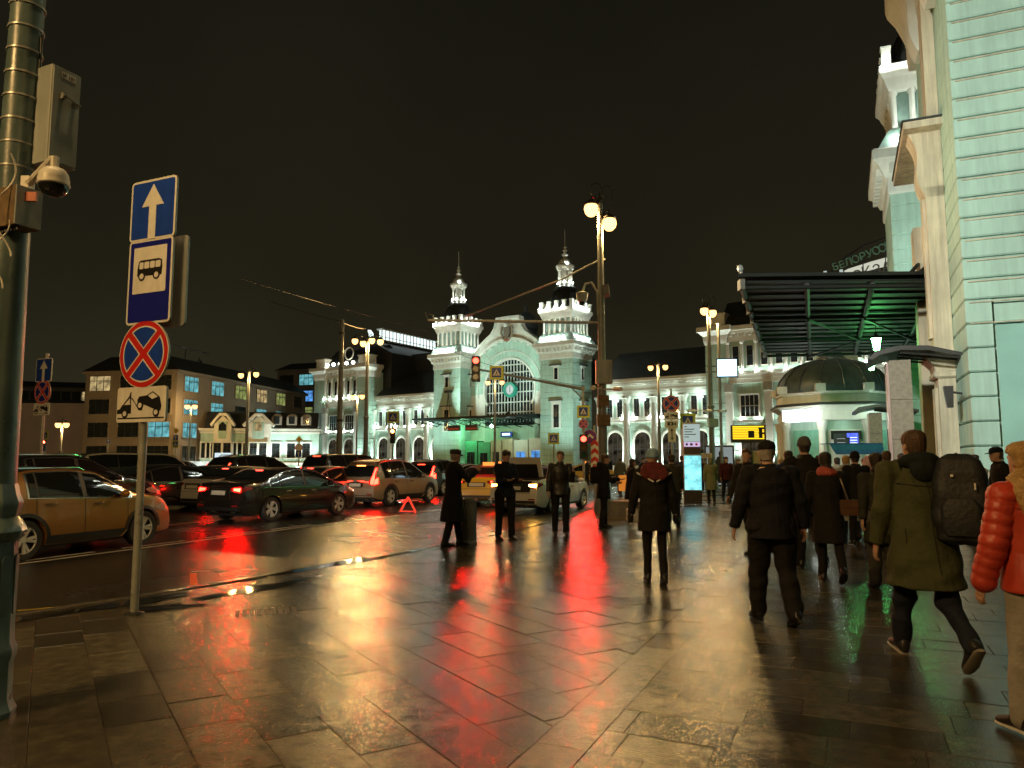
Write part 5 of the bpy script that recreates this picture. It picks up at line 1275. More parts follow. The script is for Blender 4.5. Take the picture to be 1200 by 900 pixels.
IP = at(811, 540, 27.8); PY = thing('info_pylon', 'tall information pylon with pale text panel and glowing cyan map screen', 'info pylon', (IP.x, IP.y, 0), R(-10)); zi = lambda py: at(811, py, 27.7).z
m = MB(); m.prism(rrect(-.33, -.12, .33, .12, .03), 0, .5); obj('base', m, DARKM, PY)
m = MB(); m.prism(rrect(-.32, -.09, .32, .09, .03), .5, zi(495)); obj('casing', m, CABIN, PY)
def panel(name, x0, y0, x1, y1, mat, dy=-.095):
    k = 27.7/F; m = MB(); m.box(((x0+x1)/2-811)*k, dy, (zi(y0)+zi(y1))/2, (x1-x0)*k, .014, abs(zi(y0)-zi(y1))); return obj(name, m, mat, PY)
panel('text_panel', 801.5, 497, 820.5, 517.5, PANELW); panel('band', 802, 518, 820.5, 523.5, emat('purple_band', (.8, .6, .9), .8)); panel('photo_strip', 802, 524, 820.5, 532, nmat('photo_strip', (.06, .045, .05), .4)); panel('map_screen', 802, 534, 821, 574, SCREENC)
for i, (a, b) in enumerate(((803, 806), (803, 814), (803, 812), (803, 816), (803, 808))): panel('text_line', a, 499.5+i*3, b, 500.5+i*3, nmat('grey_text', (.12, .16, .16), .5), -.104)
panel('icon', 804, 519.5, 806.5, 522, SIGNDB, -.104); panel('icon', 809, 519.5, 812, 522, SIGNK, -.104); panel('icon', 815, 519.5, 817.5, 522, SIGNR, -.104)
LB = at(878, 540, 33); LD = thing('led_board', 'yellow dot matrix departure board on post before the far pavilion', 'display board', (LB.x, LB.y, 0), R(-10)); zl = lambda py: at(878, py, 33).z
m = MB(); m.box(0, .06, zl(508.5), 1.5, .14, .78, mi=0); m.tube([(.1, .1, 0), (.1, .1, zl(516))], .05, 8, mi=0); obj('casing', m, DARKM, LD)
for r_ in range(8):
    m = MB(); z0 = zl(516)+.05+r_*.075; w0 = 1.34 if r_ in (0, 7) or r_ % 3 else 1.1
    m.box(-.0-(1.34-w0)/2, -.015, z0+.03, w0, .012, .055); obj('led_row', m, LEDY, LD)
m = MB(); m.box(.12, -.025, zl(509), .26, .01, .3); m.box(.52, -.025, zl(508), .15, .01, .42); obj('dark_cells', m, SIGNK, LD)
m = MB(); m.box(.35, .3, 1.35, 1.2, .1, 1.3); obj('timetable_panel', m, nmat('tan_panel', (.42, .30, .18), .6), LD)
m = MB(); m.tube([(0, 0, 0), (0, 0, .55)], .1, 8)
# poster and plate by the lamp with the screen
PO = thing('advert_case', 'white lit advert panel with dark figure beside the lamp pole', 'advert', at(843, 540, 44), R(-12)); PO.location.z = 0
m = MB(); m.box(0, 0, 1.3, 1.7, .2, 2.4, mi=0); m.box(0, -.105, 1.3, 1.5, .02, 2.2, mi=1); obj('case', m, [DARKM, emat('advert_glow', (.7, .8, .78), .32)], PO)
m = MB(); m.ell((.1, -.13, 2.0), .14, .02, .2, mi=0); m.prism([(-.4, .3), (.5, .3), (.45, 1.5), (.25, 1.85), (-.1, 1.85), (-.35, 1.4)], -.14, -.12, 'xz'); obj('printed_figure', m, SIGNK, PO)
NP = thing('name_plate', 'white plate reading CTO beside the info pylon', 'sign', at(828, 534, 30), R(-8))
m = MB(); m.box(0, 0, 0, .42, .03, .2); obj('plate', m, SIGNW, NP); text('СТО', .15, SIGNK, NP, (0, -.018, -.055), (R(90), 0, 0), 'letter', .002)
m = MB(); m.tube([(0, .03, .1), (0, .03, -1.45)], .02, 6); obj('post', m, POLEL, NP)
# concrete block near the standing man
CK = gp(727, 604); CC = tag(obj('concrete_block', MB().prism(rrect(-.5, -.3, .5, .3, .08), 0, .42), CONC, None, (CK.x+.2, CK.y, 0), R(-24)), 'low concrete block on the paving behind the standing man', 'block')
# ================================================================== CARS
def smooth_profile(pts, x, k=.05):
    xs, zs = zip(*pts); o = 0; ws = 0
    for d in (-2, -1, 0, 1, 2):
        w_ = (1, 3, 4, 3, 1)[d+2]; o += w_*np.interp(x+d*k*.5, xs, zs); ws += w_
    return float(o/ws)
SPEC = {
 'sedan': dict(L=4.85, W=1.86, wr=.335, oh=1.05, wb=2.80, clear=.20, belt=(.93, .90),
    top=[(0, .58), (.03, .80), (.07, .97), (.14, 1.06), (.62, 1.10), (.80, 1.13), (1.50, 1.38), (1.95, 1.455), (2.5, 1.46), (3.0, 1.39), (3.75, 1.02), (4.35, .90), (4.66, .78), (4.80, .66), (4.85, .50)],
    win=(1.02, 3.55), bp=2.36, rearw=(.86, 1.52), frontw=(3.02, 3.70), tail='sedan'),
 'suv': dict(L=4.5, W=1.87, wr=.365, oh=.90, wb=2.68, clear=.24, belt=(1.14, .98),
    top=[(0, .62), (.03, .88), (.07, 1.04), (.14, 1.14), (.42, 1.40), (.66, 1.56), (1.1, 1.63), (1.9, 1.65), (2.5, 1.58), (3.3, 1.15), (3.9, 1.06), (4.25, .95), (4.43, .76), (4.5, .52)],
    win=(.98, 3.2), bp=2.12, rearw=None, frontw=(2.55, 3.28), tail='suv'),
 'estate': dict(L=4.65, W=1.89, wr=.36, oh=.95, wb=2.77, clear=.24, belt=(1.03, .97),
    top=[(0, .62), (.03, .88), (.06, 1.0), (.10, 1.10), (.36, 1.45), (.55, 1.62), (1.0, 1.69), (1.9, 1.71), (2.6, 1.63), (3.45, 1.12), (4.1, 1.03), (4.45, .88), (4.6, .7), (4.65, .52)],
    win=(.60, 3.3), bp=2.05, rearw=None, frontw=(2.65, 3.38), tail='tall'),
 'van': dict(L=4.9, W=1.92, wr=.34, oh=.95, wb=3.0, clear=.20, belt=(1.12, 1.05),
    top=[(0, .65), (.02, .95), (.05, 1.15), (.14, 1.70), (.3, 1.90), (.9, 1.96), (3.1, 1.95), (3.5, 1.85), (4.2, 1.25), (4.7, 1.02), (4.85, .8), (4.9, .5)],
    win=(.35, 3.95), bp=2.3, rearw=None, frontw=(3.45, 4.15), tail='tall'),
}
PAINTS = {}
def paint(name, col, metal=.35, rough=.28):
    metal *= .45; col = tuple(min(.8, c*1.15) for c in col)
    return nmat('paint_'+name, col, rough, metal=metal, var=.05, vscale=2, spec=.5, coat=.7)
def wheel_meshes(wr):
    k = round(wr*1000)
    if k in PAINTS: return PAINTS[k]
    m = MB(); w_ = .11
    m.lathe([(wr*.66, -w_*.9), (wr*.78, -w_), (wr*.93, -w_), (wr*.99, -w_*.7), (wr, 0), (wr*.99, w_*.7), (wr*.93, w_), (wr*.78, w_), (wr*.66, w_*.9)], 28, cap=False)
    m.xf(Matrix.Rotation(R(90), 4, 'X')); ty = m.mesh('tyre', RUBBER, 40)
    m = MB(); m.lathe([(wr*.1, .03), (wr*.6, .02), (wr*.68, .07), (wr*.70, .10), (wr*.66, .105), (wr*.63, .07), (wr*.60, -.02), (.01, -.02)], 28, mi=1)
    m.lathe([(wr*.63, .075), (wr*.655, .104), (wr*.70, .100), (wr*.72, .07)], 28, mi=0, cap=False)
    for s_ in range(5):
        for d in (-.17, .17):
            a = 2*PI*s_/5+d; a2 = 2*PI*s_/5+d*.55
            p0 = Vector((wr*.14*math.cos(a2), wr*.14*math.sin(a2), 0)); p1 = Vector((wr*.65*math.cos(a), wr*.65*math.sin(a), 0)); n_ = Vector((-math.sin(a), math.cos(a), 0))*wr*.055
            m.add([tuple(p0-n_+Vector((0, 0, .085))), tuple(p0+n_+Vector((0, 0, .085))), tuple(p1+n_+Vector((0, 0, .10))), tuple(p1-n_+Vector((0, 0, .10))), tuple(p0-n_*1.5+Vector((0, 0, .04))), tuple(p0+n_*1.5+Vector((0, 0, .04))), tuple(p1+n_*1.5+Vector((0, 0, .05))), tuple(p1-n_*1.5+Vector((0, 0, .05)))], [(0, 1, 2, 3), (4, 5, 1, 0), (5, 6, 2, 1), (7, 4, 0, 3)], 0)
    m.lathe([(wr*.16, .06), (wr*.15, .095), (.01, .10)], 12, mi=0)
    m.xf(Matrix.Rotation(R(90), 4, 'X')); rim = m.mesh('rim', [ALLOY, BLACKP], 35)
    PAINTS[k] = (ty, rim); return ty, rim
def car(kind_, pmat, label, loc, az, cat='car', tail=(TAILB, TAILB), scale=1.0, taxi=False, lod=1, trim=CHROME, cladding=False, openboot=False, hi=None, group='cars on the road beside the plaza', sx=1.0, plate_=True):
    sp = SPEC[kind_]; L_, W_, wr = sp['L'], sp['W'], sp['wr']; xr, xf = sp['oh'], sp['oh']+sp['wb']
    t = thing({'car': 'parked_car', 'taxi': 'taxi_car', 'van': 'van'}.get(cat, 'car') if cat != 'car' else 'car', label, cat, loc, PI/2-R(az), group)
    t.scale = (scale*sx, scale, scale)
    ra = wr*1.17
    def zt(x): return smooth_profile(sp['top'], x, .06 if .2 < x < L_-.3 else .02)
    def belt(x): return sp['belt'][0]+(sp['belt'][1]-sp['belt'][0])*x/L_
    def zb(x):
        z = sp['clear']+(.12*max(0, 1-x/.5)**2 if x < .5 else 0)+(.06*max(0, 1-(L_-x)/.5)**2 if x > L_-.5 else 0)
        for c in (xr, xf):
            if abs(x-c) < ra: z = max(z, wr+math.sqrt(ra*ra-(x-c)**2)-.02)
        return z
    def plan(x):
        f = 1.0
        if x < .9: f -= .13*((.9-x)/.9)**2.6
        if x > L_-1.2: f -= .22*((x-L_+1.2)/1.2)**2.4
        return f
    xs = sorted(set([0, .01, .025, .045, .07, .1, .14, .19, .25, .32, .4, .5, .6, .72]+[round(L_-d, 3) for d in (0, .015, .04, .08, .13, .2, .28, .38, .5, .62)]+[round(v, 3) for v in np.arange(.85, L_-.7, .13)]+[round(c+ra*math.cos(a), 4) for c in (xr, xf) for a in np.linspace(0, PI, 15)]))
    pf = lambda z: float(np.interp(z, [.15, .25, .36, .5, .68, .84, 1.1], [.915, .95, .985, 1.0, .995, .975, .955]))
    rings = []
    for x in xs:
        T_ = zt(x); B_ = min(zb(x), T_-.06); zs = max(B_+.02, min(belt(x), T_-.045)); hw = W_/2*plan(x)
        half = [(0, B_), (hw*.6, B_), (hw*.93*pf(B_), B_)]
        for q in (.0, .05, .16, .3, .45, .6, .75, .88, 1.0):
            z = B_+(zs-B_)*q; half.append((hw*pf(z), z))
        ys = hw*pf(zs); ztop = T_-.04
        for q in (.12, .3, .5, .7, .86, 1.0):
            z = zs+max(0, ztop-zs)*q; half.append((ys-(z-zs)*(.26+.16*q), z))
        ye = half[-1][0]
        half += [(ye-.022, T_-.018), (ye-.06, T_-.005), (ye*.72, T_+.002), (ye*.4, T_+.008), (0, T_+.012)]
        full = [(x-L_/2, -y, z) for y, z in half]+[(x-L_/2, y, z) for y, z in half[::-1][1:-1]]
        rings.append(full)
    m = MB(); m.loft(rings)
    me = m.mesh('body', [pmat, BLACKP], 42)
    for p in me.polygons:
        if p.normal.z < -.75: p.material_index = 1
    b = link('body', me, t)
    vs = [v.co.copy() for v in me.vertices]; bvh = BVHTree.FromPolygons(vs, [tuple(p.vertices) for p in me.polygons])
    def decal(name, poly, axis, mat, off=.004, step=.09, parent=t, thick=False):
        poly = [Vector((a, c)) for a, c in poly]; pts = []
        for i in range(len(poly)):
            a, c = poly[i], poly[(i+1) % len(poly)]; n_ = max(1, int((c-a).length/step))
            pts += [a.lerp(c, k/n_) for k in range(n_)]
        ne = len(pts); x0, x1 = min(p.x for p in pts), max(p.x for p in pts); z0, z1 = min(p.y for p in pts), max(p.y for p in pts)
        for gx_ in np.arange(x0+step*.7, x1-step*.3, step):
            for gz_ in np.arange(z0+step*.7, z1-step*.3, step): pts.append(Vector((gx_, gz_)))
        r = delaunay_2d_cdt(pts, [(i, (i+1) % ne) for i in range(ne)], [], 1, 1e-5)
        V2, _, Fc = r[0], r[1], r[2]; P3 = []
        for v in V2:
            if axis == '-y': o, d = Vector((v.x, -4, v.y)), Vector((0, 1, 0))
            elif axis == '+y': o, d = Vector((v.x, 4, v.y)), Vector((0, -1, 0))
            elif axis == '-x': o, d = Vector((-6, v.x, v.y)), Vector((1, 0, 0))
            elif axis == '+x': o, d = Vector((6, v.x, v.y)), Vector((-1, 0, 0))
            else: o, d = Vector((v.x, v.y, 5)), Vector((0, 0, -1))
            h = bvh.ray_cast(o, d)
            if h[0] is None: P3.append(None); continue
            nn = h[1] if h[1].dot(d) < 0 else -h[1]
            P3.append(h[0]+nn*off-d*off)
        idx = {}; vv = []
        for i, p in enumerate(P3):
            if p is not None: idx[i] = len(vv); vv.append(tuple(p))
        ff = [tuple(idx[i] for i in f) for f in Fc if all(P3[i] is not None for i in f)]
        if not ff: return None
        mm = bpy.data.meshes.new(name); mm.from_pydata(vv, [], ff); mm.materials.append(mat); mm.polygons.foreach_set('use_smooth', [True]*len(ff)); mm.update()
        return link(name, mm, parent)
    hx = L_/2
    def side_win(xa, xb, top=.075, bot=.02):
        n_ = 14; lo, hi_ = [], []
        for k in range(n_+1):
            x = xa+(xb-xa)*k/n_; z0, z1 = belt(x)+bot, zt(x)-top
            if z1 > z0+.015: lo.append((x-hx, z0)); hi_.append((x-hx, z1))
        return lo+hi_[::-1]
    wa, wb_ = sp['win']
    for ax in ('-y', '+y') if lod else ('-y',):
        if trim is not None: decal('window_trim', side_win(wa-.05, wb_+.06, .052, -.005), ax, trim, .003)
        decal('window_pillar', side_win(wa-.01, wb_+.02, .066, .008), ax, BLACKP, .0055)
        cuts = [wa, sp['bp']-.95 if kind_ != 'sedan' else sp['bp']-.98, sp['bp'], wb_-.35, wb_]
        spans = [(wa, sp['bp']-1.0), (sp['bp']-.96, sp['bp']-.05), (sp['bp']+.05, wb_)]
        for a_, c_ in spans:
            pl_ = side_win(a_, c_)
            if len(pl_) >= 4: decal('side_window', pl_, ax, CGLASS, .008)
        for xd in (sp['bp'], sp['bp']-1.02, sp['bp']+1.02):
            decal('door_seam', [(xd-hx, sp['clear']+.1), (xd-hx+.012, sp['clear']+.1), (xd-hx+.012, belt(xd)), (xd-hx, belt(xd))], ax, SIGNK, .002, .12)
        decal('sill', [(xr+ra-hx, sp['clear']+.01), (xf-ra-hx, sp['clear']+.01), (xf-ra-hx, sp['clear']+(.17 if cladding else .08)), (xr+ra-hx, sp['clear']+(.17 if cladding else .08))], ax, BLACKP, .006, .15)
        for c in (xr, xf):
            pts = arcpts(c-hx, wr-.02, ra+(.07 if cladding else .022), 4, 176, 18); q = arcpts(c-hx, wr-.02, ra+.002, 176, 4, 18)
            decal('arch_trim', pts+q, ax, BLACKP if cladding else pmat, .008, .12)
        sg = -1 if ax == '-y' else 1
        for xd in (sp['bp']-.82, sp['bp']+.22):
            h = bvh.ray_cast(Vector((xd-hx+.1, sg*4, belt(xd)-.11)), Vector((0, -sg, 0)))
            if h[0] is not None:
                m = MB(); m.tube([h[0]+Vector((-.11, sg*.005, 0)), h[0]+Vector((-.09, sg*.035, .0)), h[0]+Vector((.08, sg*.035, .005)), h[0]+Vector((.1, sg*.005, .005))], .014, 6); obj('door_handle', m, trim or pmat, t, smooth=50)
        h = bvh.ray_cast(Vector((wb_-.25-hx, sg*4, belt(wb_)+.0)), Vector((0, -sg, 0)))
        if h[0] is not None:
            m = MB(); m.ell((h[0].x, h[0].y+sg*.13, h[0].z+.09), .07, .12, .075, 10, 7); m.tube([h[0], h[0]+Vector((0, sg*.1, .05))], .02, 5); obj('wing_mirror', m, pmat, t, smooth=60)
    # roof glass
    def top_poly(xa, xb, inset):
        a_, c_ = xa-hx, xb-hx
        def ye(x): 
            T_ = zt(x); zs = min(belt(x), T_-.045); return W_/2*plan(x)*pf(zs)-max(0, T_-.04-zs)*.42-inset
        return [(a_, -ye(xa)), (c_, -ye(xb)), (c_, ye(xb)), (a_, ye(xa))]
    fw = sp['frontw']; decal('windscreen', top_poly(fw[0], fw[1], .06), 'z', CGLASS, .006)
    hw = W_/2
    if kind_ == 'sedan':
        if not openboot: decal('rear_window', top_poly(*sp['rearw'], .07), 'z', CGLASS, .006)
        else: decal('rear_window', top_poly(1.0, 1.52, .07), 'z', CGLASS, .006)
        hm = [(-.15, 1.415), (.15, 1.415), (.15, 1.43), (-.15, 1.43)]
        dk = [(-hw*.80, .16), (hw*.80, .16)]
    else:
        zl, zh = belt(.1)+.05, zt(.5)-.10
        decal('rear_window', [(-hw*.74, zl), (hw*.74, zl), (hw*.60, zh), (-hw*.60, zh)], '-x', CGLASS, .006)
        decal('rear_wiper', [(-.02, zl), (.30, zl+.05), (.30, zl+.065), (-.02, zl+.02)], '-x', SIGNK, .014)
    if hi is not None:
        zc = zt(.62)-.035 if kind_ != 'sedan' else None
        if kind_ == 'sedan':
            xx = sp['rearw'][1]-hx-.06; decal('high_brake_light', [(xx-.04, -.14), (xx, -.14), (xx, .14), (xx-.04, .14)], 'z', hi, .011)
        else: decal('high_brake_light', [(-.2, zt(.45)-.075), (.2, zt(.45)-.075), (.2, zt(.45)-.045), (-.2, zt(.45)-.045)], '-x', hi, .012)
    # tail lamps, rear bumper, plate
    for sg, mt in ((-1, tail[1]), (1, tail[0])):
        tl = sp['tail']
        if tl == 'sedan': poly = [(sg*hw*.88, .80), (sg*hw*.88, .95), (sg*hw*.74, .965), (sg*hw*.42, .93), (sg*hw*.45, .86), (sg*hw*.70, .81)]; core = [(sg*hw*.84, .83), (sg*hw*.84, .93), (sg*hw*.56, .92), (sg*hw*.58, .86)]; sidep = [(.04-hx, .82), (.36-hx, .90), (.34-hx, .96), (.06-hx, .97)]
        elif tl == 'suv': poly = [(sg*hw*.88, .92), (sg*hw*.88, 1.03), (sg*hw*.5, 1.05), (sg*hw*.42, .98), (sg*hw*.6, .93)]; core = [(sg*hw*.82, .94), (sg*hw*.82, 1.02), (sg*hw*.55, 1.02), (sg*hw*.6, .95)]; sidep = [(.03-hx, .92), (.3-hx, .96), (.3-hx, 1.03), (.06-hx, 1.04)]
        else: poly = [(sg*hw*.90, .78), (sg*hw*.90, .98), (sg*hw*.82, 1.18), (sg*hw*.78, 1.42), (sg*hw*.68, 1.42), (sg*hw*.70, 1.1), (sg*hw*.62, .95), (sg*hw*.64, .80)]; core = [(sg*hw*.87, .80), (sg*hw*.87, .98), (sg*hw*.80, 1.2), (sg*hw*.77, 1.38), (sg*hw*.72, 1.38), (sg*hw*.74, 1.12), (sg*hw*.70, .96), (sg*hw*.70, .82)]; sidep = [(.03-hx, .80), (.2-hx, .84), (.22-hx, 1.02), (.05-hx, 1.04)]
        if sg < 0: pass
        d_ = decal('tail_light', poly[::-1] if sg < 0 else poly, '-x', TAILOFF, .007, .06)
        if d_: decal('lamp_glow', core[::-1] if sg < 0 else core, '-x', mt, .011, .05, d_)
        decal('tail_light_side', sidep, '-y' if sg < 0 else '+y', mt if tl != 'sedan' else TAILOFF, .009, .06)
        decal('reflector', [(sg*hw*.80, .44), (sg*hw*.56, .44), (sg*hw*.56, .48), (sg*hw*.80, .48)], '-x', TAILOFF, .007)
        decal('headlight', [(sg*hw*.86, .66), (sg*hw*.86, .80), (sg*hw*.50, .74), (sg*hw*.52, .66)], '+x', HEADL, .008)
        decal('headlight_side', [(L_-.62-hx, .80), (L_-.5-hx, .72), (L_-.12-hx, .66), (L_-.14-hx, .74), (L_-.4-hx, .86)], '-y' if sg < 0 else '+y', HEADL, .009, .06)
    if plate_:
        zpl = .80 if kind_ == 'sedan' else .78
        d_ = decal('plate_recess', [(-.34, zpl-.08), (.34, zpl-.08), (.34, zpl+.08), (-.34, zpl+.08)], '-x', SIGNK, .006)
        decal('number_plate', [(-.26, zpl-.056), (.26, zpl-.056), (.26, zpl+.056), (-.26, zpl+.056)], '-x', nmat('plate_white', (.62, .60, .52), .5, var=.05), .016, .1, d_ or t)
        decal('trim_bar', [(-.36, zpl+.09), (.36, zpl+.09), (.36, zpl+.115), (-.36, zpl+.115)], '-x', trim or pmat, .012)
    decal('bumper_valance', [(-hw*.8, .33), (hw*.8, .33), (hw*.8, .42), (-hw*.8, .42)], '-x', BLACKP, .006)
    if not cladding: decal('boot_seam', [(-hw*.62, .645), (hw*.62, .645), (hw*.62, .655), (-hw*.62, .655)], '-x', SIGNK, .004)
    for sg in (-1, 1):
        m = MB(); m.tube([(-hx+.02, sg*.5, .29), (-hx+.2, sg*.5, .29)], .045, 8); obj('exhaust_tip', m, CHROME, t)
    m = MB(); m.box(0, 0, .24, L_-.5, W_-.5, .12); m.box(0, 0, .45, L_-1.0, W_-.62, .5); obj('underbody', m, BLACKP, t)
    ty, rim = wheel_meshes(wr)
    for x in (xr, xf):
        for sg in (-1, 1):
            wo = link('wheel', ty, t, (x-hx, sg*(W_/2-.125), wr)); ro = link('rim', rim, wo, (0, 0, 0), 0 if sg < 0 else PI)
    if kind_ in ('suv', 'estate'):
        for sg in (-1, 1):
            m = MB(); m.tube([(.75-hx, sg*hw*.60, zt(.75)), (.85-hx, sg*hw*.62, zt(.9)+.045), (2.2-hx, sg*hw*.62, zt(2.2)+.04), (2.35-hx, sg*hw*.6, zt(2.35))], .018, 6); obj('roof_rail', m, CHROME, t, smooth=50)
        m = MB(); m.box(.50-hx, 0, zt(.52)-.0, .16, hw*1.15, .035); obj('spoiler', m, pmat, t)
    if taxi:
        m = MB(); m.prism(rrect(-.07, -.02, .07, .13, .03), -.22, .22, 'xz'); obj('roof_sign', m, emat('taxi_roof_sign', (1.0, .28, .05), 1.6), t, (2.2-hx, 0, zt(2.2)+.02))
    if openboot:
        decal('boot_opening', [(-hw*.62, .68), (hw*.62, .68), (hw*.66, 1.02), (-hw*.66, 1.02)], '-x', SIGNK, .01)
        decal('boot_opening', top_poly(.12, .86, .10), 'z', SIGNK, .01)
        m = MB(); m.loft([[(.80-hx, y, 1.16), (.80-hx+.0, y, 1.13)] for y in (-.68, .68)], closed=False, cap=False)
        ld = MB()
        for k in range(5):
            pass
        ld.prism([(.80-hx, 1.14), (.62-hx, 1.62), (.56-hx, 1.76), (.50-hx, 1.77), (.57-hx, 1.6), (.76-hx, 1.12)], -.70, .70, 'xz'); lo_ = obj('boot_lid', ld, pmat, t)
        m = MB(); m.prism([(.74-hx, 1.16), (.60-hx, 1.55), (.57-hx, 1.55), (.71-hx, 1.15)], -.56, .56, 'xz'); obj('lid_lining', m, BLACKP, lo_)
        for sg in (-1, 1): m = MB(); m.tube([(.9-hx, sg*.6, 1.05), (.78-hx, sg*.62, 1.25)], .02, 5); obj('lid_hinge', m, DARKM, lo_)
    return t
def headlights(t, sp, energy, mat):
    for sg in (-1, 1):
        lamp('headlight_beam', 'SPOT', (sp['L']/2+.06, sg*.62, .68), energy, (1, .93, .78), t, (sp['L']/2+12, sg*.9, .45), .05, 50, .7)
        m = MB(); m.ell((sp['L']/2-.10, sg*.66, .70), .03, .09, .05, 8, 6); obj('lit_lens', m, mat, t)
def by_wheel(kind_, px, py, az, scale=1.0):
    """car centre from the contact point of its rear right wheel"""
    sp = SPEC[kind_]; c = gp(px, py, ROADZ); f_ = Vector((math.sin(R(az)), math.cos(R(az)), 0)); l_ = Vector((-f_.y, f_.x, 0))
    p = c+f_*(sp['L']/2-sp['oh'])*scale+l_*(sp['W']/2-.02)*scale; return Vector((p.x, p.y, ROADZ))
def by_mid(px, Y): p = at(px, 540, Y); return Vector((p.x, p.y, ROADZ))
car('suv', paint('bronze', (.29, .138, .028), .8, .3), 'bronze orange crossover nearest the kerb, behind the sign post', by_wheel('suv', 27, 658, 19, .93), 19, scale=.93, tail=(TAILD, TAILD), cladding=True, hi=None)
c_suv = [o for o in COL.objects if o.get('label', '').startswith('bronze')][0]; headlights(c_suv, SPEC['suv'], 150, LEDWH)
car('sedan', paint('black', (.012, .010, .009), .2, .22), 'black sedan with brake lights glowing, in front of the silver sedan', by_wheel('sedan', 318, 611, 27), 27, tail=(TAILB, emat('bright_brake_light', (1, .0016, .0008), 620)), hi=emat('high_brake', (1, .05, .03), 14))
c_blk = [o for o in COL.objects if o.get('label', '').startswith('black sedan with brake')][0]; headlights(c_blk, SPEC['sedan'], 70, LEDWH)
car('sedan', paint('silver', (.58, .58, .56), .6, .3), 'silver sedan stopped behind the black sedan and bronze crossover', by_wheel('sedan', 276, 598, 24), 24, tail=(AMBER, TAILB), hi=emat('high_brake', (1, .05, .03), 14))
car('estate', paint('tan', (.30, .23, .16), .6, .3), 'tan estate car with tall red tail lights near the warning triangle', by_wheel('estate', 458, 593, 25), 25, tail=(TAILB, TAILB), cladding=True, hi=emat('high_brake_amber', (1, .25, .05), 10))
car('sedan', paint('black', (.012, .010, .009)), 'black sedan with chrome window line half hidden behind the sign post', by_mid(196, 25.5), 30, tail=(TAILB, TAILB), sx=1.05, scale=1.05)
car('suv', paint('dark_blue', (.010, .012, .016), .2, .2), 'dark crossover with sloping roof behind the bronze crossover', by_mid(72, 19.6), 26, tail=(TAILD, TAILD), scale=1.1)
car('van', paint('cream', (.50, .46, .36), .1, .35), 'cream white van with dark side windows beyond the dark crossover', by_mid(165, 29), 40, 'van', tail=(TAILD, TAILD), trim=None)
car('estate', paint('dark_green', (.016, .020, .018), .2), 'tall dark off roader seen above the sedans before the annex', by_mid(304, 36), 32, tail=(TAILD, TAILD), scale=1.12)
car('sedan', paint('light_grey', (.42, .41, .38), .4), 'light grey hatchback between the black sedan and dark minivan', by_wheel('sedan', 378, 596, 25), 25, tail=(TAILB, TAILB), hi=emat('high_brake', (1, .05, .03), 14))
car('van', paint('graphite', (.05, .05, .05), .4), 'graphite minivan with brake lights on behind the tan estate', by_mid(408, 35), 26, 'van', tail=(TAILB, TAILB), hi=TAILD, trim=None)
car('estate', paint('grey_blue', (.05, .055, .06), .5), 'dark estate with brake lights between the tan estate and yellow taxi', by_mid(516, 38), 22, tail=(TAILB, TAILB), hi=TAILD)
car('sedan', paint('white', (.62, .62, .58), .0, .3), 'white sedan partly hidden behind the man in the long coat', by_mid(546, 46), 40, tail=(TAILD, TAILD))
car('sedan', paint('taxi_yellow', (.68, .43, .03), .0, .3), 'yellow taxi seen from behind, beside the steel litter bin', by_mid(574, 29.4), 10, 'taxi', tail=(TAILD, TAILB), taxi=True, trim=None)
car('sedan', paint('white', (.62, .62, .58), .0, .3), 'white car with its boot wide open behind the two standing men', by_wheel('sedan', 648, 601, 26), 26, tail=(AMBER, emat('amber_indicator', (1, .5, .08), 70)), openboot=True)
car('sedan', paint('taxi_yellow', (.68, .43, .03), .0, .3), 'yellow taxi in profile behind the traffic light', by_mid(690, 54), 78, 'taxi', tail=(TAILD, TAILD), taxi=True, trim=None)
car('sedan', paint('taxi_yellow', (.68, .43, .03), .0, .3), 'distant yellow taxi with orange roof sign below the arch canopy', by_mid(590, 50), 30, 'taxi', tail=(TAILD, TAILD), taxi=True, trim=None)
car('sedan', paint('white', (.62, .62, .58), .0, .3), 'white car passing behind the man looking at his phone', by_mid(625, 47), 55, tail=(TAILD, TAILD))
car('suv', paint('maroon', (.06, .012, .012), .3), 'dark red crossover braking far off before the annex', by_mid(212, 52), 12, tail=(TAILB, TAILB), hi=TAILD)
car('sedan', paint('black', (.012, .010, .009)), 'low black sedan between the silver sedan and the off roader', by_mid(258, 33), 28, tail=(TAILD, TAILD))
car('suv', paint('maroon', (.06, .012, .012), .3), 'small red lit crossover beyond the minivan roof', by_mid(447, 52), 20, tail=(TAILB, TAILB), hi=TAILD)
car('sedan', paint('dark_blue', (.010, .012, .016), .2), 'dark sedan at the far left end of the queue', by_mid(18, 42), 40, tail=(TAILD, TAILD))
car('sedan', paint('black', (.012, .010, .009)), 'black sedan under the red roadside lights beyond the van', by_mid(120, 52), 25, tail=(TAILB, TAILB), hi=TAILD)
# ================================================================== PEOPLE
SKIN = nmat('skin', (.50, .30, .21), .5, var=.06, vscale=8, spec=.4)
def cloth(name, col, rough=.85, bump=.6, bscale=17, sheen=.0): return nmat('cloth_'+name, col, rough, var=.18, vscale=7, bump=bump, bscale=bscale, spec=.25, sheen=sheen)
HAIRD = nmat('hair_dark', (.022, .014, .009), .5, var=.3, vscale=30, bump=.6, bscale=70)
HAIRB = nmat('hair_brown', (.075, .040, .020), .5, var=.3, vscale=30, bump=.6, bscale=70)
HAIRG = nmat('hair_grey', (.30, .27, .23), .6, var=.2, vscale=30, bump=.6, bscale=70)
HAIRY = nmat('hair_blonde', (.42, .26, .10), .45, var=.25, vscale=20, bump=.6, bscale=60)
BLACKC = cloth('black', (.013, .012, .012)); NAVY = cloth('navy', (.012, .015, .024)); DGREY = cloth('charcoal', (.03, .03, .03))
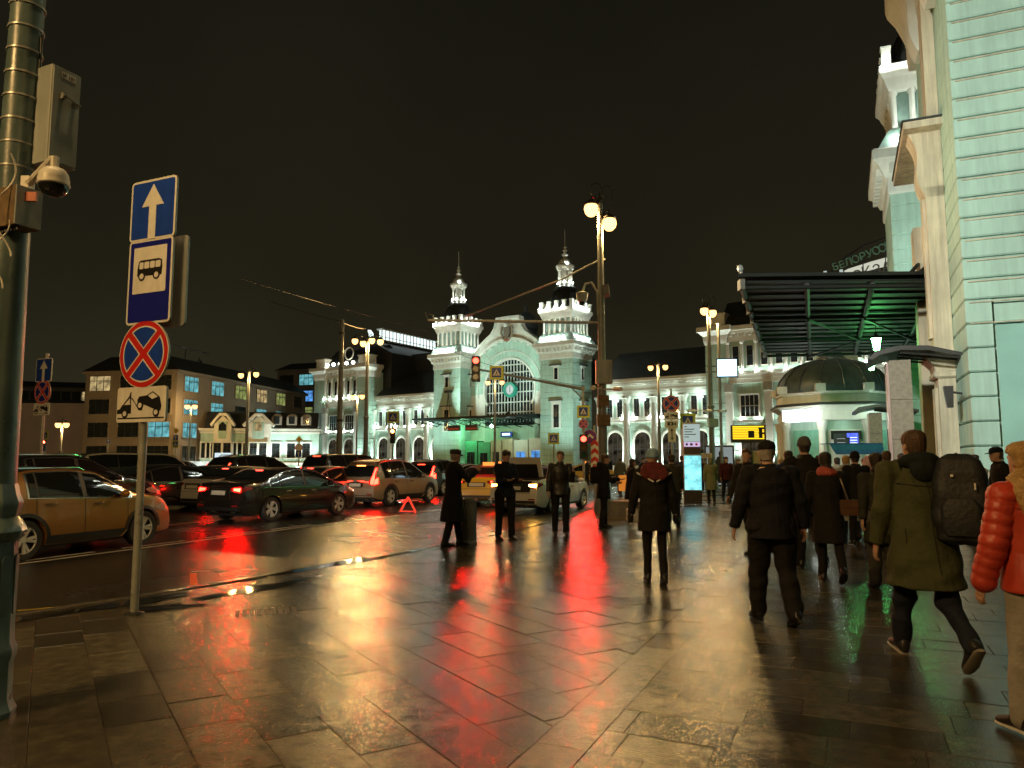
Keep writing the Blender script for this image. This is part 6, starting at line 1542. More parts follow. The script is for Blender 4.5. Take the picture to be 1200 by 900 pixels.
DARKSEAM = nmat('dark_seam', (.012, .012, .010), .8)  # dark colour of the coat seams
DENIM = cloth('denim', (.035, .05, .085)); SHOEB = nmat('black_leather', (.012, .011, .010), .35, var=.2, vscale=12)
SOLEW = nmat('white_sole', (.62, .60, .55), .5, var=.05)
def remesh(mb, name, mat, vox, smooth_it=3, fold=0.0, seed=0):
    me = bpy.data.meshes.new('tmp'); me.from_pydata(mb.v, [], mb.f); me.update()
    bm = bmesh.new(); bm.from_mesh(me); bmesh.ops.recalc_face_normals(bm, faces=bm.faces); bm.to_mesh(me); bm.free()
    o = bpy.data.objects.new('tmp', me); COL.objects.link(o)
    r = o.modifiers.new('r', 'REMESH'); r.mode = 'VOXEL'; r.voxel_size = vox; r.adaptivity = 0
    if smooth_it: s = o.modifiers.new('s', 'SMOOTH'); s.factor = .5; s.iterations = smooth_it
    dg = bpy.context.evaluated_depsgraph_get()
    m2 = bpy.data.meshes.new_from_object(o.evaluated_get(dg)); m2.name = name
    bpy.data.objects.remove(o); bpy.data.meshes.remove(me)
    if fold:
        n_ = len(m2.vertices); co = np.empty(n_*3, 'f'); m2.vertices.foreach_get('co', co); co = co.reshape(-1, 3); no = np.empty(n_*3, 'f'); m2.vertices.foreach_get('normal', no); no = no.reshape(-1, 3)
        x, y, z = co.T; p = seed*1.7
        f_ = np.sin(24*z+9*x+5*np.sin(7*y+p)+p)*.5+np.sin(15*x-11*z+8*np.sin(5*z+p)+2*p)*.45+np.sin(38*y+17*z+p)*.25+np.sin(9*z+13*y+p)*.4
        f_ = f_+.9*(1-2*np.abs(np.sin(8*x+13*z+2.5*np.sin(6*x-4*z+p)+p)))*np.clip(np.sin(5*z+3*x+2*p)+.3, 0, 1)
        co += no*(f_*fold)[:, None]; m2.vertices.foreach_set('co', co.ravel().astype('f')); m2.update()
    if name == 'hair':   # combed strands: fine ridges that run down from the crown
        n_ = len(m2.vertices); co = np.empty(n_*3, 'f'); m2.vertices.foreach_get('co', co); co = co.reshape(-1, 3); no = np.empty(n_*3, 'f'); m2.vertices.foreach_get('normal', no); no = no.reshape(-1, 3)
        cx, cy = co[:, 0].mean(), co[:, 1].mean(); an = np.arctan2(co[:, 1]-cy, co[:, 0]-cx); z = co[:, 2]
        f_ = np.sin(31*an+2.2*np.sin(9*z+seed)+seed)*.6+np.sin(17*an-2*z+seed*2)*.5+np.sin(53*an+1.5*z)*.35
        co += no*(f_*.0026)[:, None]; m2.vertices.foreach_set('co', co.ravel().astype('f')); m2.update()
    m2.materials.clear(); m2.materials.append(mat)
    m2.polygons.foreach_set('use_smooth', [True]*len(m2.polygons))
    return m2
def ering(cx, cy, z, rx, ry, n=20, tilt=0): return [(cx+rx*math.cos(2*PI*k/n), cy+ry*math.sin(2*PI*k/n)+0, z+tilt*math.sin(2*PI*k/n)) for k in range(n)]
def limb(m, pts, rs, n=12):
    m.tube(pts, rs, n)
    for p, r in zip(pts, rs): m.ell(p, r, r, r, 12, 8)
def leg_pose(hip, thigh, knee, l1=.44, l2=.42):
    """thigh: angle forward (deg), knee: flexion (deg) -> knee, ankle (y forward)"""
    t = R(thigh); k = hip+Vector((0, math.sin(t)*l1, -math.cos(t)*l1)); t2 = R(thigh-knee); a = k+Vector((0, math.sin(t2)*l2, -math.cos(t2)*l2)); return k, a
def person(label, loc, az, h=1.75, legs=((8, 4), (-8, 6)), arms=None, coat='jacket', coatm=BLACKC, trouser=BLACKC, shoe=SHOEB, hair='short', hairm=HAIRD, hat=None, hatm=BLACKC, scarf=None, hood=None, build=1.0, near=False, lean=3, headyaw=0, headpitch=0, skirt=False, sole=None, group='people walking and standing on the plaza', fold=.004, coatlen=None, fwidth=1.0, beltm=None, spread=0.0, hasface=True, collar=None, hairscale=1.0):
    """legs: (thigh, knee) for left and right; arms: for left and right (forward swing, elbow bend, outward, inward turn)"""
    s_ = h/1.75; t = thing('person', label, 'person', loc, -R(az), group); t.scale = (s_, s_, s_)
    vox = .0095 if near else .0135
    arms = arms or ((-12, 14, 9, 0), (14, 18, 9, 0))
    HP = [Vector((-.09-spread, 0, .90)), Vector((.09+spread, 0, .90))]
    pose = [leg_pose(HP[i], *legs[i]) for i in (0, 1)]
    foot_pitch = []
    low = 9
    for i in (0, 1):
        k, a = pose[i]; pitch = max(-18, min(60, (legs[i][1]-legs[i][0])*.9 if legs[i][0] < 4 and legs[i][1] > 9 else (-8 if legs[i][0] > 14 else 0)))
        foot_pitch.append(R(pitch)); 
        toe = -.085*math.cos(R(pitch))-.16*math.sin(max(0, R(pitch))) if pitch > 0 else -.085-(.07*math.sin(-R(pitch)))*.6
        low = min(low, a.z+toe)
    dz = -low; up = Vector((0, 0, dz))
    HP = [p+up for p in HP]; pose = [(k+up, a+up) for k, a in pose]
    ln = R(lean); base_z = .90+dz
    def T(v):   # lean the upper body forward about the hips
        v = Vector(v); d = v-Vector((0, 0, .90)); return Vector((d.x, d.y*math.cos(ln)+d.z*math.sin(ln), base_z+d.z*math.cos(ln)-d.y*math.sin(ln)))
    def tr(ring): return [T(p) for p in ring]
    B = build
    # arms
    joints = []
    for i, sg in ((0, -1), (1, 1)):
        sw, el, outw, inn = arms[i]; sh = Vector((sg*.185*B, 0, 1.405)); L1_, L2_ = .29, .255
        d = Vector((sg*math.sin(R(outw)), math.sin(R(sw)), -math.cos(R(sw))*math.cos(R(outw)))).normalized(); e_ = sh+d*L1_
        d2 = Vector((sg*math.sin(R(outw-inn)), math.sin(R(sw+el)), -math.cos(R(sw+el)))); d2.x = sg*math.sin(R(outw))*.6-sg*math.sin(R(inn)); d2.normalize(); w_ = e_+d2*L2_
        joints.append((T(sh), T(e_), T(w_), (T(w_)-T(e_)).normalized(), sg))
    hc = Vector((0, .035, 1.615)); hy, hp_ = -R(headyaw), R(headpitch)
    def H(v):
        v = Vector(v); v = Matrix.Rotation(hp_, 3, 'X') @ v; v = Matrix.Rotation(hy, 3, 'Z') @ v; return T(hc+v)
    # ---- body: one continuous surface
    m = MB()
    m.loft([tr(ering(0, yy, z, rx*B, ry*B)) for z, rx, ry, yy in ((.84, .12, .09, -.01), (.90, .165, .115, -.01), (.98, .16, .112, -.01), (1.08, .142, .102, 0), (1.2, .15, .11, .005), (1.32, .168, .115, .005), (1.40, .165, .098, 0), (1.45, .11, .075, .0), (1.48, .06, .06, .005))])
    m.tube([T((0, 0, 1.44)), T((0, .012, 1.50)), T((0, .028, 1.56))], [.062, .056, .055], 14)
    for i in (0, 1):
        k, a = pose[i]; limb(m, [HP[i], HP[i].lerp(k, .5), k, k.lerp(a, .35), a], [v*min(1, fwidth)*.92 for v in (.088, .072, .056, .055, .038)])
        f_ = Vector((0, math.cos(foot_pitch[i]), -math.sin(foot_pitch[i]))); dn = Vector((0, -math.sin(foot_pitch[i]), -math.cos(foot_pitch[i])))
        m.tube([a-f_*.03+dn*.035, a+f_*.06+dn*.05, a+f_*.15+dn*.062], [.035, .035, .025], 8)
        sh, e_, w_, d_, sg = joints[i]; limb(m, [sh, e_, w_], [.052, .042, .029])
    hr = []
    for z, rx, ry, yo in ((-.118, .020, .020, .058), (-.105, .038, .042, .045), (-.085, .050, .062, .028), (-.055, .060, .078, .015), (-.02, .068, .090, .004), (.02, .073, .096, -.002), (.055, .073, .097, -.006), (.085, .066, .088, -.010), (.108, .046, .062, -.012), (.12, .015, .02, -.012)):
        hr.append([H(p) for p in ering(0, yo, z, rx, ry, 20)])
    m.loft(hr)
    m.loft([[H(p) for p in r] for r in ([(-.010, .088, .025), (.010, .088, .025), (.008, .07, .02), (-.008, .07, .02)], [(-.017, .112, -.022), (.017, .112, -.022), (.015, .075, -.03), (-.015, .075, -.03)], [(-.014, .10, -.034), (.014, .10, -.034), (.012, .07, -.036), (-.012, .07, -.036)])])
    m.tube([H((-.045, .074, .033)), H((0, .091, .031)), H((.045, .074, .033))], .011, 6)
    m.tube([H((-.024, .083, -.063)), H((0, .094, -.061)), H((.024, .083, -.063))], .0095, 6)
    for sg in (-1, 1):
        p = H((sg*.076, -.004, 0)); m.loft([[H((sg*(.068+.018*q), -.004+r_*math.cos(a)*.55-.012*q, r_*math.sin(a))) for a in np.linspace(0, 2*PI, 9)[:-1]] for q, r_ in ((0, .02), (.6, .032), (1, .026))])
    # hands: palm, four bent fingers of different length and a thumb
    hm = MB()
    for sh, e_, w_, d_, sg in joints:
        side_ = Vector((0, 1, 0)); side_ = (side_-d_*side_.dot(d_)); side_ = side_.normalized() if side_.length > .2 else Vector((1, 0, 0)); nrm = d_.cross(side_)*(-sg)   # palm faces the body
        c_ = w_+d_*.05
        hm.loft([[w_+d_*q+side_*(math.cos(a)*rx)+nrm*(math.sin(a)*ry) for a in np.linspace(0, 2*PI, 11)[:-1]] for q, rx, ry in ((-.02, .026, .022), (.02, .034, .018), (.06, .041, .016), (.092, .039, .013))])
        for k, (o_, ln_) in enumerate(((.030, .066), (.011, .076), (-.009, .071), (-.028, .055))):
            b_ = w_+d_*.088+side_*o_
            hm.tube([b_-d_*.012, b_+d_*ln_*.45+nrm*.006, b_+d_*ln_*.78+nrm*.022, b_+d_*ln_*.92+nrm*.040], [.0092, .0086, .008, .0062], 7)
        b_ = w_+d_*.03+side_*.036; hm.tube([b_-side_*.012, b_+side_*.018+d_*.025+nrm*.008, b_+side_*.022+d_*.058+nrm*.018], [.012, .0105, .007], 7)
    if near:
        o = len(m.v); m.v += hm.v; m.f += [tuple(i+o for i in f) for f in hm.f]; m.m += hm.m
        bm_ = remesh(m, 'body', SKIN, .0075, 2)
    else:
        bm_ = remesh(m, 'body', SKIN, vox, 2)
        b_ = bmesh.new(); b_.from_mesh(bm_); hmm = hm.mesh('h', SKIN, 60); b_.from_mesh(hmm); b_.to_mesh(bm_); b_.free(); bpy.data.meshes.remove(hmm)
        bm_.polygons.foreach_set('use_smooth', [True]*len(bm_.polygons)); bm_.polygons.foreach_set('material_index', [0]*len(bm_.polygons))
    link('body', bm_, t)
    if hasface:
        for sg in (-1, 1):
            m = MB(); m.ell(H((sg*.029, .082, .012)), .012, .008, .0065, 8, 6); obj('eye', m, nmat('eye_dark', (.05, .04, .035), .2), t, smooth=60)
    # ---- trousers
    m = MB()
    m.loft([tr(ering(0, -.008, z, rx*B, ry*B)) for z, rx, ry in ((.80, .15, .115), (.88, .182, .135), (.96, .18, .13), (1.05, .165, .122))])
    for i in (0, 1):
        k, a = pose[i]; a2 = a+(a-k).normalized()*.035
        limb(m, [HP[i], HP[i].lerp(k, .5), k, k.lerp(a, .5), a2.lerp(k, .06)], [.112*B**.5*fwidth, .096*fwidth, .078*fwidth, .072*fwidth, .066*fwidth], 14)
    link('trousers', remesh(m, 'trousers', trouser, vox*1.05, 2, fold*1.1, sum(map(ord, label)) % 17), t)
    # ---- shoes
    for i in (0, 1):
        k, a = pose[i]; f_ = Vector((0, math.cos(foot_pitch[i]), -math.sin(foot_pitch[i]))); dn = Vector((0, -math.sin(foot_pitch[i]), -math.cos(foot_pitch[i])))
        X_ = Vector((1, 0, 0)); m = MB()
        def fr(q, rx, z0, z1): c_ = a+f_*q; return [c_+X_*(rx*math.cos(t_))+dn*((z0+z1)/2-(z1-z0)/2*math.sin(t_)*1.0) for t_ in np.linspace(0, 2*PI, 13)[:-1]]
        m.loft([fr(q, rx, z0, z1) for q, rx, z0, z1 in ((-.085, .022, .02, .08), (-.07, .038, -.03, .082), (-.03, .043, -.05, .084), (.02, .043, -.045, .084), (.07, .047, .0, .085), (.12, .051, .025, .086), (.16, .045, .035, .086), (.19, .025, .05, .085))], 0)
        m.loft([fr(q, rx, .072, .094) for q, rx in ((-.09, .025), (-.07, .044), (-.0, .046), (.06, .050), (.12, .055), (.17, .046), (.196, .026))], 1)
        obj('shoe', m, [shoe, sole or SHOEB], t, smooth=50)
    # ---- coat / jacket
    L_ = {'jacket': .80, 'mid': .66, 'coat': .50, 'long': .30}[coat] if coatlen is None else coatlen
    spread_y = (abs(pose[0][0].y-pose[1][0].y))*.5
    m = MB(); rr = [(1.47, .085, .085, .0), (1.445, .135, .10, -.002), (1.40, .192, .122, -.004), (1.30, .205, .148, .0), (1.18, .193, .146, .0), (1.06, .186, .142, -.005), (.94, .20, .152, -.008)]
    if L_ < .92:
        n_ = max(1, int((.94-L_)/.09))
        for q in range(1, n_+1):
            u = q/n_; z = .94-(.94-L_)*u; k_ = (.94-z)/.5; rr.append((z, .20+.035*k_+(.02 if skirt else 0), .152+.03*k_+spread_y*min(1, k_)*.75, -.008+(.5*(pose[0][0].y+pose[1][0].y))*min(1, k_)*.6))
    def lowT(p):   # below the hips the coat hangs straight
        return T(p) if p[2] > .90 else Vector((p[0], p[1], p[2]+dz))
    m.loft([[lowT(p) for p in ering(0, yy, z, rx*B, ry*B, 24)] for z, rx, ry, yy in rr])
    for sh, e_, w_, d_, sg in joints:
        m.tube([sh-Vector((sg*.06, 0, 0))+Vector((0, 0, .0)), sh, sh.lerp(e_, .5), e_, e_.lerp(w_, .5), w_+d_*.012], [.088*B, .083*B, .072*B, .066*B, .058*B, .050*B], 14); m.ell(sh, .084*B, .084*B, .084*B); m.ell(e_, .068*B, .068*B, .068*B)
    cl = MB(); cl.lathe([(.075, 1.44), (.082, 1.49), (.074, 1.52), (.06, 1.5)], 16, cap=True); m.v += [T((p[0], p[1]*1.05+.008, p[2])) for p in cl.v] if collar is not False else []
    if collar is not False: o = len(m.v)-len(cl.v); m.f += [tuple(i+o for i in f) for f in cl.f]; m.m += cl.m
    link({'jacket': 'jacket', 'mid': 'coat', 'coat': 'coat', 'long': 'coat'}[coat], remesh(m, 'coat', coatm, vox*1.05, 2, fold, (sum(map(ord, label)) % 13)), t)
    if near:   # seams: centre back, yoke, side pockets
        cm = [o for o in COL.objects if o.parent == t and o.name.split('.')[0] in ('jacket', 'coat')][0].data
        bv = BVHTree.FromPolygons([v.co.copy() for v in cm.vertices], [tuple(p.vertices) for p in cm.polygons])
        for pts in ([(0, 1.40), (.002, 1.2), (0, 1.0), (.003, max(.62, L_+.06))], [(-.17*B, 1.33), (-.08, 1.315), (0, 1.31), (.08, 1.315), (.17*B, 1.33)], [(-.15*B, 1.0), (-.15*B, .86)], [(.15*B, 1.0), (.15*B, .86)]):
            P3 = []
            for (x0, z0), (x1, z1) in zip(pts[:-1], pts[1:]):
                for k in range(7):
                    u = k/7; p = T((x0+(x1-x0)*u, 0, z0+(z1-z0)*u)); h_ = bv.ray_cast(Vector((p.x, -1.5, p.z)), Vector((0, 1, 0)))
                    if h_[0] is not None: P3.append(h_[0]-Vector((0, .0015, 0)))
            if len(P3) > 3: m = MB(); m.tube(P3, .0035, 5); obj('seam', m, DARKSEAM, t, smooth=60)
    # ---- hair and headgear
    def shell(zs, grow, front, n=20):
        m = MB(); rings = []
        for z, rx, ry, yo in zs:
            ring = []
            for k in range(n):
                a = 2*PI*k/n; x, y = rx*math.cos(a), yo+ry*math.sin(a)
                if y > front(z): y = front(z)
                ring.append(H((x, y, z)))
            rings.append(ring)
        m.loft(rings); return m
    cap_z = [(-.075, .045, .05, -.045), (-.045, .066, .072, -.02), (-.01, .078, .09, -.012), (.03, .083, .103, -.006), (.065, .083, .105, -.008), (.098, .075, .096, -.012), (.122, .052, .07, -.014), (.135, .018, .024, -.014)]
    if hat in ('cap', 'flat', 'beanie'): cap_z = [(-.075, .045, .05, -.045), (-.045, .064, .070, -.02), (-.01, .073, .085, -.012), (.03, .074, .092, -.008), (.045, .06, .07, -.008)]
    if hair == 'short': m = shell(cap_z, 0, lambda z: -.02 if z < .03 else (.06 if z < .06 else .2)); link('hair', remesh(m, 'hair', hairm, .007 if near else .011, 1, .003, 3), t)
    elif hair == 'bob': m = shell([(-.14, .07, .06, -.045), (-.10, .085, .085, -.03)]+[(z, rx*1.06, ry*1.05, yo) for z, rx, ry, yo in cap_z[1:]], 0, lambda z: -.0 if z < .045 else (.075 if z < .07 else .2)); link('hair', remesh(m, 'hair', hairm, .007 if near else .011, 1, .004, 5), t)
    elif hair == 'long':
        q_ = hairscale; m = shell([(z, rx*q_, ry*(1+(q_-1)*.5), yo) for z, rx, ry, yo in [(-.42, .06, .025, -.17), (-.34, .10, .045, -.165), (-.26, .125, .055, -.15), (-.18, .125, .075, -.11), (-.10, .105, .095, -.05)]]+[(z, rx*1.08, ry*1.06, yo) for z, rx, ry, yo in cap_z[1:]], 0, lambda z: -.0 if z < .045 else (.075 if z < .07 else .2)); link('hair', remesh(m, 'hair', hairm, .007 if near else .011, 1, .005, 6), t)
    if hat == 'beanie':
        m = shell([(.0, .083, .103, -.008), (.02, .089, .109, -.008), (.05, .089, .108, -.01), (.09, .082, .10, -.014), (.13, .06, .075, -.018), (.15, .02, .03, -.02)], 0, lambda z: .2); link('beanie', remesh(m, 'beanie', hatm, .011, 1, .002, 2), t)
        m = MB(); m.loft([[H(p) for p in ering(0, -.006, z, rx, ry)] for z, rx, ry in ((.012, .088, .107), (.018, .094, .114), (.05, .094, .113), (.056, .086, .106))]); obj('hat_cuff', m, hatm, t, smooth=50)
    elif hat in ('cap', 'flat'):
        m = shell([(.035, .083, .102, -.006), (.055, .090, .110, -.006), (.085, .092 if hat == 'flat' else .085, .112 if hat == 'flat' else .10, -.004), (.115, .08 if hat == 'flat' else .07, .10 if hat == 'flat' else .08, -.006), (.132, .03, .04, -.008)], 0, lambda z: .2); obj('cap', m, hatm, t, smooth=60)
        m = MB(); r_ = .085; m.loft([[H((x, y, z)) for x, y, z in pts] for pts in ([(r_*math.cos(a)*.95, .06+.03*math.sin(a), .046) for a in np.linspace(PI, 0, 9)]+[(r_*math.cos(a)*.95, .06+.03*math.sin(a), .040) for a in np.linspace(0, PI, 9)], [(r_*math.cos(a), .085+(.085 if hat == 'cap' else .06)*math.sin(a), .034-.012*math.sin(a)) for a in np.linspace(PI, 0, 9)]+[(r_*math.cos(a), .085+(.085 if hat == 'cap' else .06)*math.sin(a), .028-.012*math.sin(a)) for a in np.linspace(0, PI, 9)])]); obj('peak', m, hatm, t, smooth=60)
    elif hat == 'hood':
        m = shell([(-.16, .10, .095, -.02), (-.10, .095, .11, -.02), (-.04, .096, .118, -.015), (.03, .10, .122, -.012), (.09, .092, .112, -.016), (.135, .062, .075, -.02), (.155, .02, .03, -.02)], 0, lambda z: .052 if z < .09 else .2); link('hood', remesh(m, 'hood', hatm, .012, 2, .003, 4), t)
    if hood is not None:
        m = MB(); pts = [T((.115*math.cos(a), -.02+.10*math.sin(a), 1.475+.035*math.sin(a)*-1)) for a in np.linspace(-PI*1.25, PI*.25, 12)]
        m.tube(pts, [.035]+[.055]*10+[.035], 10); m.ell(T((0, -.13, 1.42)), .12, .06, .10); link('hood', remesh(m, 'hood', hood, .012, 2, .004, 8), t)
    if scarf is not None:
        m = MB(); pts = [T((.088*math.cos(a), .005+.088*math.sin(a), 1.49+.015*math.sin(2*a))) for a in np.linspace(0, 2*PI, 16)]; m.tube(pts, .045, 10); pts = [T((.115*math.cos(a), -.0+.105*math.sin(a), 1.445+.01*math.cos(3*a))) for a in np.linspace(0, 2*PI, 16)]; m.tube(pts, .045, 10)
        link('scarf', remesh(m, 'scarf', scarf, .011, 1, .005, 9), t)
    t['_j'] = [list(j[2]) for j in joints]; t['_s'] = [list(j[0]) for j in joints]
    def W(v): return t.matrix_basis @ Vector(v)
    return t, W, joints, T, H
def fin(t):
    for k in ('_j', '_s'):
        if k in t: del t[k]
WALK = lambda a, b=None: ((a, 6), (-a, 26)) if b is None else ((a, 6), b)
PPL = []
def P_(label, px, py, az, **k):
    r_ = person(label, gp(px, py), az, **k); fin(r_[0]); return r_
def bag(name, label, cat, W, pos, sz, mat, rz, strap=None, mats=None, r=.03, group=None):
    t = thing(name, label, cat, W(pos), rz, group)
    m = MB(); m.prism(rrect(-sz[0]/2, -sz[2]/2, sz[0]/2, sz[2]/2, min(r, sz[2]/3)), -sz[1]/2, sz[1]/2, 'xz'); obj('bag_body', m, mat, t, smooth=35)
    m = MB(); m.prism(rrect(-sz[0]*.42, -.0, sz[0]*.42, sz[2]*.52, .02), -sz[1]/2-.012, -sz[1]/2+.01, 'xz'); obj('flap', m, mat, t)
    if strap:
        m = MB(); inv = t.matrix_basis.inverted(); m.tube([inv @ W(p) for p in strap], .011, 6); obj('strap', m, mats or mat, t, smooth=60)
    else:
        m = MB(); m.tube([(-sz[0]*.22, 0, sz[2]/2), (-sz[0]*.2, 0, sz[2]/2+.07), (sz[0]*.2, 0, sz[2]/2+.07), (sz[0]*.22, 0, sz[2]/2)], .01, 6); obj('handle', m, mat, t, smooth=60)
    return t
# -- three men by the bin
t, W, J, T, H = P_('man in long black coat and flat cap facing the road with briefcase, beside the bin', 531, 640, 62, h=1.80, legs=((13, 2), (-12, 3)), coat='long', coatlen=.42, coatm=BLACKC, hat='flat', hatm=cloth('flatcap', (.06, .05, .04)), hairm=HAIRG, arms=((5, 10, 6, 0), (40, 92, 8, 18)), lean=0, headpitch=-4, fold=.003)
bag('briefcase', 'dark briefcase hanging beside the man in the long black coat', 'briefcase', W, J[0][2]+Vector((.0, .02, -.22)), (.42, .10, .30), SHOEB, R(28))
t, W, J, T, H = P_('man in dark jacket looking down at his phone, between bin and taxi', 592, 632, 150, h=1.78, legs=((4, 2), (-3, 2)), spread=.035, coat='jacket', coatm=NAVY, trouser=BLACKC, arms=((18, 72, 6, 22), (18, 74, 6, 22)), headpitch=-22, lean=0, headyaw=0, build=.95)
ph = thing('phone', 'small phone held by the man in the dark jacket', 'phone', W(J[1][2].lerp(J[0][2], .5)+J[1][3]*.09), R(30)); m = MB(); m.box(0, 0, 0, .07, .012, .14); obj('case', m, SIGNK, ph)
t, W, J, T, H = P_('man in black leather jacket facing the viewpoint, hand raised to chest', 657, 627, 176, h=1.78, legs=((5, 2), (-3, 3)), spread=.02, coat='jacket', coatm=nmat('leather_jacket', (.016, .014, .013), .45, var=.2, vscale=10, bump=.3, bscale=25), trouser=BLACKC, arms=((16, 118, 12, 10), (4, 22, 11, 0)), lean=0, headyaw=18, build=1.02, hairm=HAIRB)
t, W, J, T, H = P_('person in dark hooded coat standing under the tall lamp, turned right', 708, 618, 88, h=1.72, legs=((3, 2), (-3, 4)), coat='mid', coatm=BLACKC, trouser=DGREY, hat=None, hood=BLACKC, hairm=HAIRB, arms=((16, 60, 6, 12), (20, 70, 6, 12)), lean=1)
bag('backpack', 'black backpack on the person under the tall lamp', 'backpack', W, T((0, -.2, 1.22)), (.28, .16, .40), BLACKC, R(2))
# -- the woman with the blue hat
REDW = nmat('red_scarf_cloth', (.10, .010, .009), .8, var=.5, vscale=16, bump=.4, bscale=40)
t, W, J, T, H = P_('woman in black coat with pale blue knit hat and red scarf walking away', 768, 684, 2, h=1.70, near=True, legs=((5, 3), (-7, 13)), coat='coat', coatlen=.64, coatm=BLACKC, trouser=BLACKC, hat='beanie', hatm=cloth('pale_blue_knit', (.22, .34, .44), bump=.8), arms=((6, 12, 14, 0), (2, 12, 15, 0)), scarf=None, lean=3, shoe=SHOEB, fwidth=.8, hair=None, hasface=False)
m = MB(); m.loft([[T(p) for p in pts] for pts in ([(-.10, .03, 1.56), (.10, .03, 1.56), (.11, -.085, 1.56), (-.11, -.085, 1.56)], [(-.15, .06, 1.50), (.15, .06, 1.50), (.15, -.12, 1.49), (-.15, -.12, 1.49)], [(-.21, .07, 1.43), (.21, .07, 1.43), (.20, -.15, 1.40), (-.20, -.15, 1.40)], [(-.20, .0, 1.40), (.20, .0, 1.40), (.10, -.165, 1.31), (-.10, -.165, 1.31)])]); link('scarf', remesh(m, 'scarf', REDW, .011, 3, .005, 4), t)
m = MB()
for p, q in (((-.235, -.09, 1.42), (-.02, -.175, 1.295)), ((.235, -.09, 1.42), (.02, -.175, 1.295))): m.tube([T(p), T(q)], .011, 5)
obj('scarf_border', m, SIGNW, t)
for j in J:
    m = MB(); m.ell(j[2]+j[3]*.075, .045, .05, .085, 12, 8); link('glove', remesh(m, 'glove', BLACKC, .012, 1), t)
# -- group by the screen pylon
t, W, J, T, H = P_('woman in black coat facing right beside an orange cart, behind the blue hat woman', 740, 606, 80, h=1.62, legs=((4, 2), (-4, 4)), coat='coat', coatm=BLACKC, hair='bob', arms=((24, 60, 5, 8), (24, 60, 5, 8)), trouser=BLACKC)
t, W, J, T, H = P_('man in olive brown jacket and cap walking away behind the blue hat woman', 789, 616, 6, h=1.74, legs=((14, 4), (-14, 22)), coat='jacket', coatm=cloth('olive_brown', (.05, .045, .025)), hat='cap', hatm=cloth('olive_brown', (.05, .045, .025)), trouser=BLACKC)
t, W, J, T, H = P_('man in dark blue jacket just left of the cyan pylon', 800, 588, 10, h=1.76, legs=((10, 4), (-10, 16)), coat='jacket', coatm=cloth('blue', (.018, .03, .07)), trouser=BLACKC)
t, W, J, T, H = P_('distant person with dark coat among the crowd left of the pylon', 755, 578, 200, h=1.7, coat='mid', coatm=DGREY, legs=((6, 3), (-6, 6)))
t, W, J, T, H = P_('distant walker in grey green coat behind the standing dark coat', 727, 580, 30, h=1.7, coat='coat', coatm=cloth('grey_green', (.09, .10, .08)), legs=((8, 3), (-8, 10)))
ct = thing('luggage_cart', 'small orange wheeled cart beside the woman in black', 'cart', gp(731, 582)+Vector((0, 0, 0)), R(-20)); m = MB(); m.prism(rrect(-.2, .25, .2, .95, .05), -.15, .15, 'xz'); obj('case', m, emat('orange_case_glow', (1, .32, .04), .55), ct)  # glow put into the orange case, which is no lamp
m = MB(); m.tube([(-.15, .1, .95), (-.15, .1, 1.15), (.15, .1, 1.15), (.15, .1, .95)], .015, 6); obj('handle', m, DARKM, ct)
for x in (-.16, .16): m = MB(); m.lathe([(.07, -.02), (.08, 0), (.07, .02)], 12); m.xf(Matrix.Rotation(R(90), 4, 'Y')); obj('wheel', m, RUBBER, ct, (x, 0, .08)); m = MB(); m.tube([(x, 0, .08), (x, .0, .3)], .015, 5); obj('fork', m, DARKM, ct)
wb = bag('carrier_bag', 'crumpled white carrier bag in the hand of the woman facing right', 'bag', lambda v: Vector(v), gp(741, 618)+Vector((0, 0, .30)), (.26, .14, .30), nmat('white_bag', (.62, .60, .56), .5, var=.15, vscale=8, bump=.6, bscale=14), R(10))
t, W, J, T, H = P_('person in long pale olive hooded coat walking away right of the pylon', 834, 592, 8, h=1.66, legs=((6, 4), (-6, 12)), coat='coat', coatlen=.52, coatm=cloth('pale_olive', (.16, .18, .09)), hat='hood', hatm=cloth('pale_olive', (.16, .18, .09)), hair=None, trouser=BLACKC, fwidth=.85)
t, W, J, T, H = P_('man in maroon jacket and jeans walking towards the viewpoint', 852, 587, 186, h=1.74, legs=((13, 4), (-13, 24)), coat='jacket', coatm=cloth('maroon', (.055, .010, .012)), trouser=DENIM)
t, W, J, T, H = P_('distant woman in dark coat between the olive coat and the pylon', 826, 576, 190, h=1.65, coat='coat', coatm=cloth('plum', (.05, .02, .03)), hair='bob', legs=((6, 3), (-6, 8)))
t, W, J, T, H = P_('distant woman in grey jacket behind the maroon jacket man', 866, 584, 185, h=1.62, coat='mid', coatm=cloth('mauve_grey', (.12, .09, .09)), hair='long', hairm=HAIRB, legs=((6, 3), (-6, 12)))
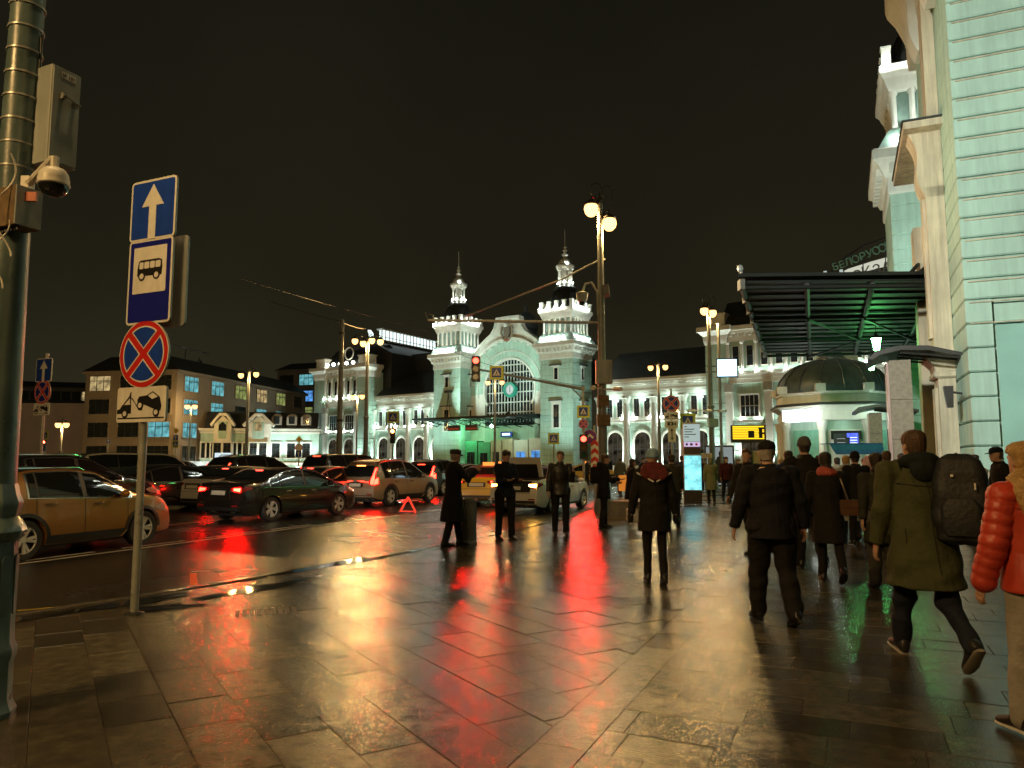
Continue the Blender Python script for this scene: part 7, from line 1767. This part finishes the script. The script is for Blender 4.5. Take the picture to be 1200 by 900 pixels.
# -- the column of walkers on the right
t, W, J, T, H = P_('old man in black jacket and peaked cap walking away, grey hair at nape', 908, 731, 0, h=1.76, near=True, build=1.13, legs=((12, 3), (-9, 17)), coat='jacket', coatlen=.78, coatm=cloth('black_blue', (.011, .012, .017)), trouser=BLACKC, hat='cap', hatm=BLACKC, hairm=HAIRG, arms=((4, 14, 16, 0), (-4, 14, 16, 0)), lean=2, headyaw=20, fwidth=1.22, spread=.02, fold=.008, hasface=False)
t, W, J, T, H = P_('man in black jacket turning back towards the road beside the old man', 880, 648, 230, h=1.78, legs=((10, 4), (-12, 18)), coat='jacket', coatm=cloth('black_grey', (.018, .018, .018)), trouser=BLACKC, headyaw=-10, hairm=HAIRB, lean=0)
t, W, J, T, H = P_('tall man in black jacket and grey beanie walking away in the crowd', 950, 668, 4, h=1.90, build=1.12, legs=((10, 3), (-10, 16)), coat='mid', coatlen=.72, coatm=BLACKC, trouser=BLACKC, hat='beanie', hatm=cloth('grey_knit', (.10, .10, .095), bump=.8), arms=((5, 15, 12, 0), (-3, 15, 12, 0)), hasface=False)
t, W, J, T, H = P_('woman in black coat with pink scarf mid stride, brown bag on shoulder', 974, 682, 14, h=1.68, near=True, legs=((6, 3), (-20, 20)), coat='coat', coatlen=.50, coatm=BLACKC, trouser=BLACKC, hair='bob', arms=((6, 16, 12, 0), (8, 40, 14, 0)), scarf=cloth('pink_scarf', (.42, .09, .07), bump=.8), fwidth=.85, hasface=False)
bag('shoulder_bag', 'brown shoulder bag on the woman with the pink scarf', 'handbag', W, T((.27, -.08, .98)), (.26, .12, .20), nmat('brown_leather', (.13, .065, .04), .45, var=.2, vscale=9), R(-10), strap=[T((.25, -.08, 1.08)), T((.20, -.10, 1.25)), T((.15, -.06, 1.44)), T((.14, .06, 1.44)), T((.23, .03, 1.08))], mats=nmat('chain_strap', (.3, .24, .18), .35, metal=.6))
t, W, J, T, H = P_('woman in long pale grey hooded coat walking away behind the pink scarf', 997, 633, 6, h=1.66, legs=((8, 4), (-8, 16)), coat='long', coatlen=.36, coatm=cloth('pale_grey', (.36, .37, .35)), trouser=BLACKC, hood=cloth('pale_grey', (.36, .37, .35)), hair='short', hairm=HAIRY, arms=((2, 14, 12, 0), (-3, 14, 10, 0)), hasface=False)
t, W, J, T, H = P_('woman in pink hooded coat beside the long skirted walker', 1022, 628, 8, h=1.64, legs=((8, 4), (-8, 14)), coat='coat', coatm=cloth('salmon', (.46, .25, .18)), hat='hood', hatm=cloth('salmon', (.46, .25, .18)), hair=None, trouser=BLACKC, hasface=False)
bag('handbag', 'dark red handbag carried by the woman in the pink coat', 'handbag', W, J[0][2]+Vector((-.06, .02, -.22)), (.30, .12, .24), nmat('red_leather', (.16, .012, .016), .4, var=.15, vscale=9), R(-10))
t, W, J, T, H = P_('woman in dark coat and long grey skirt left of the green parka', 1036, 690, 4, h=1.66, legs=((4, 3), (-10, 18)), coat='coat', coatlen=.56, coatm=cloth('dark_olive', (.03, .03, .02)), trouser=cloth('grey_skirt', (.08, .075, .065)), hair='bob', fwidth=1.25, hasface=False)
OLIVE = cloth('parka_olive', (.062, .068, .032), bump=.7)
t, W, J, T, H = P_('man in olive green parka with black backpack on one shoulder striding away', 1090, 775, 6, h=1.86, near=True, build=1.18, legs=((22, 6), (-17, 34)), coat='coat', coatlen=.56, coatm=OLIVE, trouser=cloth('dark_denim', (.014, .018, .030)), shoe=nmat('dark_trainer', (.02, .02, .022), .5), sole=nmat('trainer_sole', (.30, .28, .24), .5), hair='short', hairm=HAIRB, hood=cloth('hood_lining', (.012, .017, .019)), arms=((4, 12, 12, 0), (6, 30, 14, 0)), lean=4, headyaw=-14, fold=.009, hasface=False, fwidth=1.05)
bp = thing('backpack', 'large black backpack with white reflectors on the olive parka man', 'backpack', W(T((.19, -.24, 1.19))), -R(6)-R(26))
m = MB(); m.loft([[(x*k, y*k*1.0, z) for x, y in rrect(-.19, -.13, .19, .13, .08, 4)] for k, z in ((.6, -.34), (.95, -.30), (1.08, -.15), (1.05, .05), (.95, .22), (.75, .32), (.4, .37))]); link('pack_body', remesh(m, 'pack', nmat('pack_fabric', (.014, .016, .02), .6, var=.3, vscale=8, bump=.4, bscale=30), .011, 2, .006, 3), bp)
m = MB(); m.loft([[(x*k, -.12+y*k, z) for x, y in rrect(-.14, -.05, .14, .05, .04, 4)] for k, z in ((.8, -.26), (1, -.2), (1, -.04), (.7, .02))]); obj('front_pocket', m, nmat('pack_fabric', (.014, .016, .02), .6), bp, smooth=50)
m = MB(); m.box(.1, -.172, .12, .012, .01, .05); m.box(.13, -.165, -.16, .012, .01, .06); m.box(-.05, -.14, .2, .02, .01, .02); obj('reflector_tab', m, SIGNW, bp)
m = MB(); m.tube([(-.02, .12, .30), (-.02, .2, .36), (-.02, .36, .3), (-.0, .40, .1), (.0, .3, -.12)], .022, 6); obj('shoulder_strap', m, BLACKC, bp, smooth=50)
t, W, J, T, H = P_('woman in cream jacket near the block wall, brown bobbed hair', 1150, 640, 350, h=1.66, legs=((6, 3), (-6, 10)), coat='jacket', coatm=cloth('cream', (.60, .54, .40)), trouser=cloth('stone', (.2, .18, .15)), hair='bob', hairm=HAIRB, headyaw=-40)
t, W, J, T, H = P_('man in navy cap and dark jacket before the recessed wall, facing left', 1181, 652, 285, h=1.80, legs=((6, 3), (-6, 8)), coat='jacket', coatm=BLACKC, trouser=BLACKC, hat='cap', hatm=NAVY, hairm=HAIRB)
REDP = nmat('red_puffer', (.52, .055, .03), .42, var=.12, vscale=5, bump=.15, bscale=20)
t, W, J, T, H = P_('woman with long blonde hair in red puffer jacket and pale jeans, nearest walker', 1230, 868, 352, h=1.66, near=True, build=1.08, legs=((8, 3), (-5, 10)), coat='jacket', coatlen=.82, coatm=REDP, hairscale=1.55, trouser=cloth('pale_jeans', (.36, .34, .31)), shoe=nmat('black_trainer', (.02, .018, .018), .5), sole=SOLEW, hair='long', hairm=HAIRY, arms=((4, 12, 13, 0), (-6, 14, 10, 0)), lean=1, hasface=False, fwidth=1.0, fold=.003)
for sh, e_, w_, d_, sg in J:
    m = MB()
    for q in range(9):
        u = q/8; p = sh.lerp(e_, min(1, u*2)) if u < .5 else e_.lerp(w_, (u-.5)*2); m.ell(p, .095-.02*u, .095-.02*u, .078, 16, 8)
    link('quilted_sleeve', remesh(m, 'quilted_sleeve', REDP, .009, 2, .003, 2), t)
# -- smaller heads in the crowd
for i, (px, py, az, h_, lab, kw) in enumerate((
    (929, 640, 5, 1.74, 'person in blue hooded jacket between the old man and grey beanie', dict(coatm=cloth('strong_blue', (.02, .035, .12)), hood=cloth('strong_blue', (.02, .035, .12)))),
    (1015, 606, 185, 1.62, 'small figure with brown hair behind the blue awning stall', dict(coatm=cloth('brown', (.07, .04, .025)), hairm=HAIRB)),
    (918, 604, 10, 1.62, 'small fair haired figure behind the old man in cap', dict(coatm=DGREY, hairm=HAIRY)),
    (960, 600, 180, 1.68, 'dark figure near the kiosk columns', dict(coatm=DGREY)),
    (1080, 612, 190, 1.7, 'figure in grey coat behind the olive parka man', dict(coatm=cloth('grey_coat', (.13, .13, .12)))),
    (1062, 622, 10, 1.72, 'person in dark jacket close behind the tall stone pylon', dict(coatm=BLACKC)),
    (942, 618, 3, 1.7, 'walker in dark green coat just behind the grey beanie man', dict(coatm=cloth('bottle_green', (.02, .035, .025)))),
    (985, 612, 8, 1.64, 'walker in pale scarf and dark coat ahead of the grey hooded coat', dict(coatm=DGREY, scarf=cloth('pale_scarf', (.4, .38, .32)))),
    (1046, 640, 4, 1.74, 'walker in charcoal jacket between the pink hood and the stone pylon', dict(coatm=DGREY, hairm=HAIRB)),
    (1056, 606, 184, 1.68, 'person in beige jacket coming out past the stone pylon', dict(coatm=cloth('beige_jacket', (.28, .22, .14)))),
    (1008, 640, 5, 1.72, 'walker in black beanie between the grey and pink coats', dict(coatm=BLACKC, hat='beanie', hatm=BLACKC)),
    (896, 598, 10, 1.7, 'small walker in brown coat below the yellow departure board', dict(coatm=cloth('brown', (.07, .04, .025)))),
    (688, 569, 90, 1.7, 'far pedestrian crossing near the traffic light', dict(coatm=DGREY)),
    (610, 556, 60, 1.7, 'far pedestrian by the station doors under the canopy', dict(coatm=BLACKC)),
    (762, 563, 200, 1.7, 'far pedestrian before the colonnaded wing', dict(coatm=DGREY)),
    (714, 566, 170, 1.7, 'far pedestrian beside the chevron board', dict(coatm=NAVY)))):
    P_(lab, px, py, az, h=h_, legs=((8, 4), (-8, 14)), coat='mid', trouser=BLACKC, **kw)
